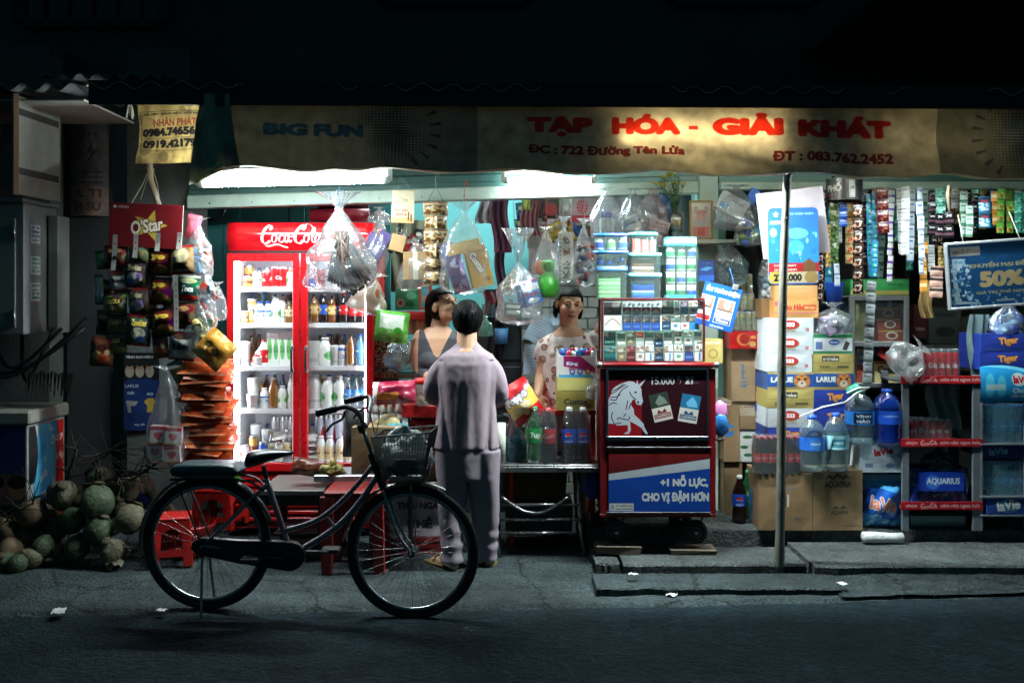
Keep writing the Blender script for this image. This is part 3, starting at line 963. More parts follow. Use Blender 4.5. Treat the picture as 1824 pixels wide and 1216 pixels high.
CAB = mat((108,112,110),.45,0,.12,scale=3.,dirt=.35)
t = thing('meter_cabinet','grey steel electric meter cabinet with stickers down its side, fixed to the wall','cabinet',(0,0,0))
x1 = P(40,0,5.9).x
mb = MB();mb.box(x1-.62,x1,5.92,6.34,1.33,2.115,CAB);mb.build('body',t,bevel=.006)
mb = MB();mb.box(x1-.60,x1-.045,5.905,5.918,1.37,2.02,CAB);mb.build('door',t,bevel=.004)
mb = MB();mb.box(x1-.64,x1+.012,5.88,6.36,2.117,2.14,CAB);mb.build('cap',t,bevel=.005)
mb = MB();mb.box(x1+.012,x1+.075,6.20,6.36,1.33,2.06,CAB);mb.build('trunking',t,bevel=.004)
for z in (1.93,1.43):
 mb = MB();mb.tube([(x1-.05,5.90,z-.05),(x1-.05,5.90,z+.05)],.008,STEEL,8);mb.build('hinge',t)
mb = MB();mb.blob((x1-.32,5.90,1.72),(.03,.012,.06),BLACK,10,8);mb.build('handle',t)
for i,(z,c,s) in enumerate(((1.93,(40,60,110),'ĐT'),(1.74,(20,130,110),'098'),(1.58,(20,100,100),'VẬN'))):
 pr = Print(40,40,(190,192,188),2)
 for k in range(4):pr.text(['ĐT 09','0984','KHOAN','CẮT'][(k+i) % 4],20,6+9*k,34,7,c,bold=4)
 mb = MB();mb.quad([(x1+.0015,6.0,z-.05),(x1+.0015,6.12,z-.05),(x1+.0015,6.12,z+.06),(x1+.0015,6.0,z+.06)],pr.mat(.6));mb.build('sticker',t)
t = thing('power_cables','black power cables looping down below the grey meter cabinet','cables',(0,0,0))
RUB = mat((16,17,18),.5)
for i,(xa,xb,dip) in enumerate(((-.45,.30,.30),(-.3,.12,.22),(-.15,.05,.30),(-.55,.22,.26))):
 pts = []
 for k in range(13):
  u = k/12
  pts.append((x1+xa+(xb-xa)*u,6.1+.05*i-.12*math.sin(PI*u),1.33-dip*math.sin(PI*(u**.8))+(0.1*u if i == 0 else .03*u)))
 mb = MB();mb.tube(pts,.012,RUB,7);mb.build('cable',t)
mb = MB()
for i in range(26):
 xx = x1-.02+.011*i;mb.tube([(xx,6.0,1.10+.01*math.sin(i)),(xx+.01*math.sin(i*3),5.98,.98-.03*math.sin(i*1.7))],.004,mat((46,44,36),.9),4,caps=False)
br = mthing(mb,'broom_head','ragged dark broom head hanging under the power cables','broom');

# notice on the alley shutter
pr = Print(70,170,(92,90,92),2)
pr.speck(40,[(80,78,84),(104,100,100)],(3,10),seed=2)
pr.text('CẤM',30,24,44,16,(36,34,36),bold=2)
pr.poly([(44,36),(34,60),(42,58),(34,82),(54,52),(45,54)],(36,34,38))
for y in (92,101,110):pr.text('NGUY HIỂM',40,y,40,6,(34,32,34),bold=4)
pr.rect(0,118,70,170,(120,96,84))
pr.text('IL TI',36,130,46,15,(60,44,40),bold=3);pr.text('H SU',36,154,44,15,(60,44,40),bold=3)
mb = MB()
mb.grid(lambda u,v:P(126+68*u,385-170*v,6.66)+Vector((0,.05*math.sin(u*3.1)*-1,0)),8,6,pr.mat(.6,wear=.35))
mb.box(P(122,0,6.7).x,P(200,0,6.7).x,6.68,6.72,P(0,960,6.7).z,P(0,205,6.7).z,DARKW)
mthing(mb,'notice_board','dim warning notice with a lightning bolt on the dark alley door','notice')

# ice chest
t = thing('ice_chest','drinks cooler chest with a pale lid and blue and red posters on its sides','cooler',(0,0,0))
x1 = P(50,0,5.85).x
mb = MB();mb.box(x1-.8,x1,5.85,6.33,0,.80,mat((150,152,150),.5,dirt=.5));mb.build('body',t,bevel=.008)
mb = MB();mb.box(x1-.82,x1+.02,5.83,6.35,.802,.885,mat((136,132,124),.45,dirt=.35));mb.build('lid',t,bevel=.012)
pr = Print(110,200,(60,50,44),2)
pr.grad(0,0,110,80,(24,40,92),(40,52,92));pr.grad(0,80,110,200,(92,76,66),(74,60,52))
for cx_,sk in ((66,(116,84,66)),(98,(140,96,70)),(34,(100,76,62))):
 pr.ell(cx_,104,13,17,sk);pr.ell(cx_,93,14,11,(24,20,20));pr.poly([(cx_-22,200),(cx_-16,130),(cx_+16,130),(cx_+22,200)],(36,30,34))
mb = MB();mb.quad([(x1-.46,5.847,.08),(x1-.015,5.847,.08),(x1-.015,5.847,.8),(x1-.46,5.847,.8)],pr.mat(.25));mb.build('front_poster',t)
pr = Print(150,210,(80,176,214),2)
pr.rect(112,0,150,210,(190,36,28));pr.speck(26,[(150,206,226),(196,220,226),(60,150,204)],(5,16),(4,4,110,200),8)
pr.ell(70,120,34,30,(60,160,210));pr.ell(70,128,26,16,(226,232,230));pr.ell(70,124,20,8,(40,90,140))
for k in range(7):pr.rect(50+k*6,128,53+k*6,140,(60,70,80))
pr.text('CƯỢP',130,30,32,16,(230,220,214),bold=3);pr.text('ĐIỀU',131,60,32,16,(230,220,214),bold=3)
pr.poly([(0,0),(40,0),(20,40),(14,110),(0,120)],(186,186,176));pr.poly([(0,130),(40,140),(50,210),(0,210)],(196,202,200))
pr.text('MÁT LẠNH',60,190,50,14,(20,80,170),bold=4)
mb = MB();mb.quad([(x1+.002,5.87,.03),(x1+.002,6.31,.03),(x1+.002,6.31,.785),(x1+.002,5.87,.785)],pr.mat(.4));mb.build('side_poster',t)
mb = MB();mb.grid(lambda u,v:Vector((x1+.006+.02*math.sin(3*v)*u,5.86+.06*u,.45+.34*v)),3,6,BLACK);mb.build('tape',t)

# coconuts
COCO = [mat((92,86,64),.75,0,.6,scale=14,bump=.5,bscale=40,dirt=.8),mat((58,74,46),.7,0,.6,scale=14,bump=.5,bscale=40,dirt=.8),mat((100,80,56),.75,0,.4,scale=7,bump=.2,bscale=30,dirt=.35)]
STEMM = mat((70,62,46),.9)
def coco_mesh(k):
 mb = MB();rd = random.Random(k)
 def fn(u,v):
  a,b = 2*PI*u,-PI/2+PI*v
  lob = 1+.09*math.cos(3*a+k)*math.cos(b)
  r = .083*(lob-.06*math.sin(b)+.03*mnoise.noise(Vector((math.cos(a)*2,math.sin(a)*2,b+k))))
  return Vector((r*math.cos(b)*math.cos(a),r*math.cos(b)*math.sin(a),1.10*r*math.sin(b)))
 mb.grid(fn,18,12,COCO[k % 3])
 mb.lathe([(.030,.088),(.034,.094),(.018,.102),(0,.104)],STEMM,10)
 return mb.mesh('coconut')
CM = [coco_mesh(k) for k in range(5)]
cc = [(335,305,82,0,5.86),(175,400,76,2,5.82),(545,235,78,1,6.02),(525,342,90,1,5.80),(400,440,72,1,5.84),(535,500,78,1,5.76),
      (700,270,78,0,5.98),(710,435,78,0,5.80),(612,612,78,0,5.72),(235,585,64,1,5.76),(420,590,66,4,5.75),(95,675,52,4,5.62),
      (835,345,60,0,6.02),(770,262,66,3,6.10),(150,535,70,2,5.86),(300,500,70,3,5.92),(640,360,76,3,5.96),(440,330,70,2,5.98),
      (250,420,72,3,5.98),(600,450,70,3,5.95),(910,400,46,0,6.05),(55,600,70,2,5.76),(20,690,58,1,5.66),(165,650,60,3,5.70),(30,500,66,2,5.80)]
clab = ['pale brown coconut at the top left of the pile','orange brown coconut at the left side of the pile beside the cooler','coconut under the dry stalks on top of the heap','large green coconut in the middle of the heap',
  'dull green coconut left of the pile centre','round green coconut just below the pile centre','pale coconut at the top right beneath the twigs','pale grey coconut at the right of the heap, near the bicycle wheel','pale round coconut lowest in front of the heap',
  'dark green coconut at the low left front of the heap','green coconut between leaves on the ground','small green coconut at the far left foot of the pile','coconut at the right edge of the pile by the blue scrap','tan coconut at the top right corner of the heap',
  'shaded coconut low against the cooler','coconut tucked behind the left front row','dark coconut in the gap below the twigs','brown coconut between the two top left ones','dark coconut inside the left half of the heap','half hidden coconut right of the centre','small pale coconut behind the red stool','dark coconut against the front of the cooler','coconut at the far left frame edge on the ground','coconut low between the green ones at the left front','brown coconut under the cooler poster at the far left']
for i,(x,y,r,k,Y) in enumerate(cc):
 p = P(x/3.039,780+y/3.039,Y)
 o = link('coconut',CM[k],None,p,(random.uniform(-1,1),random.uniform(-.9,.9),random.uniform(0,6)))
 s = S(r/3.039,Y)/.086;o.scale = (s,s,s);p.z = max(p.z,.075*s)
 o.location = p
 tag(o,clab[i],'coconut','coconuts heaped by the wall')
# dry flower stalks on the heap
TW = mat((40,34,26),.9,0,.3)
def stalk(label,a,b,n,spread,seed,r=.009):
 rd = random.Random(seed);mb = MB();a,b = Vector(a),Vector(b)
 pts = [a.lerp(b,t/8)+Vector((rd.uniform(-1,1),rd.uniform(-1,1),rd.uniform(-1,1)))*.012 for t in range(9)]
 mb.tube(pts,[r*(1-.07*i) for i in range(9)],TW,6)
 for i in range(n):
  q = pts[rd.randrange(2,9)];d = Vector((rd.uniform(-1,1),rd.uniform(-.6,.4),rd.uniform(-.5,.9))).normalized()
  L = rd.uniform(.4,1)*spread;tw = [q]
  for k in range(1,6):
   d = (d+Vector((rd.uniform(-1,1),rd.uniform(-1,1),rd.uniform(-1,.8)))*.28).normalized()
   tw.append(tw[-1]+d*L/5)
  mb.tube(tw,[.0035,.003,.003,.0026,.002,.0012],TW,4,caps=False)
 return mthing(mb,'coconut_stalk',label,'dry stalk',group='dry coconut stalks')
stalk('twisted dry stalk standing up from the coconut heap',P(118,862,5.9),P(137,795,5.85),14,.22,1,.014)
stalk('curved dry stalk arching over the coconuts towards the pillar',P(150,850,5.95),P(190,800,5.9),20,.26,2)
stalk('spiky dark stalk lying along the top of the coconuts',P(150,862,5.86),P(265,842,5.9),34,.2,3,.012)
stalk('thin dry stalk at the right end of the heap',P(215,868,5.9),P(285,820,6.0),22,.22,4)
stalk('dry stalk sticking out left towards the cooler',P(80,880,5.75),P(15,920,5.7),16,.2,5)
stalk('short dry stalk on the ground before the heap',P(190,960,5.72),P(235,985,5.7),14,.16,6)
LF = [mat((66,86,52),.8,0,.4),mat((96,90,74),.85,0,.4)]
def leaf(label,px,py,w,k,rz,cat='leaf',name='fallen_leaf'):
 mb = MB();Y = ground_Y(py,.02)
 mb.grid(lambda u,v:Vector(((u-.5)*w,(v-.5)*w*.6*math.sin(PI*min(1,max(0,u))*.96+.06),.02+.05*w*math.sin(u*7+v*5)+.06*mnoise.noise(Vector((u*3,v*3,px))))),8,5,LF[k])
 return mthing(mb,name,label,cat,P(px,py,Y),(0,0,rz),'husks and leaves by the heap')
leaf('green husk lying at the front left of the coconuts',135,985,.16,0,.4);leaf('pale torn husk in front of the coconuts',105,1000,.17,1,1.0);leaf('crumpled grey husk right of the pale torn one',150,1003,.13,1,2.2);leaf('dark leaf at the foot of the heap',45,1006,.16,0,.1);leaf('flat husk scrap near the bicycle wheel',205,1010,.10,1,.7)

# poster on the grey pillar
pr = Print(64,140,(20,22,24),3)
pr.rect(0,52,64,140,(18,44,100));pr.text('TÌNH BẠN MÃI MÃI',32,8,58,7,(210,210,206),bold=3)
for cx_ in (10,28,46):pr.ell(cx_,34,8,11,(160,150,136));pr.ell(cx_,25,6,6,(150,118,96));pr.ell(cx_,21,6,4,(24,22,20))
pr.ell(32,56,40,9,(18,44,100));pr.text('LARUE',14,60,24,6,(190,196,204),bold=2)
pr.poly([(36,88),(42,82),(52,82),(58,88),(55,94),(53,92),(53,108),(41,108),(41,92),(39,94)],(186,156,60))
pr.text('GIẢI',12,72,12,6,(200,204,206),bold=3);pr.text('ÁO',46,74,12,6,(200,204,206),bold=3)
pr.poly([(4,86),(26,88),(20,96),(12,96),(14,108),(8,108)],(150,150,140));pr.text('trúng 100%',28,130,18,5,(180,190,200),bold=3)
mb = MB();mb.grid(lambda u,v:P(221+63*u,766-138*v,6.60)+Vector((0,-.006*math.sin(u*5+v*3),0)),5,8,pr.mat(.5,wear=.25))
mthing(mb,'beer_poster','dark blue poster with three people and a yellow shirt on the grey pillar','poster')

# ================================================================== hanging snack rack
RY = 5.95
def foil(seed,base,words,w=42,h=46,accent=None,extra=None,txtcol=(220,190,60),tx=.30,bold=4):
 pr = Print(w,h,base,3)
 rd = random.Random(seed)
 pr.speck(9,[tuple(max(0,min(255,c+rd.randint(-34,40))) for c in base) for _ in range(4)],(3,9),seed=seed)
 if extra:extra(pr,w,h)
 pr.rect(0,0,w,h*.09,accent or tuple(int(c*.7) for c in base));pr.rect(0,h*.92,w,h,accent or tuple(int(c*.7) for c in base))
 if words:pr.text(words,w/2,h*tx,w*.62,h*.22,txtcol,bold=bold,outline=(30,20,16),ow=3,shear=.1)
 return pr.mat(.22,bump=.25,bscale=45.,wear=.15)
def blobs(*bl):
 def f(pr,w,h):
  for x,y,rx,ry,c in bl:pr.ell(w*x,h*y,w*rx,h*ry,c)
 return f
SILV = mat((150,150,148),.3,.7,.2)
KIND = {
 'yo':(foil(1,(58,22,18),'yo',extra=blobs((.5,.3,.42,.2,(96,30,22)),(.62,.72,.3,.16,(150,104,54)),(.4,.8,.2,.1,(120,80,44))),txtcol=(226,186,70),tx=.32,bold=8),'dark red foil snack bag with gold lettering'),
 'zoo':(foil(2,(70,58,60),'Zookies',accent=(130,26,28),extra=blobs((.5,.62,.34,.22,(196,196,190)),(.3,.75,.16,.12,(70,110,190)),(.7,.55,.14,.12,(150,120,180))),txtcol=(206,190,150),tx=.25),'snack bag with red ends and white animals'),
 'zoog':(foil(12,(44,66,54),'Zookies',accent=(120,24,26),extra=blobs((.5,.6,.3,.2,(170,170,150)),(.62,.78,.2,.1,(60,90,160))),txtcol=(206,180,80),tx=.25),'dark green snack bag with red ends'),
 'olive':(foil(3,(92,84,56),'SOCOLA',extra=blobs((.5,.72,.34,.18,(130,110,70)),(.5,.36,.4,.2,(60,46,30))),txtcol=(206,180,90),tx=.36),'olive snack packet with a brown label'),
 'tan':(foil(4,(150,122,86),'SNACK',accent=(140,30,28),extra=blobs((.5,.36,.38,.26,(210,196,150)),(.3,.5,.08,.1,(60,90,180)),(.5,.7,.3,.08,(60,40,30))),txtcol=(60,44,30),tx=.72),'cream snack bag with red crimped ends'),
 'oca':(foil(5,(28,58,48),'Toca',accent=(150,150,140),extra=blobs((.5,.2,.4,.1,(150,150,110)),(.6,.8,.4,.09,(170,40,30))),txtcol=(226,226,210),tx=.5),'dark green snack bag with white lettering'),
 'brown':(foil(6,(96,54,36),'',extra=blobs((.5,.5,.3,.3,(60,34,26)),(.5,.25,.3,.1,(150,110,70)))),'plain brown snack bag'),
 'grey':(foil(7,(150,148,142),'bim',accent=(130,30,34),extra=blobs((.5,.55,.3,.36,(176,174,168)),(.5,.15,.4,.1,(70,50,40))),txtcol=(70,66,64),tx=.5,bold=1),'grey snack bag with dark red edges'),
 'green':(foil(8,(36,104,70),'',extra=blobs((.4,.5,.3,.3,(70,150,110)),(.7,.3,.2,.2,(150,160,130)))),'shiny green foil packet'),
 'gtan':(foil(9,(84,92,60),'',extra=blobs((.5,.5,.35,.3,(130,120,84)))),'green and tan snack packet'),
 'nuts':(foil(10,(110,60,40),'',extra=blobs((.3,.6,.2,.15,(196,150,100)),(.6,.7,.25,.16,(206,90,50)),(.5,.35,.2,.12,(60,30,24)),(.75,.5,.12,.1,(220,190,150)))),'see through packet of nuts and orange snacks'),
 'teal':(foil(11,(120,150,150),'',extra=blobs((.5,.5,.2,.4,(160,184,184)))),'silvery teal foil packet'),
}
rack = [('green',182,463,26,34,'at the upper left edge of the rack'),('brown',207,457,42,40,'at the top left below the red card'),('gtan',247,452,36,34,'at the top, second strip'),
  ('zoo',242,488,42,50,'uppermost of its strip'),('grey',211,500,30,34,'small, in the left strip'),('yo',284,467,44,50,'uppermost of the three'),('yo',286,518,44,50,'middle one of the three'),
  ('yo',291,574,46,52,'lowest of the three'),('tan',324,463,47,52,'under the right end of the red card'),('oca',335,515,40,50,'right strip, with a white price strip across'),('brown',328,562,42,48,'in the right strip below the dark green one'),
  ('grey',324,616,46,52,'lowest in the right strip'),('olive',205,543,43,42,'highest of three olive ones at the left'),('zoo',247,537,43,48,'below its twin in the second strip'),('olive',207,578,42,40,'middle one of three olive ones at the left'),
  ('zoog',247,588,44,56,'lowest in the second strip'),('olive',207,612,42,40,'lowest of three olive ones at the left'),('brown',185,574,28,44,'narrow, at the left edge'),('nuts',182,626,40,54,'at the bottom left corner of the rack'),
  ('teal',176,516,18,54,'narrow, hanging at the far left edge'),('nuts',286,617,32,42,'small, below the dark red bags'),('nuts',303,545,24,60,'half hidden behind the dark red bags'),('brown',188,520,28,44,'behind the left strip'),('gtan',268,505,26,50,'between the two middle strips'),('zoo',266,560,24,50,'half hidden between the middle strips')]
PM = {}
for i,(k,x,y,w,h,where) in enumerate(rack):
 m,lab = KIND[k]
 mb = MB();Y = RY+(.04 if 'behind' in where or 'between' in where else 0)+random.uniform(-.015,.015)
 key = (k,w,h)
 if key not in PM:
  pouch(mb,S(w,Y),S(h,Y),S(min(w,h),Y)*.42,m,SILV,seed=i+1);PM[key] = mb.mesh('snack_packet')
 o = link('snack_packet',PM[key],None,P(x,y,Y),(random.uniform(-.1,.15),random.uniform(-.10,.10),random.uniform(-.3,.3)))
 tag(o,lab+', '+where,'snack bag','snack bags on the hanging rack')
# red card
pr = Print(130,84,(112,22,28),4)
pr.text('ORION',24,8,18,5,(214,206,200),bold=2);pr.ell(9,8,3,3,(214,206,200))
pr.star(72,42,32,(196,176,66),rot=.25)
pr.text("O'Star",67,42,58,27,(226,214,196),bold=3,rot=-12,shear=.12,outline=(70,14,18),ow=4)
t = thing('snack_card','dark red card with a gold star heading the hanging snack rack','sign card',P(260,402,RY-.02),0,ry=.05)
w,h = S(130,RY),S(78,RY)
mb = MB();mb.box(-w/2,w/2,-.004,.006,-h/2,h/2,mat((176,168,160),.6),front=pr.mat(.35));mb.build('card',t,bevel=.001)
for i,(x,y0,y1) in enumerate(((207,421,484),(244,417,460),(283,414,446),(321,411,441),(327,487,586))):
 pr = Print(9,y1-y0,(186,180,174),3)
 for q in range(int((y1-y0)/11)):pr.ell(4.5,5+11*q,1.1,1.9 if q % 2 else .9,(40,36,36))
 a,b = P(x-4.5,y1,RY-.035)-t.location,P(x+4.5,y0,RY-.03)-t.location
 mb = MB();mb.grid(lambda u,v:Vector((a.x+(b.x-a.x)*u+(.004*v if i < 4 else -.02*v),a.y+.004*math.sin(v*4)-.035*(1 if i == 4 else .3),a.z+(b.z-a.z)*v)),1,6,pr.mat(.6));mb.build('price_strip',t)
mb = MB();top = P(264,292,RY+.1)-t.location
for x in (232,283):mb.tube([P(x,364,RY-.02)-t.location,(P(x,364,RY-.02)-t.location).lerp(top,.5)+Vector((.01,0,0)),top],.003,STRING,5)
mb.tube([P(248,356,RY-.02)-t.location,P(258,320,RY)-t.location,P(270,300,RY)-t.location],.002,STRING,5)
mb.build('string',t)
mb = MB();mb.tube([P(266,270,RY+.05),P(268,320,RY+.04),P(284,368,RY+.03)],[.017,.019,.016],mat((186,172,150),.8,dirt=.3),10)
mthing(mb,'hanging_stick','short pale stick tied above the red snack card','stick')
mb = MB();
for x in range(16):mb.tube([P(232,175,5.7),P(226+random.uniform(-3,14),195+random.uniform(0,18),5.68)],.0018,STRING,4,caps=False)
mthing(mb,'frayed_rope','frayed pale rope end at the corner of the tarpaulin','rope')

def clear_bag(label,x,y0,y1,w,Y,seed,m=None,flat=.6,tuft=.1,cat='bag',name='plastic_bag',group=None,rot=0,hookto=None,hm=None,base=.35,fold=.14):
 """clear bag whose knot hangs at (x, y0) of the photo and whose bottom is at y1; returns its Empty"""
 t = thing(name,label,cat,P(x,y0,Y),0,group,ry=rot)
 mb = MB();bag_surface(mb,S(y1-y0,Y),S(w/2,Y),m or CLEAR,seed,tuft=tuft,flat=flat,base=base,fold=fold);mb.build('film',t)
 if hookto:
  mb = MB();hook(mb,P(hookto[0],hookto[1],Y)-t.location,Vector((0,0,.01)),hm or STRING);mb.build('hook',t)
  if rot:t.children[-1].rotation_euler = (0,-rot,0)
 return t
def inbag(t,fn,name,x,y,**k):
 """goods packed in a bag: the bag's content part, placed at photo (x, y) at the bag's depth"""
 mb = MB();fn(mb)
 o = mb.build(name,t,**k)
 d = P(x,y,t.location.y)-t.location
 a = t.rotation_euler.y
 o.location = Matrix.Rotation(-a,3,'Y') @ d
 return o
# toys and crisps to the right of the rack
def pieces(cols,n,sz,spread,seed,fr=None):
 def f(mb):
  rd = random.Random(seed)
  for i in range(n):
   c = Vector((rd.uniform(-1,1)*spread[0],rd.uniform(-.03,.03),rd.uniform(-1,1)*spread[1]))
   m = mat(rd.choice(cols),.45)
   if rd.random() < .5:mb.blob(c,(sz*rd.uniform(.6,1.2),sz*.6,sz*rd.uniform(.5,1)),m,9,6,.3,i)
   else:
    st = len(mb.v);mb.box(-sz*rd.uniform(.5,1.2),sz*rd.uniform(.5,1.2),-sz*.3,sz*.3,-sz*rd.uniform(.5,1.2),sz*rd.uniform(.5,1.2),m)
    mb.xform(Matrix.Translation(c) @ Matrix.Rotation(rd.uniform(0,3),4,'Y') @ Matrix.Rotation(rd.uniform(-.6,.6),4,'Z'),st)
 return f
TOY = [(200,190,180),(190,60,50),(206,140,90),(80,130,180),(210,170,150),(150,90,70)]
t = clear_bag('clear bag of small toys hanging behind the red card',352,398,500,54,RY+.06,3,CLEAR2);inbag(t,pieces(TOY,16,.03,(.06,.11),1),'toy_pieces',356,460)
t = clear_bag('long clear bag of pale and red toys right of the snack rack',362,470,592,46,RY+.05,4,CLEAR2);inbag(t,pieces(TOY,18,.028,(.05,.12),2),'toy_pieces',366,545)
t = clear_bag('crumpled clear bag of yellow crisps beside the snack rack',352,535,640,50,RY,5,CLEAR2);inbag(t,pieces([(176,160,90),(206,196,150),(150,140,80),(60,90,70)],20,.03,(.05,.1),3),'crisps',356,600)
t = clear_bag('small greyish empty bag next to the fridge edge',388,508,572,34,RY+.15,6,CLEAR2)
pr = Print(60,60,(196,140,52),3);pr.speck(20,[(214,164,90),(176,116,40),(226,196,130)],(3,9),seed=3);pr.ell(30,34,12,10,(150,90,40));pr.ell(30,33,9,7,(206,150,70))
mb = MB();pouch(mb,S(58,RY),S(58,RY),.09,pr.mat(.25,bump=.3),film((236,200,140),.5),seed=5)
mthing(mb,'crisp_bag','yellow crisp bag tilted on its corner beside the fridge','crisp bag',P(383,622,RY-.06),(0,.75,.1))
mb = MB();pouch(mb,S(26,RY),S(44,RY),.04,mat((196,80,96),.35),mat((196,80,96),.35),seed=9)
mthing(mb,'pink_packet','plain pink packet sticking out behind the red card','packet',P(344,404,RY+.06),(0,.2,0))
mb = MB();pouch(mb,S(28,RY),S(40,RY),.04,KIND['gtan'][0],SILV,seed=11)
mthing(mb,'snack_packet','tan snack packet above the orange squid packets','snack bag',P(318,660,RY-.01),(0,-.5,0),'snack bags on the hanging rack')

# the string of flat orange packets
ORN = foil(21,(196,74,40),'',92,60,accent=(196,120,84),extra=blobs((.5,.5,.42,.3,(214,96,50)),(.3,.4,.1,.08,(226,150,110))))
ORM = []
for q in range(4):
 mb = MB();pouch(mb,.31,.17,.032,ORN,ORN,seed=30+q,nu=12,nv=8,wrinkle=.3);ORM.append(mb.mesh('squid_packet'))
n = 21
for i in range(n):
 y = 652+(812-652)*i/(n-1)
 x = 366+5*math.sin(i*.9)+4*math.sin(i*2.3)+.35*i
 o = link('squid_packet',ORM[i % 4],None,P(x,y,RY+.02+.012*(i % 2)),(-1.0+.22*math.sin(i*1.7),.10*math.sin(i*2.1)+.04,.3*math.sin(i*1.3)))
 s = .92+.1*math.sin(i*3.1);o.scale = (s,s,1)
 tag(o,'flat orange packet in the hanging string beside the fridge, '+('topmost' if i == 0 else ('lowest' if i == n-1 else ORD(i)+' from the top')),'packet','orange packets strung by the fridge')
mb = MB();mb.tube([P(364,640,RY+.03),P(368,815,RY+.04)],.0025,STRING,5);mthing(mb,'packet_string','thin string holding the orange packets beside the fridge','string')
# tall clear bag with tissue boxes
t = clear_bag('tall clear bag of pink heart tissue packs hanging before the pillar',297,660,832,70,RY-.05,8,CLEAR,base=.3,fold=.2,tuft=.05)
pr = Print(60,60,(216,206,208),3);pr.rect(0,0,60,14,(196,70,86));pr.ell(23,30,10,9,(206,70,80));pr.ell(37,30,10,9,(206,70,80));pr.poly([(13,33),(47,33),(30,52)],(206,70,80));pr.rect(0,54,60,60,(206,180,120))
TISS = pr.mat(.4)
for q,(x,y,rz) in enumerate(((283,800,.0),(311,806,-.08),(312,774,.06),(284,772,0.04))):
 inbag(t,lambda mb:mb.box(-.047,.047,-.05,.05,-.05,.05,mat((206,170,172),.5),front=TISS),'tissue_pack',x,y,rot=(0,rz,.1*q-.1))

# ================================================================== plastic stools and basket
REDP = mat((186,28,22),.38,0,.12,scale=5,dirt=.15)
def stool(label,x,ybot,ytop,w,Y,rz=0,m=REDP):
 h = S(ybot-ytop,Y);wt = S(w,Y)/2;wb = wt*1.16
 t = thing('plastic_stool',label,'stool',P(x,ybot,Y),rz,'red plastic stools')
 t.location.z = max(0.0,t.location.z) if t.location.z > -.05 else 0
 mb = MB();mb.box(-wt,wt,-wt,wt,h-.022,h,m);mb.build('seat',t,bevel=.008)
 def side(k):
  mb = MB()
  # an apron with an arched opening between two legs
  for s in (-1,1):
   vs = [(s*wb,-wb,0),(s*(wb-.05),-wb,0),(s*(wt-.045),-wt-.0,h*.62),(s*(wt-.06)*.6,-wt,h*.74),(0,-wt,h*.77),(0,-wt,h-.023),(s*wt,-wt,h-.023)]
   if s < 0:vs = vs[::-1]
   mb.add(vs,[tuple(range(7))],m)
  bar = [(-(wb-.04),-wb*.98,h*.20),((wb-.04),-wb*.98,h*.20),((wb-.045),-wb*.97,h*.34),(-(wb-.045),-wb*.97,h*.34)]
  mb.add(bar,[(0,1,2,3)],m)
  ex = MB();ex.v = list(mb.v);n0 = len(mb.v)
  for f,mi in list(zip(mb.f,mb.mi)):
   mb.f.append(tuple(q+n0 for q in reversed(f)));mb.mi.append(mi);mb.sm.append(False);mb.uv.append([(0,0)]*len(f))
  mb.v += [(p[0]*.97,p[1]+.006,p[2]) for p in mb.v[:n0]]
  mb.xform(Matrix.Rotation(k*PI/2,4,'Z'))
  mb.build('leg_panel',t)
 for k in range(4):side(k)
 return t
stool('low red plastic stool behind the rear bicycle wheel',308,1000,915,62,5.80,.25)
stool('red plastic stool under the snack bags, behind the basket',392,935,866,66,6.25,-.15)
t = thing('plastic_basket','round red perforated plastic basket behind the rear wheel','basket',P(335,958,6.02))
t.location.z = 0
mb = MB()
n = 40
r0,r1,hh = S(34,6.02),S(44,6.02),S(56,6.02)
mb.lathe([(0,.0),(r0,0),(r0+.005,hh*.25)],REDP,n);mb.lathe([(r1-.005,hh*.8),(r1+.012,hh),(r1+.014,hh-.012),(r1,hh*.8)],REDP,n)
for i in range(n):
 a = 2*PI*i/n
 mb.tube([((r0+.004)*math.cos(a),(r0+.004)*math.sin(a),hh*.24),((r1-.004)*math.cos(a),(r1-.004)*math.sin(a),hh*.82)],.004,REDP,4,caps=False)
for q in (.42,.62):mb.tube([((r0+(r1-r0)*q)*math.cos(2*PI*i/n),(r0+(r1-r0)*q)*math.sin(2*PI*i/n),hh*q) for i in range(n)],.004,REDP,4,closed=True)
mb.build('basket_body',t)
mb = MB();mb.grid(lambda u,v:P(246+22*u,895-16*v+6*u,5.95)+Vector((0,.02*u,.01*math.sin(u*6))),6,4,mat((24,70,170),.3));mthing(mb,'blue_wrapper','small bright blue wrapper among the coconuts','wrapper')
# ================================================================== red drinks fridge
FY = 6.45
FR_RED = mat((196,18,26),.28,0,.08,scale=3,coat=.3)
FR_DK = mat((120,12,18),.35,0,.1)
fx0,fx1 = P(404,0,FY).x,P(664,0,FY).x
fzt,fzh0 = P(0,396,FY).z,P(0,446,FY).z
fzd1,fzd0 = P(0,451,FY).z,P(0,828,FY).z
FW = fx1-fx0;FD = .62
fr = thing('drinks_fridge','tall red two door drinks fridge with white script on its lit header','fridge',((fx0+fx1)/2,FY,0))
X = FW/2
def fb(name,*a,bevel=.004,m=FR_RED,par=None,**k):
 mb = MB();mb.box(*a,m,**k);return mb.build(name,par or fr,bevel=bevel)
INW = mat((226,228,230),.4,0,.03)
mb = MB()
mb.box(-X,-X+.03,.05,FD,fzd0-.05,fzt,FR_RED);mb.box(X-.03,X,.05,FD,fzd0-.05,fzt,FR_RED)
mb.box(-X,X,.05,FD,fzt-.03,fzt-.001,FR_RED);mb.box(-X,X,.05,FD,.04,fzd0-.05,FR_DK)
mb.build('body',fr,bevel=.006)
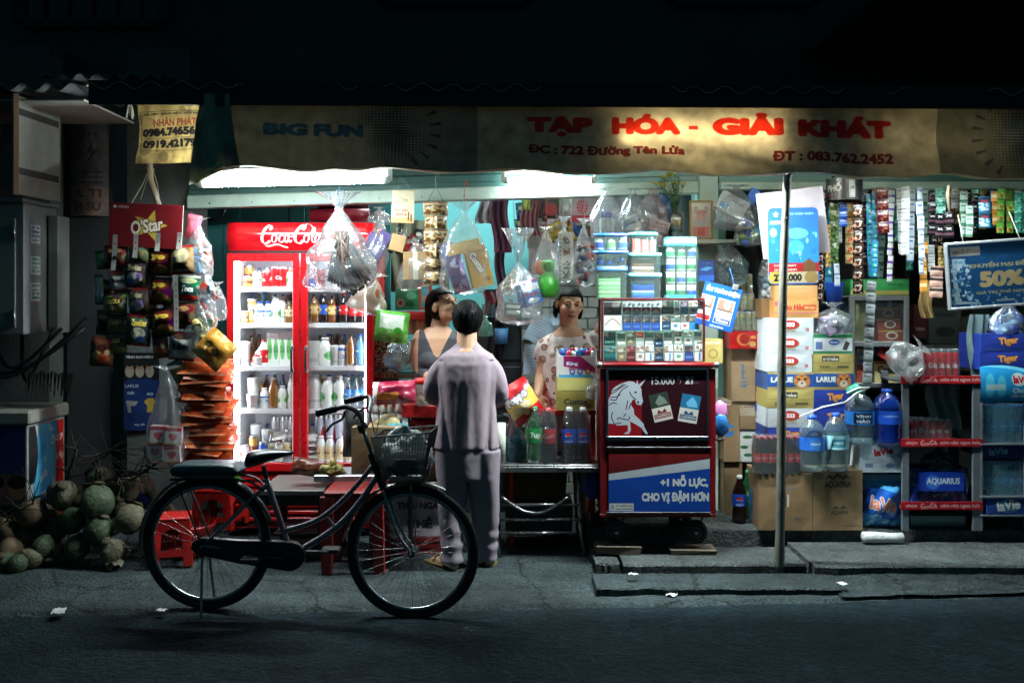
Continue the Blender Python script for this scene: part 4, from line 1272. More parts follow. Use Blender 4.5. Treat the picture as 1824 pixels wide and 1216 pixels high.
mb = MB();mb.box(-X+.031,X-.031,FD-.05,FD-.04,fzd0,fzd1,INW);mb.box(-X+.031,-X+.038,.055,FD-.05,fzd0,fzd1,INW);mb.box(X-.038,X-.031,.055,FD-.05,fzd0,fzd1,INW)
mb.box(-X+.031,X-.031,.055,FD-.05,fzd1,fzd1+.01,INW);mb.box(-X+.031,X-.031,.055,FD-.05,fzd0-.01,fzd0,INW);mb.build('liner',fr)

# lettering written with a flat pen
def script_cola(pr,x,y,s,col,full=True):
 """the drink's name in looped script, x, y = left end of the baseline, s = x-height"""
 def st(pts,w=.26,nib=18):w *= .68;pr.stroke([(x+px*s,y-py*s) for px,py in pts],w*s,col,nib)
 # big C with an inner loop and a long tail
 st([(1.25,1.75),(1.15,2.15),(.85,2.2),(.35,1.6),(.05,.7),(.15,.05),(.6,-.1),(1.05,.25)],.42)
 st([(1.25,1.75),(1.1,1.55),(1.0,1.75),(1.15,2.1)],.16)
 st([(.2,.05),(.5,-.38),(1.0,-.42),(1.6,-.25),(2.2,-.25),(2.7,-.48),(3.3,-.62)],.26,60)
 st([(1.75,.95),(1.4,.85),(1.3,.3),(1.55,.02),(1.85,.3),(1.9,.75),(1.75,.95),(2.1,.9)],.24)
 st([(2.75,.8),(2.6,1.0),(2.3,.7),(2.25,.2),(2.5,0),(2.8,.3)],.24)
 st([(3.4,.8),(3.2,1.0),(2.95,.65),(2.95,.15),(3.15,.02),(3.4,.5),(3.5,.95),(3.42,.3),(3.6,.03),(3.8,.3)],.25)
 pr.stroke([(x+3.75*s,y-.75*s),(x+4.1*s,y-.85*s)],.2*s,col)
 if True:
  st([(5.55,1.95),(5.35,2.3),(4.95,2.1),(4.45,1.4),(4.25,.6),(4.4,.05),(4.85,-.1),(5.3,.3)],.42)
  st([(5.55,1.95),(5.3,1.55),(5.15,1.85),(5.6,2.35),(6.1,2.3),(6.5,1.9)],.2)
  st([(5.85,.95),(5.5,.85),(5.4,.3),(5.65,.02),(5.95,.3),(6.0,.75),(5.85,.95),(6.2,.95)],.24)
 if full:
  st([(6.3,.4),(6.7,1.2),(6.75,1.9),(6.5,1.8),(6.4,.8),(6.5,.05),(6.75,.1)],.24)
  st([(7.3,.8),(7.1,1.0),(6.85,.65),(6.85,.15),(7.05,.02),(7.3,.5),(7.4,.95),(7.3,.3),(7.5,.03),(7.8,.25)],.25)
pr = Print(260,50,(196,16,26),3)
script_cola(pr,62,36,14.0,(236,232,228),full=True)
mb = MB();CV = .05
def hd(u,v):return Vector((-X+2*X*u,.048-CV*math.sin(PI*(.12+.76*v)),fzh0+(fzt-fzh0)*v))
mb.grid(hd,14,8,pr.mat(.16,coat=.4,wear=.03))
mb.quad([hd(0,0),hd(1,0),(X,.06,fzh0),(-X,.06,fzh0)],FR_RED);mb.quad([hd(1,1),hd(0,1),(-X,.06,fzt),(X,.06,fzt)],FR_RED)
for sx,uu in ((-X,0),(X,1)):mb.add([hd(uu,v/8) for v in range(9)]+[(sx,.06,fzt),(sx,.06,fzh0)],[tuple(range(11))],FR_RED)
mb.build('header',fr)
fb('gasket',-X,X,.02,.05,fzh0-.02,fzh0-.001,m=BLACK)
# doors
dw = X-.004
GLS = film((240,246,248),.012,.02,.05,0.0)
for s in (-1,1):
 xa,xb = (-X,-.004) if s < 0 else (.004,X)
 d = link('door',None,fr)
 ti,to = S(12,FY),S(12,FY)
 tl,tr = (to,ti) if s < 0 else (ti,to)
 mb = MB();mb.box(xa,xa+tl,0,.045,fzd0-.04,fzd1,FR_RED);mb.box(xb-tr,xb,0,.045,fzd0-.04,fzd1,FR_RED)
 mb.box(xa+tl+.0005,xb-tr-.0005,.001,.045,fzd1-S(14,FY),fzd1,FR_RED);mb.box(xa+tl+.0005,xb-tr-.0005,.001,.045,fzd0-.04,fzd0+.012,FR_RED)
 mb.build('door_frame',d,bevel=.003)
 mb = MB();mb.quad([(xa+tl,.02,fzd0+.012),(xb-tr,.02,fzd0+.012),(xb-tr,.02,fzd1-.05),(xa+tl,.02,fzd1-.05)],GLS);mb.build('glass',d)
 hx = -.045 if s < 0 else .045
 hz0,hz1 = P(0,660,FY).z,P(0,618,FY).z
 mb = MB();mb.tube([(hx,0,hz1),(hx,-.04,hz1-.002),(hx,-.045,hz1-.02),(hx,-.045,hz0+.02),(hx,-.04,hz0+.002),(hx,0,hz0)],.008,BLACK,8)
 for z in (hz0,hz1):mb.blob((hx-.0,-.012,z),(.012,.012,.012),STEEL,8,6)
 mb.build('handle',d)
# base with louvres and a small readout
fb('base_panel',-X+.01,X-.01,.03,.05,.05,fzd0-.052,m=FR_DK)
for k in range(7):
 z = .10+k*.045
 fb('louvre',-X+.05,X-.05,.018,.028,z,z+.022,m=FR_RED,bevel=.003)
pr = Print(20,10,(20,24,20),3);pr.text('EF',12,5,9,6,(80,220,90),bold=2)
fb('readout',-X+.02,-X+.10,.016,.03,fzd0-.105,fzd0-.065,m=BLACK,front=pr.mat(.3))
for sx in (-X+.08,X-.08):
 mb = MB();mb.lathe([(0,0),(.02,0),(.02,.05),(0,.05)],BLACK,10,(sx,.12,0));mb.build('foot',fr)
# inside light, shelves
FRL = glow((238,244,255),10.0)
for sx in (-X+.05,X-.05):
 mb = MB();mb.box(sx-.01,sx+.01,.062,.082,fzd0+.02,fzd1-.02,FRL);mb.build('light_strip',fr)
mb = MB();mb.box(-X+.07,X-.07,.07,.095,fzd1-.022,fzd1-.008,FRL);mb.build('light_strip',fr)
shelf_py = [512,576,652,728]
SHZ = [P(0,y,FY+.1).z for y in shelf_py]
for z in SHZ:
 mb = MB();mb.box(-X+.04,X-.04,.09,FD-.07,z-.022,z-.004,mat((214,216,218),.35));mb.box(-X+.04,X-.04,.082,.089,z-.028,z+.004,INW);mb.build('shelf',fr,bevel=.001)
mb = MB();mb.box(-.02,.02,.1,.13,fzd0,fzd1,INW);mb.build('divider',fr)

# ---- what stands on the shelves
def canlabel(bg,words='',col=(230,230,226),band=None,rough=.25,seed=0,ell=None):
 pr = Print(60,40,bg,2)
 if band:pr.rect(0,band[0],60,band[1],band[2])
 for q in (0,30):
  if ell:pr.ell(15+q,20,ell[0],ell[1],ell[2])
  if words:pr.text(words,15+q,20,22,9,col,bold=3,rot=0,outline=None)
 return pr.mat(rough,metal=.0,wear=.04)
L = {'red':canlabel((200,20,26),'Coca',(236,232,230)),'redb':canlabel((196,16,24),'Cola',(236,232,230)),'white':canlabel((222,226,222),'Bird',(90,150,120),(6,12,(150,190,170))),'gold':canlabel((190,148,70),'gold',(90,50,20),(14,26,(130,70,40))),
     'green':canlabel((206,220,208),'7',(60,150,90),None,.25,0,(9,12,(90,180,120))),'blue':canlabel((190,196,206),'',(0,0,0),(22,40,(30,70,190)),.25,0,(8,11,(196,60,60))),'oval':canlabel((206,206,206),'',(0,0,0),None,.3,0,(9,7,(180,60,44))),
     'milkg':canlabel((224,228,222),'Sữa',(60,140,70),None,.4,0,(11,13,(110,186,110))),'milkb':canlabel((224,228,228),'Sữa',(60,110,190),(2,8,(60,110,200)),.4),'tea':canlabel((206,160,70),'Trà',(70,40,20),(6,34,(226,196,140))),
     'pep':canlabel((40,90,190),'pepsi',(230,230,228),None,.4,0,(10,13,(226,196,90))),'cola':canlabel((206,30,34),'Cola',(236,232,230)),'water':canlabel((70,130,200),'aqua',(230,236,240)),'plainw':canlabel((224,226,222),'',(0,0,0),(28,34,(190,196,190)),.4),'gwr':canlabel((216,206,160),'sâm',(120,80,30),(0,10,(226,220,190)),.3),'b2':canlabel((210,214,216),'',(0,0,0),(0,12,(50,90,190)),.3,0,(7,8,(60,130,200)))}
BCLR = film((226,236,240),.08,.05,.35,.05)
BCOLA = mat((26,12,10),.12,0,.05);BTEA = film((206,140,50),.55,.06,.4,.05);BBLUE = film((120,196,226),.5,.06,.4,.05);BAMB = mat((120,66,24),.15)
BWHT = mat((224,226,222),.35,0,.03)
CAPS = {c:mat(v,.4) for c,v in {'g':(40,120,80),'w':(222,222,220),'b':(40,90,200),'r':(196,40,36),'k':(40,36,40),'y':(170,140,80)}.items()}
FM = {}
def item(kind,px,base,h,w,lab,grp='drinks in the fridge',cat='bottle',name=None,dy=.0,tilt=0.0):
 """one drink: photo column px, shelf z, photo height and width"""
 Y = FY+.15+dy;hh,r = S(h,Y),S(w,Y)/2*1.1
 key = (kind,h,w)
 if key not in FM:
  k = kind.split('.')
  if k[0] == 'can':FM[key] = can_mb(hh,r,L[k[1]]).mesh('drink_can')
  elif k[0] == 'cup':
   FM[key] = MB().lathe([(0,.002),(r*.8,0),(r,hh*.9),(r*1.06,hh*.92),(r*1.06,hh*.97),(0,hh)],BWHT,16,ms=[BWHT,L[k[1]],BWHT,BWHT,BWHT]).mesh('drink_cup')
  elif k[0] == 'box':FM[key] = carton_mb(r*2,hh,r*1.6,BWHT,front=L[k[1]],flap=False).mesh('milk_carton')
  else:
   body = {'cola':BCOLA,'tea':BTEA,'blue':BBLUE,'clr':BCLR,'amb':BAMB,'wht':BWHT}[k[1]]
   FM[key] = bottle_mb(hh,r,body,L[k[2]] if k[2] != '-' else None,(.30,.62) if k[0] == 'bot' else (.12,.62),CAPS[k[3]],'soda' if k[0] == 'bot' else 'milk',.1,16).mesh('drink_bottle')
 p = P(px,530,Y);p.z = base+.0005
 o = link(name or {'can':'drink_can','cup':'drink_cup','box':'milk_carton'}.get(kind.split('.')[0],'drink_bottle'),FM[key],None,p,(0,tilt,random.uniform(-.5,.5) if kind[:3] != 'box' else random.uniform(-.1,.1)))
 tag(o,lab,{'can':'can','cup':'cup','box':'carton'}.get(kind.split('.')[0],cat),grp)
 return o
z1_,z2_,z3_,z4_ = SHZ;z5_ = fzd0+.001
T_,M2_,M3_,M4_,B_ = [' on the top shelf of the red fridge',' on fridge shelf two',' on fridge shelf three',' on fridge shelf four',' low in the red fridge']
# top shelf
item('can.gold',442,z1_,20,16,'short gold can at the left end'+T_);item('can.white',459,z1_,29,16,'white can left of the red cans'+T_);item('can.red',475,z1_,29,16,'short red can with white script'+T_)
item('can.red',490,z1_,37,15,'tall red and white can'+T_);item('can.redb',505,z1_,36,15,'tall all red can with script'+T_);item('can.green',518,z1_,28,15,'pale green can next to the door edge'+T_)
item('can.gold',444,z1_,40,16,'tall amber can behind the short gold one'+T_,dy=.14);item('can.white',490,z1_,30,16,'pale can in the back row'+T_,dy=.16)
item('can.blue',556,z1_,36,15,'blue can half behind the hanging brown bag'+T_);item('can.green',600,z1_,34,15,'green can behind the hanging brown bag'+T_);item('can.red',622,z1_,34,15,'red can right of the hanging brown bag'+T_);item('can.redb',640,z1_,34,15,'red can at the right wall'+T_)
# second shelf
item('cup.tea',436,z2_,22,14,'stacked yellow cup, lower left'+M2_);item('cup.tea',450,z2_,44,16,'tall stack of yellow dessert cups'+M2_,dy=.02);item('milk.wht.milkb.b',463,z2_,38,17,'white bottle with blue cap, left of its twin'+M2_);item('milk.wht.milkb.b',478,z2_,38,15,'slim white bottle with blue cap, right of its twin'+M2_)
item('bot.blue.-.b',470,z2_,55,18,'bright blue bottle in the back row'+M2_,dy=.12);item('milk.wht.milkg.w',492,z2_,48,18,'white milk bottle with green print in the left door'+M2_);item('milk.wht.plainw.w',502,z2_,48,15,'plain white milk bottle'+M2_,dy=.02);item('bot.tea.gwr.k',515,z2_,40,16,'amber tea bottle with cream label in the left door'+M2_);item('bot.amb.-.r',512,z2_,50,13,'dark bottle with red cap behind the tea'+M2_,dy=.1)
item('bot.tea.tea.g',561,z2_,52,17,'tea bottle with green cap and orange label'+M2_);item('bot.cola.pep.w',577,z2_,53,15,'dark cola bottle with a blue label'+M2_);item('bot.amb.tea.k',592,z2_,50,14,'brown tea bottle without bright label'+M2_);item('bot.cola.pep.k',603,z2_,48,12,'cola bottle with blue label in the back'+M2_,dy=.06)
item('bot.cola.cola.r',613,z2_,52,15,'cola bottle with red label and red cap, left of its twins'+M2_);item('bot.cola.cola.r',629,z2_,44,15,'second red label cola bottle from the left'+M2_);item('bot.cola.cola.w',644,z2_,44,14,'red label cola bottle nearest the right wall'+M2_);item('bot.cola.cola.w',651,z2_,36,9,'cola bottle half hidden at the right end'+M2_,dy=.05)
# third shelf
item('cup.plainw',437,z3_,44,16,'plain white tub at the left end'+M3_);item('milk.wht.cola.w',454,z3_,34,14,'white bottle leaning left'+M3_,tilt=.35);item('milk.wht.cola.r',470,z3_,46,14,'red bottle with white base'+M3_);item('bot.amb.-.y',449,z3_,48,12,'dark bottle with brass cap in the back'+M3_,dy=.1)
item('box.milkg',486,z3_,59,20,'tall white milk carton with olive print'+M3_);item('box.milkg',509,z3_,59,21,'tall white milk carton with green print beside the door'+M3_);item('cup.plainw',460,z3_,16,14,'short white yoghurt cup'+M3_,dy=-.02)
item('box.plainw',560,z3_,44,18,'plain white carton by the handles'+M3_);item('milk.wht.milkg.w',579,z3_,50,21,'white milk bottle with a green leaf'+M3_);item('cup.plainw',597,z3_,37,14,'white carton cup left of its twin'+M3_);item('cup.milkb',609,z3_,37,13,'white cup with yellow edge'+M3_);item('bot.tea.-.k',625,z3_,55,16,'amber bottle without label'+M3_);item('bot.blue.water.b',642,z3_,56,17,'sky blue bottle at the right'+M3_);item('bot.clr.-.b',632,z3_,52,12,'clear bottle with blue cap in the back row'+M3_,dy=.12)
for i,(x,c) in enumerate(((570,'g'),(592,'k'),(605,'k'))):item('bot.amb.-.%s' % c,x,z3_,52,13,['dark bottle with green cap','first dark bottle with black cap','second dark bottle with black cap'][i]+' in the back row'+M3_,dy=.16)
# fourth shelf
item('cup.plainw',452,z4_,54,20,'tall stack of white tubs'+M4_,dy=.03);item('cup.plainw',449,z4_,26,18,'white tub in front of the stack'+M4_,dy=-.03);item('milk.wht.milkb.w',471,z4_,36,14,'slim white bottle left of the amber one'+M4_);item('bot.tea.-.w',487,z4_,54,17,'golden tea bottle'+M4_);item('milk.wht.milkg.w',503,z4_,40,15,'white bottle with green print right of the golden tea'+M4_);item('milk.wht.milkg.w',520,z4_,60,14,'tall white bottle by the door edge'+M4_)
item('bot.amb.-.y',475,z4_,52,13,'dark bottle with brass cap behind the golden tea'+M4_,dy=.12);item('bot.blue.-.b',504,z4_,52,12,'bottle with blue cap in the back'+M4_,dy=.12)
item('milk.wht.plainw.w',560,z4_,60,24,'big white bottle behind the handle'+M4_);item('milk.wht.milkg.w',584,z4_,56,22,'white milk bottle with green shoulder, left of its twin'+M4_);item('milk.wht.milkg.w',604,z4_,57,19,'white milk bottle with green shoulder, right of its twin'+M4_)
for i,x in enumerate((620,634,648)):item('bot.clr.water.%s' % ('w' if i != 1 else 'g'),x,z4_,54,14,['clear water bottle with blue label, left one','clear water bottle with a green cap','clear water bottle with blue label, right one'][i]+M4_)
# bottom
for i,x in enumerate((491,507,521)):item('can.oval',x,z5_,72,15,['silver can with red oval, left one in the back','silver can with red oval, middle one in the back','silver can with red oval by the door edge'][i]+B_,dy=.2)
item('cup.plainw',456,z5_,60,18,'tall white tub at the back left'+B_,dy=.16);item('cup.plainw',476,z5_,52,18,'white tub behind the blue can'+B_,dy=.14);item('can.gold',452,z5_,46,15,'gold can in the left door'+B_);item('can.b2',469,z5_,36,14,'small white and blue can'+B_,dy=-.03);item('bot.clr.gwr.y',484,z5_,52,14,'gold label bottle left of the green can'+B_,dy=.02);item('can.green',497,z5_,34,14,'small green can'+B_,dy=-.03);item('bot.clr.gwr.w',511,z5_,56,15,'gold label bottle right of the green can'+B_);item('can.oval',437,z5_,30,14,'silver can at the left wall'+B_,dy=-.02)
for i,x in enumerate((569,587,604,620)):item('can.blue',x,z5_,76,16,'silver can with blue foot, '+ORD(i)+' in the right door'+B_,dy=.2)
for i,x in enumerate((572,588,606,624)):item('milk.wht.gwr.w',x,z5_,46,15,'cream bottle with gold shoulder, '+ORD(i)+' from the left'+B_,dy=-.02)
for i in range(5):
 mb = MB();pouch(mb,.10,.13,.03,mat((206,200,196),.35),mat((206,200,196),.35),seed=i)
 mthing(mb,'milk_pouch','pale drink pouch lying in a stack behind the door bar, '+['topmost','second','third','fourth','lowest'][i],'pouch',P(552+4*(i % 2),778+10*i,FY+.16),(-1.3,.1*math.sin(i*3),.3*math.sin(i)),'pouches stacked in the fridge')
mb = MB();pouch(mb,.2,.12,.03,mat((196,192,186),.35),mat((196,192,186),.35),seed=8);mthing(mb,'milk_pouch','long pale pouch lying over the cans at the bottom left of the fridge','pouch',P(512,772,FY+.2),(-1.2,-.2,0),'pouches stacked in the fridge')
# a second row of drinks fills the shelves behind
rd = random.Random(21);KN = [('bot.amb.-.k','dark bottle with black cap'),('bot.tea.tea.g','tea bottle with green cap'),('can.redb','red can'),('bot.clr.water.b','clear water bottle'),('can.green','pale green can'),('bot.cola.cola.r','red capped cola bottle'),('bot.blue.-.b','blue bottle'),('can.gold','gold can'),('milk.wht.milkb.b','white bottle with blue cap')]
for zf,nm,h0 in ((z1_,'the top fridge shelf',36),(z2_,'fridge shelf two',50),(z3_,'fridge shelf three',52),(z4_,'fridge shelf four',52),(z5_,'the fridge floor',56)):
 xs_ = list(range(434,526,14))+list(range(558,655,14))
 for i,x in enumerate(xs_):
  k,nmk = rd.choice(KN);item(k,x,zf,min(h0,40) if k[0] == 'c' else h0,13,'%s, last row of %s, %s from the left' % (nmk,nm,ORD(i)),dy=.27)
# ================================================================== bags hanging over the counter
HY_ = 6.3
def boxpart(t,name,x,y,w,h,d,front,m,ry=0,rz=0,Y=None,rx=0):
 """box shaped content of a bag or shelf: centre at photo (x, y)"""
 Yt = Y or t.location.y
 mb = MB();W_,H_,D_ = S(w,Yt)/2,S(h,Yt)/2,S(d,Yt)/2
 mb.box(-W_,W_,-D_,D_,-H_,H_,m,front=front,jit=.0015)
 o = mb.build(name,t,bevel=.002)
 o.location = P(x,y,Yt)-t.location;o.rotation_euler = (rx,ry,rz)
 return o
BRN = mat((150,118,80),.8,0,.2,scale=6,dirt=.15)
GOLDB = mat((176,136,66),.45,0,.12)
# big bag of dark brown fibre
t = clear_bag('big clear bag of dark brown fibres hanging in front of the fridge',604,372,522,118,6.1,21,film((230,236,240),.14,.1,.55,.9,14.),tuft=.2,hookto=(604,318),hm=mat((60,120,170),.6),base=.25,fold=.16,flat=.55)
def fibre(mb):
 rd = random.Random(5)
 cols = [mat((54,38,32),.6),mat((36,26,24),.6),mat((84,62,52),.55)]
 for i in range(300):
  x0 = rd.uniform(-.05,.03);y0 = rd.uniform(-.06,.04)
  x1_ = rd.uniform(-.09,.15);L_ = rd.uniform(.26,.40)*(1-abs(x1_-.05)*1.7)
  pts = [Vector((x0+(x1_-x0)*s**1.4+.012*math.sin(s*7+i),y0-.03*math.sin(s*3)+rd.uniform(-.004,.004),-L_*s)) for s in [k/6 for k in range(7)]]
  mb.tube(pts,rd.uniform(.005,.009),cols[i % 3],4,caps=False)
o = inbag(t,fibre,'brown_fibre',614,412);o['kind'] = 'stuff'
# purple pack bag
t = clear_bag('clear bag of purple packs beside the big brown one',682,392,500,56,6.35,22,CLEAR,rot=.28)
PURP = mat((62,48,96),.3,0,.3)
for i,(x,y,r) in enumerate(((676,448,.35),(682,470,.2),(690,440,.5))):
 boxpart(t,'purple_pack',x,y,22,60,16,mat((74,60,112),.3,0,.4,scale=30) if i != 1 else mat((150,146,160),.3),PURP,r-.28)
# calendar card
pr = Print(42,58,(196,182,152),3)
pr.text('Cơm',21,17,18,8,(120,110,90),bold=1);pr.text('ĐẶC BIỆT',18,36,26,5,(190,60,40),bold=3);pr.text('2016',18,43,22,5,(190,60,40),bold=3);pr.rect(0,48,42,58,(190,150,96));pr.rect(30,38,33,54,(90,60,40));pr.rect(35,42,38,56,(90,60,40))
t = thing('hanging_card','beige printed card hung by two wires above the counter','card',P(718,368,6.2),.1,ry=.03)
mb = MB();a,b = S(20,6.2),S(29,6.2);mb.box(-a,a,-.006,.006,-b,b,mat((170,156,126),.7),front=pr.mat(.6));mb.build('card',t,bevel=.001)
mb = MB();mb.tube([(-a*.5,0,b-.01),(-a*.45,0,b+.06),(-a*.6,.02,b+.10)],.0016,STEEL,5);mb.tube([(a*.7,0,b-.005),(a*.1,0,b+.06),(-a*.1,.02,b+.1)],.0016,STEEL,5);mb.build('wire',t)
mb = MB();
for k in range(3):mb.tube([(-a*.5+.03*k,.05,-b),(-a*.5+.03*k,.05,-b-.11)],.0015,STEEL,4)
for k in range(3):mb.tube([(-a*.6,.05,-b-.03-.03*k),(a*.5,.05,-b-.03-.03*k)],.0015,STEEL,4)
mb.build('wire_rack',t)
# carton bag
pr = Print(60,60,(150,118,80),3);pr.rect(18,0,27,60,(196,186,166));pr.text('2',50,16,8,12,(170,50,40),bold=3);pr.text('Hàng',45,40,22,8,(120,60,44),bold=2)
CB = pr.mat(.75,wear=.2)
t = clear_bag('clear bag of brown cardboard boxes left of the sachet strip',740,432,516,92,6.25,23,CLEAR,rot=-.3,flat=.5)
boxpart(t,'cardboard_box',736,474,58,50,30,CB,BRN,.28)
boxpart(t,'cardboard_box',710,424,26,30,20,BRN,BRN,.55)
# sachet strip with two faces
def sachet_strip(label,x,y0,y1,w,n,Y,front,group='sachet strips hanging in the shop',rz=0,cols=1,name='sachet_strip',sway=.0,dz=.18,seed=0,lean=0,cat='sachet strip'):
 """a strip of n sealed sachets hanging from (x, y0) of the photo; each sachet a part"""
 t = thing(name,label,cat,P(x,y0,Y),rz,group)
 hh = S((y1-y0)/n,Y);ww = S(w,Y)
 rd = random.Random(seed+int(x));mesh = {}
 for c in range(cols):
  ang = (c-(cols-1)/2)*1.25
  for i in range(n):
   m = front[(i+c) % len(front)] if isinstance(front,list) else front
   key = (id(m),i % 2)
   if key not in mesh:
    mb = MB();pouch(mb,ww,hh*.98,ww*dz,m,m,seam=.10,nu=5,nv=6,seed=seed+i);mesh[key] = mb.mesh('sachet')
   z = -hh*(i+.5)
   o = link('sachet',mesh[key],t,(sway*math.sin(z*6+seed)+math.sin(ang)*ww*.45+lean*z,-math.cos(ang)*ww*.2+rd.uniform(-.006,.006),z),(rd.uniform(-.08,.08),rd.uniform(-.05,.05)+lean,ang*.9+rd.uniform(-.3,.3)))
 return t
def sachet(bg,words='',col=(230,226,220),band=None,seed=1,w=30,h=34,sp=None,rough=.25,metal=0.):
 pr = Print(w,h,bg,2);rd = random.Random(seed)
 if sp:pr.speck(12,sp,(2,6),(3,h*.4,w-3,h-3),seed)
 if band:pr.rect(0,h*band[0],w,h*band[1],band[2])
 if words:pr.text(words,w/2,h*.28,w*.72,h*.17,col,bold=4)
 pr.rect(0,0,w,h*.06,tuple(int(c*.75) for c in bg));pr.rect(0,h*.94,w,h,tuple(int(c*.75) for c in bg))
 return pr.mat(rough,metal=metal,bump=.2,bscale=60)
PEAN = sachet((196,176,136),'Nutifood',(60,50,40),(0,.1,(150,50,30)),3,sp=[(120,86,50),(150,116,70),(96,66,40)])
t = sachet_strip('double strip of brown peanut sachets hanging from a blue green string',776,360,508,30,6,6.2,PEAN,cols=2,dz=.4,seed=3)
mb = MB();hook(mb,(0,0,.19),(0,0,.09));mb.tube([(-.05,0,.0),(0,0,.10),(.05,0,.0)],.0025,mat((40,110,110),.6),5);mb.build('string',t)
# Custas bag
pr = Print(44,84,(176,136,66),3);pr.text('Custas',20,34,44,15,(230,222,206),bold=4,rot=68,outline=(56,44,110),ow=6);pr.ell(32,70,7,5,(120,86,40));pr.rect(0,0,44,5,(190,154,90))
CUS = pr.mat(.35,wear=.06)
t = clear_bag('clear bag of golden cake boxes and purple foil over the customer',828,378,526,86,6.15,24,CLEAR,hookto=(827,322),hm=REDSTR,tuft=.13,base=.4,fold=.12)
boxpart(t,'cake_box',852,474,38,74,20,CUS,GOLDB,-.24,.2);boxpart(t,'cake_box',826,441,60,22,22,mat((190,152,84),.4),GOLDB,-.24)
pr = Print(30,60,(96,66,110),3);pr.speck(14,[(150,130,160),(60,50,110),(190,180,196)],(2,6),seed=6)
mb = MB();pouch(mb,S(30,6.1),S(68,6.1),.05,pr.mat(.15,metal=.4,bump=.5,bscale=30),PURP,seed=3);o = mb.build('foil_pack',t);o.location = P(815,488,6.11)-t.location;o.rotation_euler = (0,-.3,0)
mb = MB();pouch(mb,S(24,6.1),S(60,6.1),.05,mat((54,60,130),.25,.3,.3),PURP,seed=4);o = mb.build('foil_pack',t);o.location = P(803,462,6.16)-t.location;o.rotation_euler = (0,-.3,0)
# wet wipes / detergent bag
t = clear_bag('ruffled clear bag of blue and white boxes left of the green bottle',923,468,580,78,6.2,25,CLEAR2,hookto=(911,322),hm=mat((60,100,150),.6),tuft=.55,base=.45,fold=.22)
pr = Print(44,60,(70,130,200),3);pr.rect(0,10,44,26,(216,222,226));pr.text('Kotex',22,34,36,11,(200,40,60),bold=3);pr.ell(22,50,16,6,(230,232,234));pr.rect(0,0,44,5,(200,60,70))
boxpart(t,'detergent_box',945,520,30,44,18,pr.mat(.35),mat((80,130,200),.4),-.3,.2)
pr = Print(30,34,(56,76,56),3);pr.rect(3,4,27,10,(190,190,176));pr.text('CHOCO',15,18,22,7,(196,190,170),bold=3);pr.rect(3,24,20,30,(96,60,44))
boxpart(t,'dark_pack',914,555,32,32,14,pr.mat(.4),mat((50,60,50),.5),.05)
inbag(t,lambda mb:[mb.lathe([(.02,-.006),(.034,-.004),(.034,.004),(.02,.006),(.02,-.006)],mat((206,170,130),.7),16,(-.01+.012*q,.01*q,-.02+.03*q),axis='y') for q in range(4)],'ring_biscuits',908,512)
boxpart(t,'blue_pack',929,527,16,44,14,mat((40,56,120),.35),mat((40,56,120),.35),-.2)
# green bottle bag
t = clear_bag('clear bag holding a round green bottle over the counter',972,408,542,50,6.25,26,CLEAR,hookto=(976,325),hm=REDSTR,tuft=.03,base=.4)
GRN = mat((62,156,50),.3,0,.08)
inbag(t,lambda mb:(mb.lathe([(0,-.10),(.05,-.10),(.072,-.08),(.076,-.03),(.066,.02),(.036,.05),(.026,.066),(.034,.07),(.046,.085),(.046,.12),(.03,.135),(0,.137)],GRN,20),mb.tube([(.02*math.cos(a*.5)-.0,-.045,.105+.014*math.sin(a*.5)) for a in range(13)],.003,mat((90,60,40),.6),5)),'green_bottle',975,502)
inbag(t,lambda mb:mb.blob((0,0,0),(.045,.03,.05),mat((220,120,50),.4),12,8),'orange_ball',966,478)
# tall printed bag
pr = Print(34,96,(206,206,196),3)
for q in range(12):pr.ell(3,6+8*q,1.4,1.6,(50,50,46))
for y in (16,40,66,86):
 rd = random.Random(y)
 for q in range(9):pr.stroke([(12+rd.uniform(-4,14),y+rd.uniform(-9,9)),(14+rd.uniform(-4,14),y+rd.uniform(-9,9))],1.8,(150,90,50) if y == 40 else (96,90,84))
t = clear_bag('slim clear bag with a tall cream printed pack',1004,402,506,36,6.25,27,CLEAR,hookto=(1000,325),tuft=.16,base=.5,fold=.08)
boxpart(t,'printed_pack',1008,456,26,84,14,pr.mat(.5),mat((206,206,196),.5),0)
t = clear_bag('clear bag of dark small toys next to the plastic tubs',1040,402,512,40,6.3,28,CLEAR2,tuft=.12,hookto=(1042,350))
inbag(t,pieces([(36,36,44),(60,40,40),(180,60,60),(200,200,200),(40,60,100)],26,.022,(.05,.13),12),'toy_pieces',1040,470)
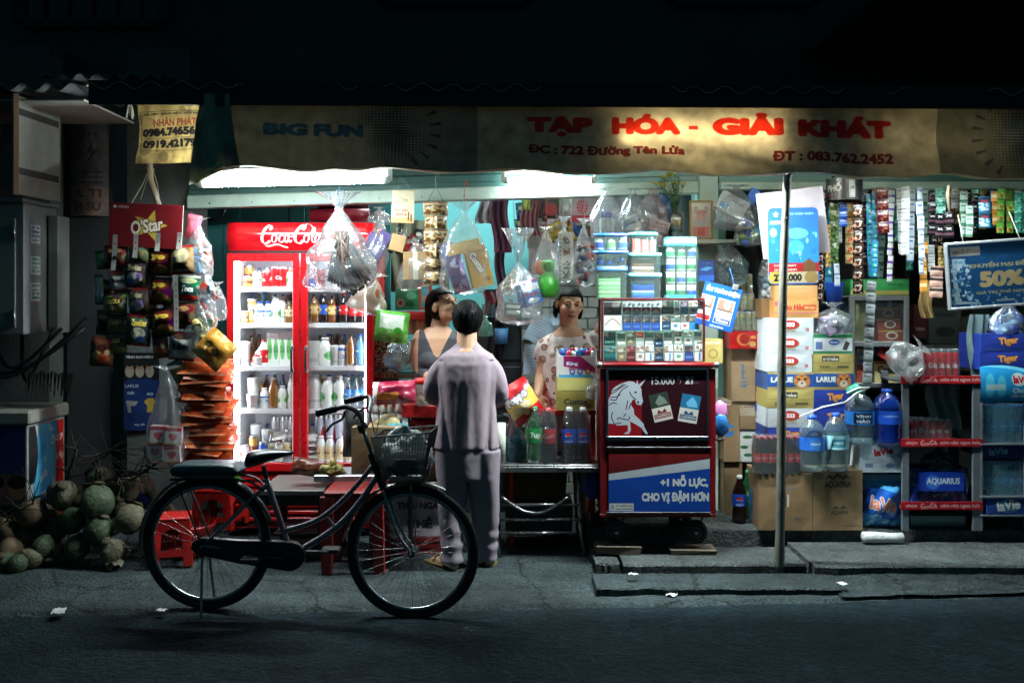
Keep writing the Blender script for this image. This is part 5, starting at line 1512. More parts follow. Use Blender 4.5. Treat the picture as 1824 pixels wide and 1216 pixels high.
# bags above the tubs
for i,(lab,x,y0,y1,w,sd,m) in enumerate((('clear bag with blue capped white tubes above the plastic tubs',1082,340,446,56,31,CLEAR2),('grey clear bag of white rolls above the tubs',1128,340,442,54,32,CLEAR2),('pinkish bag of white soap boxes above the round tub',1160,340,444,60,33,film((226,196,200),.2,.14,.5,.8,14.)))):
 t = clear_bag(lab,x,y0,y1,w,6.32+.05*i,sd,m,tuft=.04,base=.5)
 if i == 0:
  def tubes(mb):
   for q in range(3):mb.lathe([(0,-.12),(.018,-.12),(.022,0),(.012,.03)],WHITE,10,(-.03+.028*q,.01*q,0));mb.lathe([(.016,.03),(.016,.07),(0,.07)],mat((40,70,150),.4),10,(-.03+.028*q,.01*q,0))
  inbag(t,tubes,'white_tubes',1082,396)
  for q in range(3):inbag(t,lambda mb:mb.blob((0,0,0),(.026,.026,.03),WHITE,10,8),'white_jar',1066+9*q,424+3*q)
 elif i == 1:
  for q in range(4):inbag(t,lambda mb:mb.lathe([(0,-.06),(.02,-.058),(.022,.058),(0,.06)],WHITE,12,axis='x'),'white_roll',1120+6*q,392+13*q,rot=(0,-.5+.2*q,0))
 else:
  pr = Print(40,22,(220,208,204),3);pr.rect(0,14,40,22,(214,180,176));pr.text('soap',22,8,22,7,(190,60,60),bold=3);SOAP = pr.mat(.5)
  for q,(xx,yy,a) in enumerate(((1146,402,-.6),(1172,402,.3),(1158,426,.1),(1146,430,.2))):boxpart(t,'soap_box',xx,yy,38,20,16,SOAP,mat((220,208,204),.5),a,.2)
mb = MB();pouch(mb,.12,.3,.06,mat((40,70,110),.25,0,.4,scale=20),mat((40,70,110),.3),seed=41)
mthing(mb,'foil_pack','dark blue foil pack hanging between the soap bag and the vase','packet',P(1186,385,6.5),(0,.1,.2))

# ---- further in: cloths, packs and boxes behind the counter
def hang_cloth(label,x0,x1,y0,y1,Y,col,seed=0,k=3,name='hanging_cloth',cat='cloth',rough=.8):
 mb = MB();m = mat(col,rough,0,.25,scale=12,stretch=(4,4,.4))
 mb.grid(lambda u,v:P(x0+(x1-x0)*u+4*math.sin(v*5+seed),y1+(y0-y1)*v,Y)+Vector((0,.02*math.sin(u*k*6.28+seed+v*1.5)+.02*v,0)),24,10,m)
 return mthing(mb,name,label,cat)
hang_cloth('long maroon cloths hanging between the cake bag and the blue bag',876,908,350,450,6.9,(84,40,62),1)
hang_cloth('dark plum cloth hanging lower behind the customer',884,902,420,520,7.0,(62,34,54),2,2)
hang_cloth('striped pink wrapping rolls hanging behind the ruffled bag',930,962,345,420,6.8,(150,96,104),3,4,'wrapping_roll','wrapping')
hang_cloth('grey knitted cap hanging on the teal back wall',850,880,352,398,7.2,(90,84,84),4,2)
pr = Print(60,44,(206,170,176),3);pr.ell(26,16,14,14,(200,60,80));[pr.poly([(26,16),(26+15*math.cos(a),16+15*math.sin(a)),(26+15*math.cos(a+.25),16+15*math.sin(a+.25))],(226,150,160)) for a in [k*.52 for k in range(12)]];pr.rect(0,32,60,44,(190,40,60))
def shelfbox(label,x,y,w,h,Y,m,front=None,d=None,cat='box',name='goods_box',ry=0,rz=0,group=None,bevel=.003):
 """box standing/hanging behind the counter: photo rectangle centre (x, y), size w by h"""
 W_,H_ = S(w,Y)/2,S(h,Y);D = d or W_*1.2
 mb = carton_mb(W_*2,H_,D,m,front,seed=int(x+y),flap=False)
 p = P(x,y+h/2,Y)
 return mthing(mb,name,label,cat,p,(0,ry,rz),group)
shelfbox('white box with a pink fan pattern under the shutter housing',1040,374,44,42,6.85,mat((206,170,176),.5),pr.mat(.45))
shelfbox('dark box with a red corner hanging behind the green bottle',978,368,36,40,6.9,mat((50,36,44),.5),foil(71,(60,36,44),'',extra=blobs((.6,.6,.3,.3,(170,40,40)))))
shelfbox('small yellow green pack by the shutter housing',937,362,16,26,6.8,mat((150,156,80),.4),foil(72,(150,156,80),'',extra=blobs((.5,.5,.3,.3,(206,190,90)))))
pr = Print(34,70,(146,146,142),3)
for k in range(14):pr.rect(4,6+4.4*k,28-3*(k % 3),7.4+4.4*k,(110,110,110))
shelfbox('grey paper list pinned behind the slim printed bag',951,415,24,54,6.9,mat((146,146,142),.8),pr.mat(.8),.012,'paper','paper_list',.06)
shelfbox('small blue and white sticker pad hanging behind the counter',1000,445,20,36,6.9,mat((60,90,160),.5),canlabel((60,90,160),'A4',(220,220,220)),.02)
mb = MB();mb.lathe([(0,-.20),(.045,-.2),(.045,.2),(0,.2)],mat((110,24,36),.25),16,axis='x')
mthing(mb,'vinyl_roll','dark red vinyl roll lying on top of the fridge','roll',P(606,383,6.75))
mb = MB();mb.lathe([(0,-.17),(.035,-.17),(.035,.17),(0,.17)],mat((72,26,36),.3),16,axis='x')
mthing(mb,'vinyl_roll','darker maroon roll above the dark red one on the fridge','roll',P(612,366,6.8))
t = clear_bag('crumpled clear bag on the fridge top beside the rolls',676,372,402,40,6.7,45,CLEAR2)
mb = MB();mb.tube([P(350,385,7.1),P(372,392,7.1),P(392,392,7.0),P(401,372,7.0)],.012,RUB,7);mb.box(P(345,0,7.1).x,P(366,0,7.1).x,7.05,7.12,P(0,400,7.1).z,P(0,376,7.1).z,BLACK)
mthing(mb,'cable_box','black cable and junction box on the teal planks left of the fridge','cable')
# left of the women: packs on the back shelf and the sachet curtain by the fridge
bk = mat((92,70,52),.8,0,.3,dirt=.3)
t = thing('back_shelf','dark wooden shelf behind the woman in the tank top','shelf',P(720,740,7.3));t.location.z = 0
tx0,tx1 = P(668,0,7.3).x-t.location.x,P(790,0,7.3).x-t.location.x
for z in (P(0,555,7.3).z,P(0,610,7.3).z,P(0,668,7.3).z,P(0,725,7.3).z):
 mb = MB();mb.box(tx0,tx1,0,.35,z-.025,z,bk);mb.build('board',t)
for x in (tx0,tx1):
 mb = MB();mb.box(x-.02,x+.02,.02,.36,0,P(0,480,7.3).z,bk);mb.build('upright',t)
pr = Print(44,36,(44,140,96),3);pr.ell(10,24,7,7,(180,160,150));pr.ell(10,24,4,4,(120,50,40));pr.ell(30,12,10,6,(90,180,140));pr.ell(28,26,8,5,(30,90,80))
shelfbox('green pack with a round picture on the back shelf',725,533,42,38,7.2,mat((44,140,96),.4),pr.mat(.3),.1)
pr = Print(24,50,(200,70,50),3);pr.rect(4,4,20,46,(90,180,190));pr.ell(12,30,5,8,(200,170,140))
shelfbox('red framed pack with a blue picture on the back shelf',757,528,22,48,7.2,mat((190,60,46),.4),pr.mat(.3),.06)
shelfbox('red flat box lying on the back shelf',736,562,46,14,7.2,mat((170,40,34),.4),None,.2)
for i in range(7):shelfbox('slim brown biscuit pack on the back shelf, %s from the left' % ORD(i),716+7*i,582,6,26,7.22,mat(random.choice([(130,90,60),(110,70,50),(150,110,76)]),.5),None,.1,'packet','biscuit_pack',group='biscuit packs on the back shelf')
COF = sachet((112,92,58),'Cafe',(206,190,150),(.1,.45,(22,20,24)),8,sp=[(150,60,40),(70,46,30),(196,170,110)])
for c in range(4):
 sachet_strip('brown coffee sachet strip beside the fridge, %s from the fridge' % ORD(c),661+14*c,520 if c < 2 else 600,728,14,11 if c < 2 else 7,6.55+.02*c,COF,'coffee sachet strips by the fridge',seed=c*5,rz=.1*c-.1)
t = clear_bag('whitish bag with an orange strip hanging at the fridge corner',668,495,562,60,6.3,51,film((230,220,200),.45,.2,.4),rot=.3,tuft=.15)
inbag(t,lambda mb:[mb.blob((.02*q-.03,0,-.02*q),(.045,.03,.06),mat((200,180,150),.6),10,7,.3,q) for q in range(4)]+[mb.box(-.012,.004,-.05,-.045,-.10,.05,mat((214,110,50),.5))] and None,'pale_rolls',672,530)
pr = Print(60,60,(96,176,70),3);pr.rect(6,6,50,34,(196,206,190));pr.ell(18,40,10,5,(150,196,140));pr.speck(10,[(120,196,90),(60,150,50)],(3,9),(0,34,60,60),3)
mb = MB();pouch(mb,S(60,6.25),S(56,6.25),.12,pr.mat(.25,bump=.5,bscale=25),mat((80,170,60),.3),seed=52)
mthing(mb,'green_bag','bright green and white plastic pack hanging beside the fridge','pack',P(698,582,6.25),(0,.12,.2))
t = clear_bag('crumpled clear plastic bags bundled below the green pack',716,596,660,58,6.5,53,film((206,226,226),.28,.12,.6,1.,30.),fold=.35)
inbag(t,pieces([(190,206,206),(120,140,140),(40,120,190),(80,90,90)],16,.035,(.08,.06),7),'folded_plastic',716,636)
pr = Print(74,42,(140,24,56),3);pr.ell(36,20,28,13,(150,36,66));pr.poly([(0,22),(50,26),(44,36),(4,34)],(206,130,60));pr.poly([(0,0),(12,0),(6,42),(0,42)],(206,200,200));pr.speck(6,[(180,90,110)],(2,6),seed=3)
mb = MB();pouch(mb,S(76,6.1),S(42,6.1),.16,pr.mat(.22,bump=.3),mat((140,24,56),.3),seed=55)
mthing(mb,'noodle_pack','plump magenta and orange packet on the counter left of the customer','packet',P(702,699,6.1),(-.3,-.06,0))
# crate-table at the left end of the counter
t = thing('counter_stand','red topped stand with white legs at the left of the counter','stand',P(750,745,6.12));t.location.z = 0
zt = P(0,722,6.12).z
pr = Print(70,20,(170,26,28),3);script_cola(pr,36,14,5,(196,110,100))
mb = MB();mb.box(-.12,.34,0,.3,zt-.075,zt,REDP,front=pr.mat(.35));mb.build('top',t,bevel=.006)
for x in (-.10,.32):
 for y in (.03,.27):
  mb = MB();mb.box(x-.018,x+.018,y-.018,y+.018,0,zt-.077,WHITE);mb.build('leg',t)
pr = Print(60,40,(150,30,34),3);pr.speck(16,[(60,20,30),(120,24,30),(196,150,150)],(2,7),seed=3)
mb = MB();pouch(mb,.2,.18,.1,pr.mat(.2),mat((110,20,30),.3),seed=57);mthing(mb,'red_packet','dark red packets stored inside the red topped stand','packet',P(757,765,6.2),(-.2,.2,0))
mb = MB();mb.lathe([(0,.002),(.05,0),(.05,.13),(.045,.14)],film((225,225,220),.3),18);mb.lathe([(.048,.13),(.052,.132),(.052,.165),(0,.168)],REDP,18)
mb.blob((0,0,.035),(.044,.044,.035),mat((170,150,110),.8),12,8,.2,3)
o = mthing(mb,'snack_jar','clear snack jar with a red lid on the red topped stand','jar',P(753,722,6.15));o.location.z = zt+.001
t = thing('steel_counter','low steel counter of cans and bags right of the fridge','counter',P(700,745,6.15));t.location.z = 0
zc = P(0,768,6.15).z
mb = MB();mb.box(-.16,.08,.02,.4,zc-.02,zc,ALU);mb.build('top',t,bevel=.003)
for x in (-.14,.06):
 mb = MB();mb.box(x-.012,x+.012,.03,.055,0,zc-.021,ALU);mb.build('leg',t)
for i in range(10):
 o = mthing(can_mb(.10,.024,L['oval'],n=12),'drink_can','silver can in the wrapped pack on the steel counter, %s %s from the left' % (['upper','lower'][i // 5],ORD(i % 5)),'can',(t.location.x-.13+.05*(i % 5),6.27,zc+.001+.1015*(1-i // 5)),group='cans on the steel counter')
mb = MB()
mb.blob((0,0,0),(.075,.05,.05),mat((206,190,140),.5),16,10,.35,5,3);mb.blob((.03,-.03,-.03),(.08,.04,.035),mat((60,180,206),.35),16,10,.4,9,3)
mthing(mb,'plastic_bundle','cream and turquoise plastic bags bundled on the steel counter','bags',P(692,752,6.14))
# right of the customer: dark cupboard, papers, odds and ends
t = thing('dark_cupboard','dark cupboard with clutter behind the customer','cupboard',P(890,740,7.2));t.location.z = 0
mb = MB();mb.box(-.26,.16,0,.4,0,1.42,mat((38,52,58),.6,0,.3));mb.build('body',t,bevel=.004)
for z in (.4,.75,1.1):
 mb = MB();mb.box(-.25,.15,-.012,-.001,z,z+.3,mat((30,44,52),.5,0,.3));mb.build('door',t,bevel=.003)
t = clear_bag('small teal plastic bag hanging by the customer\'s head',865,566,600,26,6.7,61,film((120,200,180),.4));
mb = MB();mb.lathe([(0,0),(.045,0),(.05,.11),(.046,.11)],mat((70,130,180),.4),18);mthing(mb,'blue_cup','blue cup hanging in front of the dark cupboard','cup',P(893,612,7.1))
for i in range(9):
 c = random.choice([(30,60,70),(60,40,44),(80,84,80),(24,70,60),(50,60,90)])
 shelfbox('small dark box on the cupboard ledge, %s from the left' % ORD(i),862+8*i,560+random.randint(-14,6),7,22+random.randint(0,10),7.05,mat(c,.5),None,.08,'box','small_box',group='small boxes behind the customer')
hang_cloth('dark red cloth hanging above the dark cupboard',860,880,520,560,7.1,(96,36,46),5,1)
hang_cloth('black jacket hanging in the gap behind the customer',866,900,515,640,7.15,(26,28,34),6,2)
pr = Print(60,60,(170,196,214),3)
for k in range(7):pr.rect(8,10+6*k,40-5*(k % 3),11.2+6*k,(110,130,160))
PAP = pr.mat(.8,wear=.1)
for i,(x,y,w,h,r,lab) in enumerate(((964,588,46,52,.5,'tilted pale blue paper sheet pinned behind the older woman'),(946,640,26,54,.05,'long pale blue sheet hanging left of the older woman'),(932,690,22,24,-.2,'small pale note near the chip bag'),(1000,560,40,30,-.3,'pale sheet partly behind the older woman'))):
 mb = MB();Y = 7.0-.02*i;a,b = S(w,Y)/2,S(h,Y)/2
 mb.grid(lambda u,v:Vector(((u-.5)*2*a,.02*math.sin(u*4+v*3),(v-.5)*2*b)),5,5,PAP)
 mthing(mb,'paper_sheet',lab,'paper',P(x,y,Y),(0,r,0))
wallm = mat((150,158,152),.85,0,.25,dirt=.35)
t = thing('brick_pier','pale grey brick pier behind the older woman','pier',P(990,740,7.1));t.location.z = 0
for r in range(22):
 for c in range(4):
  xx = -.24+c*.135+(.067 if r % 2 else 0)
  mb = MB();mb.box(xx,xx+.128,random.uniform(0,.006),.1,r*.078,r*.078+.071,wallm);mb.build('brick',t,bevel=.003)
mb = MB();mb.box(-.245,.36,.03,.12,0,1.72,mat((96,100,96),.9));mb.build('mortar',t)
# counter goods in front of the older woman
CT = 6.12
def plat(label,x0,x1,ytop,Y,d,m,name,cat,th=.03,legs=True):
 t = thing(name,label,cat,P((x0+x1)/2,ytop,Y));t.location.z = 0;z = P(0,ytop,Y).z;w = S(x1-x0,Y)/2
 mb = MB();mb.box(-w,w,0,d,z-th,z,m);mb.build('top',t,bevel=.004)
 if legs:
  for x in (-w+.02,w-.02):
   for y in (.02,d-.02):
    mb = MB();mb.box(x-.014,x+.014,y-.014,y+.014,0,z-th-.0005,m);mb.build('leg',t)
 return t,z
t,zr = plat('red tray counter under the yellow chip bag',905,1062,731,6.2,.3,REDP,'tray_counter','counter',.03)
pr = Print(66,70,(206,176,80),3);pr.poly([(0,0),(66,0),(66,16),(0,28)],(190,30,34));pr.poly([(0,58),(66,48),(66,70),(0,70)],(190,30,34));pr.ell(22,46,9,7,(226,206,150));pr.ell(42,42,10,7,(230,214,170));pr.ell(34,54,8,6,(220,190,120))
pr.text('Poppo',30,27,52,19,(230,226,220),bold=6,outline=(60,50,120),ow=6,rot=-6)
mb = MB();pouch(mb,S(58,6.0),S(74,6.0),.1,pr.mat(.25,bump=.35),SILV,seed=62)
mthing(mb,'chip_bag','yellow and red chip bag tilted at the customer\'s elbow','chip bag',P(928,715,6.03),(0,-.55,-.1))
# king egg box
pr = Print(76,46,(206,204,204),3);pr.poly([(10,0),(44,0),(76,26),(76,20),(76,36),(10,22)],(150,30,90));pr.rect(0,40,76,46,(60,150,200));pr.text('King',28,17,24,10,(230,228,230),bold=4,outline=(40,40,120),ow=5);pr.text('EGG',28,28,14,6,(200,60,60),bold=4)
for x,c in ((28,(60,90,170)),(44,(70,110,180)),(60,(150,110,90))):pr.ell(x,34,6,7,c);pr.ell(x,33,3,3,(220,200,180))
KING = pr.mat(.35,wear=.04)
t = thing('egg_display','white and purple display box filled with wrapped chocolate eggs','display box',P(1028,672,6.1),.06)
w,h = S(66,6.1)/2,S(38,6.1)
mb = MB();mb.box(-w,w,0,.14,0,h,WHITE,front=KING);mb.add([(-w,0,h),(-w,.14,h),(-w,.14,h+.05),(-w,.0,h+.03)],[(0,1,2,3)],WHITE);mb.build('box_body',t)
EGGC = [mat((40,70,150),.25,.2,.3,scale=40),mat((180,40,60),.25,.2,.3,scale=40),mat((200,200,206),.2,.4,.3,scale=40),mat((60,120,180),.25,.2,.3,scale=40)]
for i in range(14):
 mb = MB();mb.blob((0,0,0),(.021,.021,.027),EGGC[i % 4],10,8);e = mb.build('wrapped_egg',t);e.location = (-w+.035+.03*(i % 7),.04+.045*(i // 7),h+.012+.012*(i // 7));e.rotation_euler = (i,i*.7,i*.3)
pr = Print(70,58,(150,134,70),3);pr.rect(0,0,70,22,(176,164,100));pr.rect(8,22,70,24,(110,100,60));pr.text('Custas',34,42,42,11,(50,50,60),bold=3);pr.rect(52,46,66,54,(110,90,50))
shelfbox('olive gold cake carton under the chocolate eggs',1026,702,68,58,6.08,mat((150,134,70),.45),pr.mat(.3,wear=.06),.16,'cake carton','cake_carton')
t = clear_bag('torn clear film hanging over the right side of the cake carton',1062,672,712,40,6.02,64,CLEAR2)
# steel table and the bottles
t = thing('steel_table','low folding steel table holding the big soda bottles','table',P(975,840,5.93));t.location.z = 0
TZ = P(0,829,5.9).z
w0,w1 = P(884,0,5.9).x-t.location.x,P(1067,0,5.9).x-t.location.x
mb = MB();mb.box(w0-.35,w1,0,.5,TZ-.012,TZ,STEEL);mb.box(w0-.35,w1,-.004,.008,TZ-.045,TZ-.0125,STEEL);mb.build('top',t,bevel=.003)
for x in (w1-.10,w0+.0):
 mb = MB();mb.tube([(x-.02,.05,TZ-.05),(x-.01,.05,.2),(x+.02,.02,0)],.013,STEEL,10);mb.build('leg',t);mb = MB();mb.tube([(x-.01,.47,TZ-.05),(x+.01,.47,0)],.013,STEEL,10);mb.build('leg',t)
for z in (.31,.22,.14):
 mb = MB();mb.tube([(w0+.0,.04,z),(w1-.1,.04,z)],.009,STEEL,8);mb.build('crossbar',t)
mb = MB();mb.tube([(w0+.03+.40*u,.03,.36-.10*math.sin(PI*u)) for u in [k/14 for k in range(15)]],.009,STEEL,8);mb.build('bent_bar',t)
def big(label,x,base,ytop,w,Y,body,lab,cap,lz=(.36,.62),waist=.12,kind='soda',grp='big soda bottles',z=None,n=22,name='soda_bottle'):
 h = S(base-ytop,Y);r = S(w,Y)/2
 t = thing(name,label,'bottle',P(x,base,Y),random.uniform(-.2,.2),grp)
 if z is not None:t.location.z = z+.001
 pr_ = bottle_prof(h,r,waist=waist,kind=kind)
 mb = MB();mb.lathe(pr_,body,n);mb.build('body',t)
 if lab:
  z0,z1 = h*lz[0],h*lz[1]
  def rr(q):
   for (ra,za),(rb,zb) in zip(pr_[1:],pr_[2:]):
    if za <= q <= zb:return ra+(rb-ra)*(q-za)/((zb-za) or 1)
   return r
  mb = MB();mb.lathe([(max(rr(z0+(z1-z0)*i/4),r*.86)+.0015,z0+(z1-z0)*i/4) for i in range(5)],lab,n);mb.build('label',t)
 tr = pr_[-1][0]
 mb = MB();mb.lathe([(tr*1.2,h*.93),(tr*1.25,h*.94),(tr*1.2,h*.995),(0,h)],cap,14);mb.build('cap',t)
 return t
def wraplabel(bg,fn):
 pr = Print(120,40,bg,2);fn(pr);return pr.mat(.35,wear=.05)
PEPL = wraplabel((30,76,180),lambda p:[(p.ell(x,18,9,9,(226,226,226)),p.poly([(x-9,18),(x-7,11),(x,9),(x+7,11),(x+9,17),(x,19)],(196,30,40)),p.poly([(x-8,21),(x,20),(x+8,19),(x+7,24),(x,27),(x-6,25)],(20,60,150)),p.text('pepsi',x,34,20,8,(220,224,230),bold=2)) for x in (18,60,102)])
COKL = wraplabel((186,20,28),lambda p:[script_cola(p,x,24,4.2,(230,224,220)) for x in (4,44,84)])
SEVL = wraplabel((30,120,60),lambda p:[(p.text('7up',x,20,24,20,(220,226,214),bold=3),p.ell(x+14,26,4,4,(196,40,40))) for x in (22,62,102)])
G7 = film((40,120,60),.45,.06,.45,.1);GREENB = mat((18,84,44),.1)
big('green lemon soda bottle first on the steel table',951,828,727,31,6.0,G7,SEVL,CAPS['g'],z=TZ,waist=.08)
big('dark cola bottle with red label beside the green one',976,828,731,29,6.02,BCOLA,COKL,CAPS['r'],z=TZ,waist=.14)
big('dark cola bottle with blue label, left of a pair',1014,826,727,27,6.0,BCOLA,PEPL,CAPS['w'],z=TZ,waist=.06)
big('dark cola bottle with blue label, right of a pair beside the red cart',1038,826,727,27,6.0,BCOLA,PEPL,CAPS['w'],z=TZ,waist=.06)
for lab,x,sd in (('clear shrink film round the green and red label bottles',966,65),('clear shrink film round the two blue label bottles',1027,66)):
 mb = MB();w_ = S(27,5.99)
 mb.grid(lambda u,v:Vector((w_*1.02*math.copysign(abs(math.cos(2*PI*u))**.6,math.cos(2*PI*u))*(1-.30*v**4+.03*mnoise.noise(Vector((u*9,v*7,sd)))),.062*math.sin(2*PI*u)*(1-.3*v**4),.002+.33*v)),34,14,film((230,238,240),.06,.08,.35,.7,30.))
 mthing(mb,'shrink_film',lab,'plastic film',(P(x,828,6.01).x,6.01,TZ))
t = clear_bag('dark clear bag hanging at the table end beside the customer',912,745,832,60,6.1,67,film((90,130,140),.3));inbag(t,pieces([(20,60,80),(30,40,46),(24,90,120)],10,.04,(.06,.07),5),'bag_contents',912,800)
mb = MB();mb.lathe([(0,0),(.026,0),(.026,.24),(0,.24)],mat((200,200,190),.4),16,ms=None);mthing(mb,'white_tin','slim white tin at the customer\'s right elbow','tin',P(893,828,6.0)).location.z = TZ+.001
shelfbox('worn dark brown carton on the ground under the steel table',950,866,110,50,6.25,mat((84,66,46),.85,dirt=.4),None,.25,'carton','carton')
shelfbox('dark crate under the steel table',960,925,120,56,6.2,mat((30,32,34),.6),None,.3,'crate','crate')
mb = MB();mb.grid(lambda u,v:P(1038+18*u,885-34*v,6.15)+Vector((0,.02*math.sin(u*5),0)),5,6,pr.mat(.6));mthing(mb,'yellow_wrapper','yellow printed wrapper hanging under the table end','wrapper')
mb = MB();mb.blob((0,0,0),(.06,.04,.09),mat((24,60,140),.5),14,10,.3,4);mthing(mb,'blue_bag','blue plastic bag hanging under the table end','bag',P(1056,862,6.05))

# ---- low tables, cartons and the phone-card board before the fridge
WT = mat((108,102,98),.35,0,.2,scale=5,dirt=.3,stretch=(1,6,6));DKW = mat((40,32,28),.6,0,.3)
t = thing('low_table','low dark wooden table with a scratched top before the fridge','low table',P(520,999,5.9));t.location.z = 0
def qtop(mb,pts,z,th,m):
 a = [Vector((p.x-t.location.x,p.y-t.location.y,z)) for p in pts];b = [q-Vector((0,0,th)) for q in a]
 mb.quad(a,m);mb.quad(b[::-1],m)
 for i in range(4):j = (i+1) % 4;mb.quad([b[i],b[j],a[j],a[i]],m)
zl = .42
def onz(px,py,z):return P(px,py,FPX*(CAMZ-z)/(py-HYP))
mb = MB();qtop(mb,[onz(458,873,zl),onz(577,873,zl),onz(600,845,zl),onz(495,845,zl)],zl,.03,WT);mb.build('top',t,bevel=.004)
for px,py in ((466,871),(572,871),(505,849),(592,849)):
 q = onz(px,py,zl)-t.location;mb = MB();mb.box(q.x-.02,q.x+.02,q.y,q.y+.04,0,zl-.031,DKW);mb.build('leg',t)
a,b = onz(466,871,zl)-t.location,onz(572,871,zl)-t.location
mb = MB();mb.box(a.x+.02,b.x-.02,a.y+.01,a.y+.03,zl-.10,zl-.031,DKW);mb.build('apron',t)
for k in range(7):
 mb = MB();mb.box(a.x+.05,b.x+.02,a.y+.06+.06*k,a.y+.1+.06*k,.13,.145,DKW);mb.build('slat',t)
t2 = thing('steel_bench','steel topped narrow bench holding the brown carton','bench',P(640,857,5.92));t2.location.z = 0
zb = P(0,846,5.92).z
x0,x1 = P(558,0,5.92).x-t2.location.x,P(760,0,5.92).x-t2.location.x
mb = MB();mb.box(x0,x1,0,.3,zb-.042,zb,ALU);mb.build('top',t2,bevel=.006)
for x in (x0+.14,x1-.1):
 for y in (.04,.26):
  mb = MB();mb.box(x-.013,x+.013,y-.013,y+.013,0,zb-.043,DKW);mb.build('leg',t2)
shelfbox('tall brown cardboard carton standing on the steel bench',672,803,92,82,5.97,mat((136,112,78),.85,0,.2,dirt=.2),None,.22,'carton','carton').location.z = zb+.001
mb = MB();pouch(mb,S(36,6.1),S(84,6.1),.10,mat((20,21,22),.6),mat((20,21,22),.6),seed=71);mthing(mb,'black_bag','upright black bag behind the brown carton','bag',P(630,772,6.12),(0,.05,0))
pr = Print(60,34,(96,50,36),3);pr.ell(14,8,5,5,(150,90,70));pr.speck(14,[(130,76,50),(60,30,24),(150,100,70)],(2,6),seed=5)
mb = MB();pouch(mb,S(58,5.98),S(32,5.98),.09,pr.mat(.25,bump=.3),mat((40,22,18),.3),seed=72);mthing(mb,'brown_packet','shiny brown snack packet lying on the low table','packet',P(550,832,6.0),(-.5,.18,.1))
mb = MB();mb.blob((0,0,.02),(.075,.05,.035),mat((150,136,74),.6,0,.2,bump=.4),22,12,.7,3,3.5);mb.blob((.01,0,.06),(.022,.02,.03),mat((150,136,74),.6),10,8,.5,4)
mthing(mb,'olive_bag','crumpled olive plastic bag on the edge of the steel bench','bag',(P(590,846,5.97).x,5.97,zb))
t3 = thing('plastic_table','square dark red plastic table stool behind the front wheel','table stool',P(636,1005,5.72));t3.location.z = 0
RD2 = mat((120,20,20),.42,0,.15,dirt=.2)
w,h = S(52,5.72),P(0,866,5.72).z
mb = MB();mb.box(-w,w,-.15,.17,h-.03,h,RD2);mb.build('top',t3,bevel=.01)
for sx in (-1,1):
 for yy in (-.13,.15):
  mb = MB();x = sx*(w-.03)
  mb.add([(x-.05,yy-.02,h-.031),(x+.03,yy-.02,h-.031),(x+.03,yy+.02,h-.031),(x-.05,yy+.02,h-.031),(x-.03+.01*sx,yy-.02,0),(x+.03+.01*sx,yy-.02,0),(x+.03+.01*sx,yy+.02,0),(x-.03+.01*sx,yy+.02,0)],[(3,2,1,0),(4,5,6,7),(0,1,5,4),(1,2,6,5),(2,3,7,6),(3,0,4,7)],RD2);mb.build('leg',t3,bevel=.004)
mb = MB();mb.box(-w+.03,w-.03,-.145,-.12,h-.12,h-.031,RD2);mb.build('apron',t3)
pr = Print(110,100,(200,190,194),2.5)
DK = (30,28,34)
pr.text('TẢI TRÒ',62,16,72,15,DK,bold=4);pr.text('THẠI NGAY',62,44,84,17,DK,bold=4);pr.text('THẺ',62,74,44,22,DK,bold=5);pr.text('Ở ĐÂY',94,66,20,5,DK,bold=3,rot=-90);pr.rect(6,90,60,91.5,DK)
t4 = thing('card_board','white board with big black lettering for phone cards behind the front wheel','sign board',P(742,955,6.0));t4.location.z = P(0,955,6.0).z
w,h = S(55,6.0),S(96,6.0)
mb = MB();mb.box(-w,w,0,.02,0,h,WHITE,front=pr.mat(.55,wear=.25));mb.build('board',t4,bevel=.002)
t5 = thing('red_crate','red plastic crate carrying the white phone card board','crate',(P(742,0,6.0).x,6.0,0))
mb = MB();z = t4.location.z
for zz in (0,.05,.1):
 mb.box(-w,w,-.01,.02,zz*z/.15+.005,zz*z/.15+z*.28,RD2);mb.box(-w,w,.3,.32,zz*z/.15+.005,zz*z/.15+z*.28,RD2)
for x in (-w,w):mb.box(x-.01,x+.01,-.012,.32,0,z-.001,RD2)
mb.build('crate_body',t5)

# dark small stock that covers the back wall behind the hanging bags
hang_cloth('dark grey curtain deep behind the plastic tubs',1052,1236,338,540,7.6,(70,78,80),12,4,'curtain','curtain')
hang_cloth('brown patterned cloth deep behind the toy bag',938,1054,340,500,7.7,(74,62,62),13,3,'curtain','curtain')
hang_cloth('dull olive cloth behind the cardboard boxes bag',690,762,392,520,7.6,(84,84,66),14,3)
rd = random.Random(33);CW_ = {'red':(150,40,44),'black':(36,34,40),'blue':(40,70,130),'white':(196,196,190),'brown':(110,74,50),'pink':(196,110,120),'green':(60,110,70),'yellow':(190,160,70)}
PKM = {}
for i in range(30):
 c = rd.choice(list(CW_));r_,q = divmod(i,10)
 x = (928+13*q if i < 20 else 694+7.5*q)+rd.uniform(-3,3);y = (372+38*r_ if i < 20 else 430)+rd.uniform(-8,8)
 if c not in PKM:
  mb = MB();fm_ = foil(90+len(PKM),CW_[c],'',extra=blobs((.5,.3,.3,.12,(200,196,180)),(.5,.68,.32,.16,tuple(min(255,v+40) for v in CW_[c]))));pouch(mb,.075,.125,.03,fm_,SILV,seed=90+i);PKM[c] = mb.mesh('hanging_pack')
 o = link('hanging_pack',PKM[c],None,P(x,y,6.95+.1*r_),(0,rd.uniform(-.2,.2),rd.uniform(-.4,.4)))
 tag(o,'%s pack hanging deep in the shop, %s in the %s row' % (c,ORD(q),['upper right','lower right','left'][r_]),'packet','packs hanging deep in the shop')
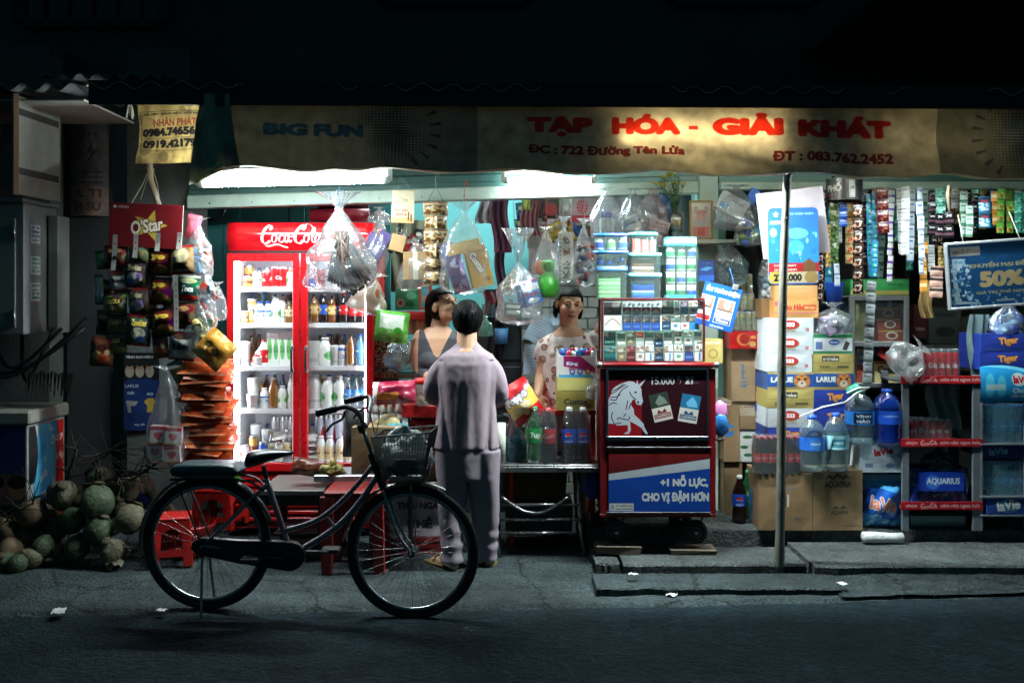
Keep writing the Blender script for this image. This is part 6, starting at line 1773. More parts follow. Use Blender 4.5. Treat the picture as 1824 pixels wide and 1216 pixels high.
# ================================================================== people
def fuse(mb,name,voxel=.006,it=6,fn=None,parent=None,loc=None,cls=None,mats=None):
 """melt overlapping closed pieces into one continuous skin, then shape it vertex by vertex (fn) and colour regions (cls)"""
 me = mb.mesh('raw',weld=True)
 ob = bpy.data.objects.new('raw',me);COL.objects.link(ob)
 r = ob.modifiers.new('r','REMESH');r.mode = 'VOXEL';r.voxel_size = voxel;r.use_smooth_shade = True
 s = ob.modifiers.new('s','SMOOTH');s.factor = .5;s.iterations = it
 dg = bpy.context.evaluated_depsgraph_get()
 out = bpy.data.meshes.new_from_object(ob.evaluated_get(dg))
 bpy.data.objects.remove(ob);bpy.data.meshes.remove(me)
 out.name = name
 if fn:
  n = len(out.vertices)
  co = np.zeros(n*3);out.vertices.foreach_get('co',co);co = co.reshape(-1,3)
  nr = np.zeros(n*3);out.vertices.foreach_get('normal',nr);nr = nr.reshape(-1,3)
  for i in range(n):
   v = fn(Vector(co[i]),Vector(nr[i]))
   co[i] = v
  out.vertices.foreach_set('co',co.ravel())
 out.materials.clear()
 for m in mats:out.materials.append(m)
 if cls:
  k = len(out.polygons);c = np.zeros(k*3);out.polygons.foreach_get('center',c);c = c.reshape(-1,3)
  out.polygons.foreach_set('material_index',[cls(Vector(p)) for p in c])
 out.polygons.foreach_set('use_smooth',[True]*len(out.polygons));out.update()
 return link(name,out,parent,loc)
def limb(mb,pts,rs,m,n=12):
 """tapered limb with rounded ends"""
 P_ = [Vector(p) for p in pts];Q,R = [],[]
 for i in range(len(P_)-1):
  a,b,c,d = P_[max(i-1,0)],P_[i],P_[i+1],P_[min(i+2,len(P_)-1)]
  for k in range(4):
   t = k/4;Q.append(.5*((2*b)+(c-a)*t+(2*a-5*b+4*c-d)*t*t+(3*b-a-3*c+d)*t**3));R.append(rs[i]+(rs[i+1]-rs[i])*t)
 Q.append(P_[-1]);R.append(rs[-1])
 mb.tube(Q,R,m,n)
 mb.blob(P_[0],rs[0]*.99,m,10,8);mb.blob(P_[-1],rs[-1]*.99,m,10,8)
def loft(mb,rings,m,n=28):
 vs = []
 for c,rx,ry in rings:
  for j in range(n):
   a = 2*PI*j/n;e = 2.5
   vs.append((c[0]+rx*math.copysign(abs(math.cos(a))**(2/e),math.cos(a)),c[1]+ry*math.copysign(abs(math.sin(a))**(2/e),math.sin(a)),c[2]))
 fs = [(i*n+j,i*n+(j+1) % n,(i+1)*n+(j+1) % n,(i+1)*n+j) for i in range(len(rings)-1) for j in range(n)]
 k = len(rings)
 fs += [tuple(range(n-1,-1,-1)),tuple(range((k-1)*n,k*n))]
 mb.add(vs,fs,m,None,True)
def hand(mb,wrist,d,side,m,curl=.5,s=1.0):
 """palm, four unequal bent fingers and a thumb from the side of the palm; d = pointing direction, side = thumb side"""
 w,d,sd = Vector(wrist),Vector(d).normalized(),Vector(side).normalized()
 sd = (sd-d*sd.dot(d)).normalized();nrm = d.cross(sd)
 st = len(mb.v);mb.blob((0,0,0),(.044*s,.040*s,.015*s),m,12,8)
 mb.xform(Matrix(((d.x,sd.x,nrm.x,(w+d*.045*s).x),(d.y,sd.y,nrm.y,(w+d*.045*s).y),(d.z,sd.z,nrm.z,(w+d*.045*s).z),(0,0,0,1))),st)
 for i,L_ in enumerate((.068,.076,.070,.055)):
  b = w+d*.072*s+sd*(.030-.0205*i)*s
  p1 = b+d*L_*.45*s-nrm*.004*curl;p2 = p1+(d*(1-curl*.5)-nrm*curl*.9).normalized()*L_*.34*s;p3 = p2+(d*(1-curl*1.1)-nrm*curl*1.1).normalized()*L_*.28*s
  limb(mb,[w+d*.03*s+sd*(.022-.015*i)*s,b,p1,p2,p3],[.009*s,.0088*s,.0082*s,.0076*s,.0066*s],m,8)
 t0 = w+d*.02*s+sd*.026*s
 limb(mb,[t0,t0+(d*.5+sd*.8-nrm*.3).normalized()*.036*s,t0+(d*.8+sd*.6-nrm*.45).normalized()*.066*s],[.012*s,.010*s,.0078*s],m,8)
def head_pieces(mb,m,M):
 st = len(mb.v)
 B = lambda c,r:mb.blob(c,r,m,14,10)
 B((0,.02,.030),(.073,.092,.080));B((0,-.018,-.03),(.061,.070,.074));B((0,-.032,-.068),(.044,.046,.034));B((0,-.064,-.094),(.021,.018,.016))
 for s in (-1,1):
  B((s*.037,-.052,-.026),(.026,.026,.024));B((s*.030,-.074,.022),(.024,.014,.010));B((s*.011,-.097,-.033),(.0095,.010,.0085));B((s*.075,.012,-.008),(.009,.022,.032))
 mb.tube([(0,-.078,.016),(0,-.088,-.004),(0,-.104,-.028)],[.009,.0095,.012],m,10);B((0,-.104,-.030),(.011,.010,.010))
 B((0,-.086,-.060),(.024,.012,.0065));B((0,-.084,-.071),(.020,.012,.0065))
 mb.xform(M,st)
def head_fn(Mi,M):
 def f(p,n):
  q = Mi @ p
  if abs(q.x) < .13 and q.y < 0 and -.13 < q.z < .14:
   for s in (-1,1):
    e = math.exp(-(((q.x-s*.031)/.017)**2+((q.z-.003)/.010)**2));q.y += .010*e
   q.y += .004*math.exp(-((q.z+.0655)/.003)**2-(q.x/.022)**2)
   return M @ q
  return p
 return f
SKIN = mat((190,144,114),.5,0,.12,scale=22,bump=.05,bscale=150);SKIN2 = mat((192,144,114),.55,0,.14,scale=22,bump=.08,bscale=120)
LIP = mat((142,84,72),.45);HAIRM = mat((5,5,6),.6,0,.4,scale=30,stretch=(6,6,1));HAIRM.node_tree.nodes['Principled BSDF'].inputs['Specular IOR Level'].default_value = .12;EYEW = mat((190,186,176),.25,0,.02);EYEB = mat((22,14,10),.15,0,.02)
def eyes(par,M):
 for s in (-1,1):
  mb = MB();mb.blob((s*.031,-.066,.003),(.0125,.010,.0060),EYEW,12,8);mb.blob((s*.0315,-.0725,.003),(.0068,.005,.0056),EYEB,10,8)
  mb.tube([(s*.018,-.0775,.008),(s*.031,-.0815,.0125),(s*.044,-.074,.008)],.0026,SKIN2,6)
  mb.xform(M);mb.build('eye',par)
  mb = MB();mb.tube([(s*.014,-.0905,.024),(s*.030,-.0885,.030),(s*.047,-.077,.025)],[.002,.0026,.0014],HAIRM,6);mb.xform(M);mb.build('eyebrow',par)
def hair(par,M,back=1.0,seed=1,bun=None,low=-.11,front=.055,name='hair',grey=0):
 """hair as a cap of fine strands over the skull: pulled inside the head wherever the face is bare"""
 mb = MB()
 def fn(u,v):
  a,b = 2*PI*u,-PI/2+PI*v
  d = Vector((math.cos(b)*math.cos(a),math.cos(b)*math.sin(a),math.sin(b)))
  q = Vector((d.x*.084,.022+d.y*.102*back,.026+d.z*.094))
  k = 1+.035*mnoise.noise(Vector((d.x*16,d.y*16,d.z*4+seed)))+.018*mnoise.noise(Vector((d.x*50,d.y*50,d.z*9)))
  face = q.y < .0 and q.z < front+.12*q.y*0 and abs(q.x) < .079
  if q.y < -.035 and q.z < front:k *= .72
  elif q.y < .005 and q.z < .03:k *= .80
  if q.z < low:k *= .9
  if q.z < -.03 and q.y > 0:q.x *= 1+.25*(-.03-q.z);q.z *= 1.25
  return Vector((q.x*k,.022+(q.y-.022)*k,.02+(q.z-.02)*k))
 mb.grid(fn,60,40,HAIRM)
 rd = random.Random(seed)
 for i in range(240):
  a = rd.uniform(0,2*PI);b = rd.uniform(-.5,1.3)
  d = Vector((math.cos(b)*math.cos(a),math.cos(b)*math.sin(a),math.sin(b)))
  if d.y < -.1 and d.z < .55:continue
  p = Vector((d.x*.085,.022+d.y*.103*back,.026+d.z*.096));t = Vector((-d.z*d.x,.1-d.z*d.y,-(1-d.z*d.z)))
  mb.tube([p*.99,p+d*.004+t*.015,p+d*.004+t*.034+Vector((rd.uniform(-.005,.005),0,0))],[.0022,.0018,.0006],HAIRM,4,caps=False)
 if bun:
  for c,r in bun:mb.blob(c,r,HAIRM,18,12,.25,seed,5)
 mb.xform(M)
 return mb.build(name,par)
def shirt_fold(amp,vert=2.2,freq=13,seed=0,hem=None):
 def f(p,n):
  k = amp*(.7*mnoise.noise(Vector((p.x*freq+seed,p.y*freq,p.z*vert)))+.45*mnoise.noise(Vector((p.x*freq*2.1,p.y*freq*2.1+seed,p.z*vert*2.6)))+.25*mnoise.noise(Vector((p.x*40,p.y*40,p.z*30+seed))))
  q = p+n*k
  return q
 return f

# ---- customer seen from behind
CY = 5.74
t = thing('person','person with short black hair in lilac shirt and trousers, standing with back turned','person',(P(832,0,CY).x,CY,0),0)
def c3(px,py,dy=0.0):
 q = P(px,py,CY);return Vector((q.x-t.location.x,dy,q.z))
LIL = mat((148,130,139),.9,0,.10,scale=7,bump=.06,bscale=400);LIL2 = mat((132,120,130),.9,0,.12,scale=7,bump=.06,bscale=400)
HM = Matrix.Translation(c3(832,571,.05)) @ Matrix.Rotation(PI,4,'Z') @ Matrix.Rotation(math.radians(14),4,'X') @ Matrix.Scale(.97,4)
mb = MB();head_pieces(mb,SKIN,HM)
limb(mb,[c3(832,590,.03),c3(832,630,.0)],[.055,.062],SKIN)
loft(mb,[(c3(832,800),.15,.11),(c3(832,740),.14,.10),(c3(832,680),.16,.105),(c3(832,640),.15,.09),(c3(832,622),.07,.06)],SKIN)
hl,hr = c3(800,712,.30),c3(862,716,.30)
limb(mb,[c3(802,652,0),c3(768,700,.02),hl],[.036,.036,.027],SKIN);limb(mb,[c3(862,652,0),c3(891,702,.02),hr],[.036,.036,.027],SKIN)
hand(mb,hl,(.4,.9,.1),(0,0,1),SKIN,.7,.95);hand(mb,hr,(-.4,.9,.1),(0,0,1),SKIN,.7,.95)
for a,b,c in ((808,806,-.04),(862,866,.03)):
 limb(mb,[c3(a,790,0),c3(a,890,.0),c3(b,985,c)],[.085,.058,.036],SKIN)
for a,dx,c in ((806,-.09,-.04),(866,.01,.04)):
 f0 = c3(a,1000,c);f0.z = .035
 limb(mb,[f0+Vector((.01,-.03,0)),f0+Vector((dx*.6,.06,-.008)),f0+Vector((dx*1.3,.13,-.018))],[.034,.034,.022],SKIN,10)
fuse(mb,'body',.0065,5,None,t,cls=None,mats=[SKIN])
mb = MB()
def crop_hair(u,v):
 a,c = 2*PI*u,-PI/2+PI*v;d = Vector((math.cos(c)*math.cos(a),math.cos(c)*math.sin(a),math.sin(c)))
 k = 1+.030*mnoise.noise(Vector((d.x*9,d.y*9,d.z*3)))+.026*mnoise.noise(Vector((d.x*38,d.y*38,d.z*7)))
 lowf = max(0,-d.z)
 q = Vector((d.x*.088*(1-.18*lowf**2),.022+d.y*.104*(1-.10*lowf),.018+d.z*(.100 if d.z > 0 else .122)))
 if q.y < -.03 and q.z < .05:k *= .74
 return Vector((q.x*k,.022+(q.y-.022)*k,.018+(q.z-.018)*k))
mb.grid(crop_hair,130,70,HAIRM)
rd = random.Random(8)
for i in range(420):
 u,v = rd.random(),rd.uniform(.12,.95);p = crop_hair(u,v);q = crop_hair(u,max(.03,v-.10))
 if p.y < -.02:continue
 n = (p-Vector((0,.022,.02))).normalized();mb.tube([p*1.0,(p+q)/2+n*.005,q+n*.004+Vector((rd.uniform(-.004,.004),0,rd.uniform(-.006,.002)))],[.0022,.002,.0007],HAIRM,4,caps=False)
mb.xform(HM);mb.build('hair',t)
# shirt: hem, waist, shoulder blades, rounded shoulders, full sleeves bent forwards
mb = MB()
loft(mb,[(c3(830,797),.192,.125),(c3(830,760),.178,.122),(c3(831,715),.168,.12),(c3(832,675),.178,.12),(c3(832,648),.176,.108),(c3(832,632),.150,.085),(c3(832,622,.010),.100,.066),(c3(832,612,.02),.062,.052),(c3(832,606,.026),.052,.046)],LIL,40)
limb(mb,[c3(806,640,0),c3(779,664,.0),c3(768,702,.01),c3(786,716,.16),c3(799,712,.26)],[.058,.054,.050,.046,.040],LIL,16)
limb(mb,[c3(858,640,0),c3(881,664,.0),c3(891,704,.01),c3(876,718,.16),c3(863,716,.26)],[.058,.054,.050,.046,.040],LIL,16)
def sf(p,n):
 q = shirt_fold(.005,.9,8,4)(p,n)
 z0 = c3(0,797).z
 if p.z < z0+.03:q.z = max(q.z,z0+.004*math.sin(p.x*30))
 w = (c3(0,640).z-p.z)/(c3(0,640).z-z0)
 if 0 < w < 1.1 and p.y < 0:      # long soft folds falling from the shoulder blades
  q.y -= w*min(1,w*2.5)*(.0045*math.sin(p.x*44+1.6*math.sin(p.z*3.1))+.0035*math.sin(p.x*83+2.4*p.z+1.2*math.sin(p.z*5)))
  q.y += .012*math.exp(-((p.x+.105+.05*(1-w))/.018)**2)+.012*math.exp(-((p.x-.118-.03*(1-w))/.018)**2)
 return q
fuse(mb,'shirt',.0070,9,sf,t,mats=[LIL])
mb = MB()
loft(mb,[(c3(830,850),.178,.12),(c3(830,815),.182,.12),(c3(830,785),.172,.116),(c3(830,775),.16,.11)],LIL2,36)
for a,b,c in (((806,803,806),-.03,0),((862,865,866),.03,0)):
 loft(mb,[(c3(a[2],997,b),.071,.080),(c3(a[2],970,b),.068,.077),(c3(a[1],910,b*.5),.080,.090),(c3(a[0],850,0),.095,.108),(c3(a[0],800,0),.10,.112)],LIL2,28)
def tf(p,n):
 q = shirt_fold(.004,1.2,8,9)(p,n)
 k = (.42-p.z)
 q += n*.006*math.sin(p.x*52+1.4*p.z+2*mnoise.noise(p*2.5))*min(1,max(0,(.78-p.z)*3))
 if p.z < .32:q += n*.005*math.sin(p.z*62+14*p.x+3*mnoise.noise(p*6))*max(0,1-abs(p.z-.13)/.19)
 return q
fuse(mb,'trousers',.0075,4,tf,t,mats=[LIL2])
SAND = mat((120,104,64),.6,0,.3)
for a,dx,c in ((806,-.09,-.04),(866,.01,.04)):
 f0 = c3(a,1000,c);f0.z = .010
 mb = MB();d = Vector((dx*1.6,.17,0))
 mb.grid(lambda u,v:f0+Vector((.01,-.05,.012*0))+d*v*1.15+Vector(((u-.5)*.085*(math.sin(PI*min(1,max(.06,.1+.85*v)))**.4),0,.008)),6,10,SAND)
 mb.grid(lambda u,v:f0+Vector((.01,-.05,-.010))+d*v*1.15+Vector(((u-.5)*.088*(math.sin(PI*min(1,max(.06,.1+.85*v)))**.4),0,.004)),6,10,SAND)
 mb.tube([f0+d*.5+Vector((-.048,0,.0)),f0+d*.5+Vector((-.02,0,.05)),f0+d*.5+Vector((.03,0,.05)),f0+d*.5+Vector((.055,0,0))],.008,SAND,6)
 mb.build('sandal',t)

# ---- woman in the tank top, turned to the right
WY = 6.38
t = thing('person','woman in dark grey tank top with a low black ponytail, turned to the customer','person',(P(782,0,WY).x,WY,0),0)
def c4(px,py,dy=0.0):
 q = P(px,py,WY);return Vector((q.x-t.location.x,dy,q.z))
HM = Matrix.Translation(c4(791,545,-.03)) @ Matrix.Rotation(math.radians(52),4,'Z') @ Matrix.Rotation(math.radians(-16),4,'X') @ Matrix.Scale(1.03,4)
TANK = mat((58,58,66),.8,0,.45,scale=150);WI = HM.inverted()
mb = MB();head_pieces(mb,SKIN,HM)
limb(mb,[c4(786,556,.02),c4(780,600,.02)],[.054,.060],SKIN)
loft(mb,[(c4(782,760),.15,.12),(c4(782,700),.145,.11),(c4(780,650),.16,.115),(c4(780,622),.175,.10),(c4(780,602),.158,.082),(c4(780,592,.01),.105,.07),(c4(780,583,.015),.07,.06)],SKIN,32)
for s in (-1,1):mb.blob(c4(782+s*17,640,-.085),(.062,.055,.055),SKIN)
e,h = c4(748,655,-.02),c4(780,668,-.26)
limb(mb,[c4(750,600,.02),c4(744,622,.01),e,e.lerp(h,.5)+Vector((0,0,-.012)),h],[.050,.050,.040,.038,.026],SKIN);hand(mb,h,(.8,-.5,.1),(0,-.3,1),SKIN,.6,.9)
e,h = c4(818,655,-.03),c4(812,690,-.24)
limb(mb,[c4(811,602,.02),c4(817,625,.01),e,h],[.050,.048,.038,.026],SKIN);hand(mb,h,(-.3,-.9,.1),(0,0,1),SKIN,.6,.9)
for s in (-1,1):limb(mb,[c4(782+s*20,760,0),c4(782+s*20,860,0),c4(782+s*20,945,0)],[.09,.06,.04],SKIN)
fuse(mb,'body',.0046,8,head_fn(HM.inverted(),HM),t,mats=[SKIN,LIP,TANK],cls=lambda p:1 if (lambda q:abs(q.x) < .024 and q.y < -.07 and -.076 < q.z < -.0575)(WI @ p) else (2 if abs(p.x+.005) < .122 and p.z < c4(0,592).z+.03 and p.z < c4(0,634).z+max(0,abs(p.x+.005)-.012)*(2.1 if p.y < .03 else 1.6) and p.z > .6 and p.y > -.18 else 0))
eyes(t,HM)
hair(t,HM,1.03,5,[((.0,.125,-.03),(.036,.036,.045)),((.01,.15,-.085),(.032,.03,.07)),((.0,.15,-.14),(.022,.02,.05))],-.2,.062)
mb = MB()
loft(mb,[(c4(782,770),.162,.128),(c4(782,700),.153,.119),(c4(780,668),.160,.122),(c4(780,652),.150,.112)],TANK,32)
for s in (-1,1):mb.blob(c4(782+s*17,642,-.088),(.066,.058,.060),TANK)
fuse(mb,'tank_top',.0065,4,shirt_fold(.007,4,9,3),t,mats=[TANK])

# ---- older woman behind the counter
OY = 6.5
t = thing('person','older woman in a cream blouse with brown patches, one arm raised by the cigarette case','person',(P(1015,0,OY).x,OY,0),0)
def c5(px,py,dy=0.0):
 q = P(px,py,OY);return Vector((q.x-t.location.x,dy,q.z))
HM = Matrix.Translation(c5(1014,543,-.03)) @ Matrix.Rotation(math.radians(10),4,'Z') @ Matrix.Rotation(math.radians(4),4,'Y') @ Matrix.Rotation(math.radians(3),4,'X') @ Matrix.Diagonal((1.10,1.04,1.0,1))
mb = MB();head_pieces(mb,SKIN2,HM)
limb(mb,[c5(1013,560,.015),c5(1013,600,.02)],[.058,.066],SKIN2)
loft(mb,[(c5(1015,790),.17,.13),(c5(1015,720),.165,.125),(c5(1015,660),.165,.12),(c5(1015,625),.172,.10),(c5(1015,605),.158,.085),(c5(1014,592,.01),.105,.07),(c5(1014,583,.015),.07,.06)],SKIN2,32)
e,h = c5(963,668,-.02),c5(957,700,-.14)
limb(mb,[c5(980,612,.01),c5(970,640,.0),e,e.lerp(h,.5),h],[.046,.042,.036,.033,.025],SKIN2);hand(mb,h,(.15,-.35,-1),(.9,-.3,0),SKIN2,.45,.95)
e,h = c5(1066,628,-.02),c5(1076,580,-.06)
limb(mb,[c5(1048,606,.01),c5(1060,610,-.02),c5(1068,588,-.05),c5(1078,566,-.07)],[.048,.044,.038,.027],SKIN2);hand(mb,c5(1078,566,-.07),(.3,-.2,1),(-.9,-.2,.2),SKIN2,.6,.95)
for s in (-1,1):limb(mb,[c5(1015+s*22,780,0),c5(1015+s*22,860,0),c5(1015+s*22,940,0)],[.09,.06,.04],SKIN2)
def old(p,n):
 q = head_fn(HM.inverted(),HM)(p,n);r = HM.inverted() @ q
 if r.y < -.04 and abs(r.x) < .06 and -.09 < r.z < .06:
  for s in (-1,1):                                    # nasolabial folds and lines under the eyes
   d = abs(r.x-s*(.018+.55*(-.035-r.z)*.45));r.y += .0022*math.exp(-(d/.003)**2)*(1 if -.072 < r.z < -.028 else 0)
   r.y += .0018*math.exp(-((r.z+.014+2*(abs(r.x)-.03)**2)/.003)**2)*math.exp(-((r.x-s*.03)/.016)**2)
  return HM @ r
 return q
fuse(mb,'body',.0055,4,old,t,mats=[SKIN2,LIP],cls=lambda p:1 if (lambda q:abs(q.x) < .024 and q.y < -.07 and -.076 < q.z < -.0575)(HM.inverted() @ p) else 0)
eyes(t,HM)
hair(t,HM,.99,8,[((0,.12,-.02),(.04,.035,.045)),((-.073,.035,-.03),(.016,.04,.06)),((.073,.035,-.03),(.016,.04,.06))],-.12,.060)
m = bpy.data.materials.new('patched_cotton');n,l = nodes(m);b = n['Principled BSDF'];tc = n.new('ShaderNodeTexCoord')
vo = n.new('ShaderNodeTexVoronoi');vo.inputs['Scale'].default_value = 15;vo.inputs['Randomness'].default_value = .75;l.new(tc.outputs['Object'],vo.inputs['Vector'])
r1 = n.new('ShaderNodeValToRGB');e_ = r1.color_ramp.elements;r1.color_ramp.interpolation = 'CONSTANT'
e_[0].color = rgb((186,146,126));e_[1].position = .30;e_[1].color = rgb((96,74,66));q_ = e_.new(.37);q_.color = rgb((222,210,204))
l.new(vo.outputs['Distance'],r1.inputs['Fac']);l.new(r1.outputs[0],b.inputs['Base Color']);setp(b,Roughness=.85)
mb = MB()
loft(mb,[(c5(1012,800),.185,.14),(c5(1013,720),.178,.134),(c5(1014,665),.178,.13),(c5(1015,640),.178,.118),(c5(1015,622),.174,.105),(c5(1015,606),.160,.092),(c5(1015,599),.140,.085)],m,36)
for s in (-1,1):mb.blob(c5(1015+s*16,655,-.075),(.075,.06,.065),m)
limb(mb,[c5(985,606,.01),c5(972,618,0),c5(967,634,-.005)],[.050,.058,.056],m,16);limb(mb,[c5(1045,606,.01),c5(1056,606,-.01),c5(1064,600,-.03)],[.050,.056,.052],m,16)
for s in (-1,1):limb(mb,[c5(1015+s*30,628,-.085),c5(1015+s*27,604,-.045),c5(1015+s*22,596,.02),c5(1015,598,.075)],[.028]*4,m,10)
fuse(mb,'blouse',.0065,4,shirt_fold(.012,4,12,7),t,mats=[m])
# ================================================================== bicycle
def BYY(px):return 4.965-(px-369)/366*.085
def BP(px,py,dy=0.0):
 q = P(px,py,BYY(px));q.y += dy;return q
base = BP(369,967);fh = BP(735,982)
bk_ = thing('bicycle','old dark city bicycle with a padded rear carrier seat and a wire front basket','bicycle',(base.x,base.y,0))
def b(px,py,dy=0.0):return BP(px,py,dy)-bk_.location
PAINT = mat((150,136,146),.32,.55,.3,scale=14,dirt=.3);CHROME = mat((150,152,154),.22,.95,.2,scale=12,dirt=.15);TYRE = mat((20,20,22),.75,0,.2,bump=.3,bscale=200);BPL = mat((26,27,30),.4,0,.15,dirt=.15)
axis = (fh-base);axis.z = 0;axis.normalize();lat = Vector((axis.y,-axis.x,0))     # lat points to the camera side
def ring(c,R,k=64):return [c+axis*(R*math.cos(2*PI*i/k))+Vector((0,0,R*math.sin(2*PI*i/k))) for i in range(k)]
for c,tyre in ((b(369,967),0),(b(735,982),1)):
 R = c.z+bk_.location.z;R = .328
 w = link('wheel',None,bk_)
 mb = MB();mb.tube(ring(c,R-.019),.0195,TYRE,10,closed=True);mb.build('tyre',w)
 mb = MB();mb.tube(ring(c,R-.046),.0115,CHROME,8,closed=True);mb.build('rim',w)
 mb = MB();mb.tube([c-lat*.045,c-lat*.022,c+lat*.022,c+lat*.045],[.02,.014,.014,.02],CHROME,12);mb.tube([c-lat*.08,c+lat*.08],.005,CHROME,8);mb.build('hub',w)
 for i in range(32):
  a = 2*PI*i/32;s = 1 if i % 2 else -1;a2 = a+(.5 if (i//2) % 2 else -.5)
  mb = MB();mb.tube([c+lat*.03*s+(axis*math.cos(a2)+Vector((0,0,math.sin(a2))))*.02,c+(axis*math.cos(a)+Vector((0,0,math.sin(a))))*(R-.05)],.0011,CHROME,4,caps=False);mb.build('spoke',w)
def arc(c,R,a0,a1,wd,m,name):
 mb = MB();k = 40
 def fn(u,v):
  a = math.radians(a0+(a1-a0)*u);s = (v-.5)*2
  return c+(axis*math.cos(a)+Vector((0,0,math.sin(a))))*(R-.012*s*s)+lat*(wd*s)
 mb.grid(fn,k,6,m);mb.grid(lambda u,v:fn(u,v)-(fn(u,v)-c).normalized()*.002,k,6,m,flip=True);mb.build(name,bk_)
arc(b(369,967),.352,20,190,.03,mat((40,50,52),.25,.5,.2),'rear_mudguard');arc(b(735,982),.352,62,172,.028,mat((120,118,120),.25,.7,.2),'front_mudguard')
def tub(name,pts,r,m=PAINT,n=12):
 mb = MB()
 Q = [Vector(p) for p in pts];out = []
 for i in range(len(Q)-1):
  a_,b_,c_,d_ = Q[max(i-1,0)],Q[i],Q[i+1],Q[min(i+2,len(Q)-1)]
  for k in range(6):
   t = k/6;out.append(.5*((2*b_)+(c_-a_)*t+(2*a_-5*b_+4*c_-d_)*t*t+(3*b_-a_-3*c_+d_)*t**3))
 out.append(Q[-1]);mb.tube(out,r,m,n);return mb.build(name,bk_)
BB = b(520,988)
tub('seat_tube',[BB,b(474,852)],.0145);tub('seat_post',[b(476,858),b(469,828)],.012,BPL)
tub('top_tube',[b(509,944),b(566,925),b(616,885),b(667,826)],.0125);tub('down_tube',[BB,b(592,944),b(636,900),b(676,842)],.0150)
tub('head_tube',[b(660,806),b(684,872)],.019,BPL)
tub('frame_brace',[b(582,921),b(598,940)],.008)
for s in (-1,1):
 d = lat*.055*s
 tub('chain_stay',[BB+lat*.02*s,b(369,967)+d],.008);tub('seat_stay',[b(477,860)+lat*.015*s,b(369,967)+d],.0075)
 tub('fork_blade',[b(685,872)+lat*.03*s,b(700,918)+d*.8,b(712,948)+d*.8,b(735,982)+d*.8],[.012]*19 if False else .0095,CHROME)
 tub('carrier_stay',[b(322,852)+d,b(369,967)+d*1.1],.005,BPL);tub('carrier_rail',[b(312,850)+d,b(434,850)+d,b(473,872)+lat*.016*s],.006,BPL)
 tub('kickstand',[b(366,985)+d*.8,b(372,1104)+lat*.10*s-axis*0],.007,CHROME)
 tub('basket_stay',[b(736,858)+d*1.2,b(736,982)+d*1.0],.0032,CHROME)
tub('stand_foot',[b(372,1103)+lat*.10,b(380,1098)],.007,CHROME)
mb = MB();mb.tube([b(664,812),b(645,762)],.011,CHROME,12);mb.tube([b(646,770),b(640,756)],.017,BPL,10);mb.build('stem',bk_)
HBG = mat((44,28,40),.45,0,.15)
tub('handlebar',[b(596,724)+lat*.27,b(624,717)+lat*.26,b(640,716)+lat*.23,b(650,730)+lat*.14,b(651,756)+lat*.03,b(651,756)-lat*.03,b(648,730)-lat*.14,b(640,716)-lat*.23,b(622,717)-lat*.26,b(596,722)-lat*.27],.0115,BPL)
for s in (-1,1):
 tub('grip',[b(590,725)+lat*.272*s,b(624,717)+lat*.26*s],.0165,HBG);tub('brake_lever',[b(636,722)+lat*.24*s,b(632,735)+lat*.245*s,b(616,744)+lat*.255*s,b(607,756)+lat*.265*s],.006,BPL)
tub('brake_cable',[b(636,722)+lat*.22,b(664,722)+lat*.15,b(670,760)+lat*.06,b(674,815)+lat*.03,b(690,862)+lat*.03],.0028,BPL,6);tub('brake_cable',[b(636,722)-lat*.2,b(668,735)-lat*.1,b(668,790),b(676,850)],.0028,BPL,6)
# saddle, cushion
mb = MB()
def sad(u,v):
 x = 440+84*u;w = .09*(1-u)**.9+.022;h = [812,800,799,801,804][min(4,int(u*4))]
 th = 2*PI*v;top = 802+6*(u-.5)**2-3*math.sin(u*PI);bot = 838-30*u**.8
 c = b(x,(top+bot)/2);r = S((bot-top)/2,4.94)
 e = (1-abs(2*u-1)**6)**.5 if 0 < u < 1 else 0.02
 return c+lat*w*math.cos(th)*e+Vector((0,0,r*math.sin(th)*(.6+.4*e)))
mb.grid(sad,18,20,mat((14,18,22),.28,0,.15));mb.build('saddle',bk_)
mb = MB()
def cus(u,v):
 a = 2*PI*v;ca,sa = math.cos(a),math.sin(a)
 c = b(313+119*u,834+8*u*0+4*(u-.4)**2);e = (1-abs(2*u-1)**8)**.5 if 0 < u < 1 else .02
 return c+lat*.09*math.copysign(abs(ca)**.5,ca)*(.85+.15*e)+Vector((0,0,.037*e*math.copysign(abs(sa)**.5,sa)))
mb.grid(cus,22,24,mat((52,72,78),.35,0,.12,bump=.1));mb.build('carrier_seat',bk_)
mb = MB();mb.tube([b(318,838)+lat*.094,b(372,836)+lat*.096,b(428,838)+lat*.094],.003,BPL,6);mb.build('piping',bk_.children[-1])
# chain case, crank, pedals
mb = MB();d0,d1 = lat*.055,lat*.015
out = []
for a in range(-90,91,12):out.append((519+29*math.cos(math.radians(a)),986-26*math.sin(math.radians(a))))
out += [(430,958),(366,953),(350,960),(347,972),(356,982),(430,998)]
F = [b(x,y)+d0 for x,y in out];G = [b(x,y)+d1 for x,y in out];k = len(out)
mb.add(F,[tuple(range(k))],BPL);mb.add(G,[tuple(range(k-1,-1,-1))],BPL);mb.add(F+G,[(i,k+i,k+(i+1) % k,(i+1) % k) for i in range(k)],BPL)
mb.build('chain_case',bk_,bevel=.004)
for s,px,py in ((1,461,985),(-1,578,990)):
 e = b(px,py)+lat*.075*s
 mb = MB();mb.tube([BB+lat*.07*s,e],.008,BPL,8);mb.build('crank',bk_)
 mb = MB();mb.box(-.045,.045,-.04,.04,-.011,.011,BPL);o = mb.build('pedal',bk_,bevel=.004);o.location = e+lat*.05*s
mb = MB();mb.blob(b(519,986)+lat*.058,(.03,.006,.03),mat((60,60,62),.4,.6),16,8);mb.build('chainring_cap',bk_)
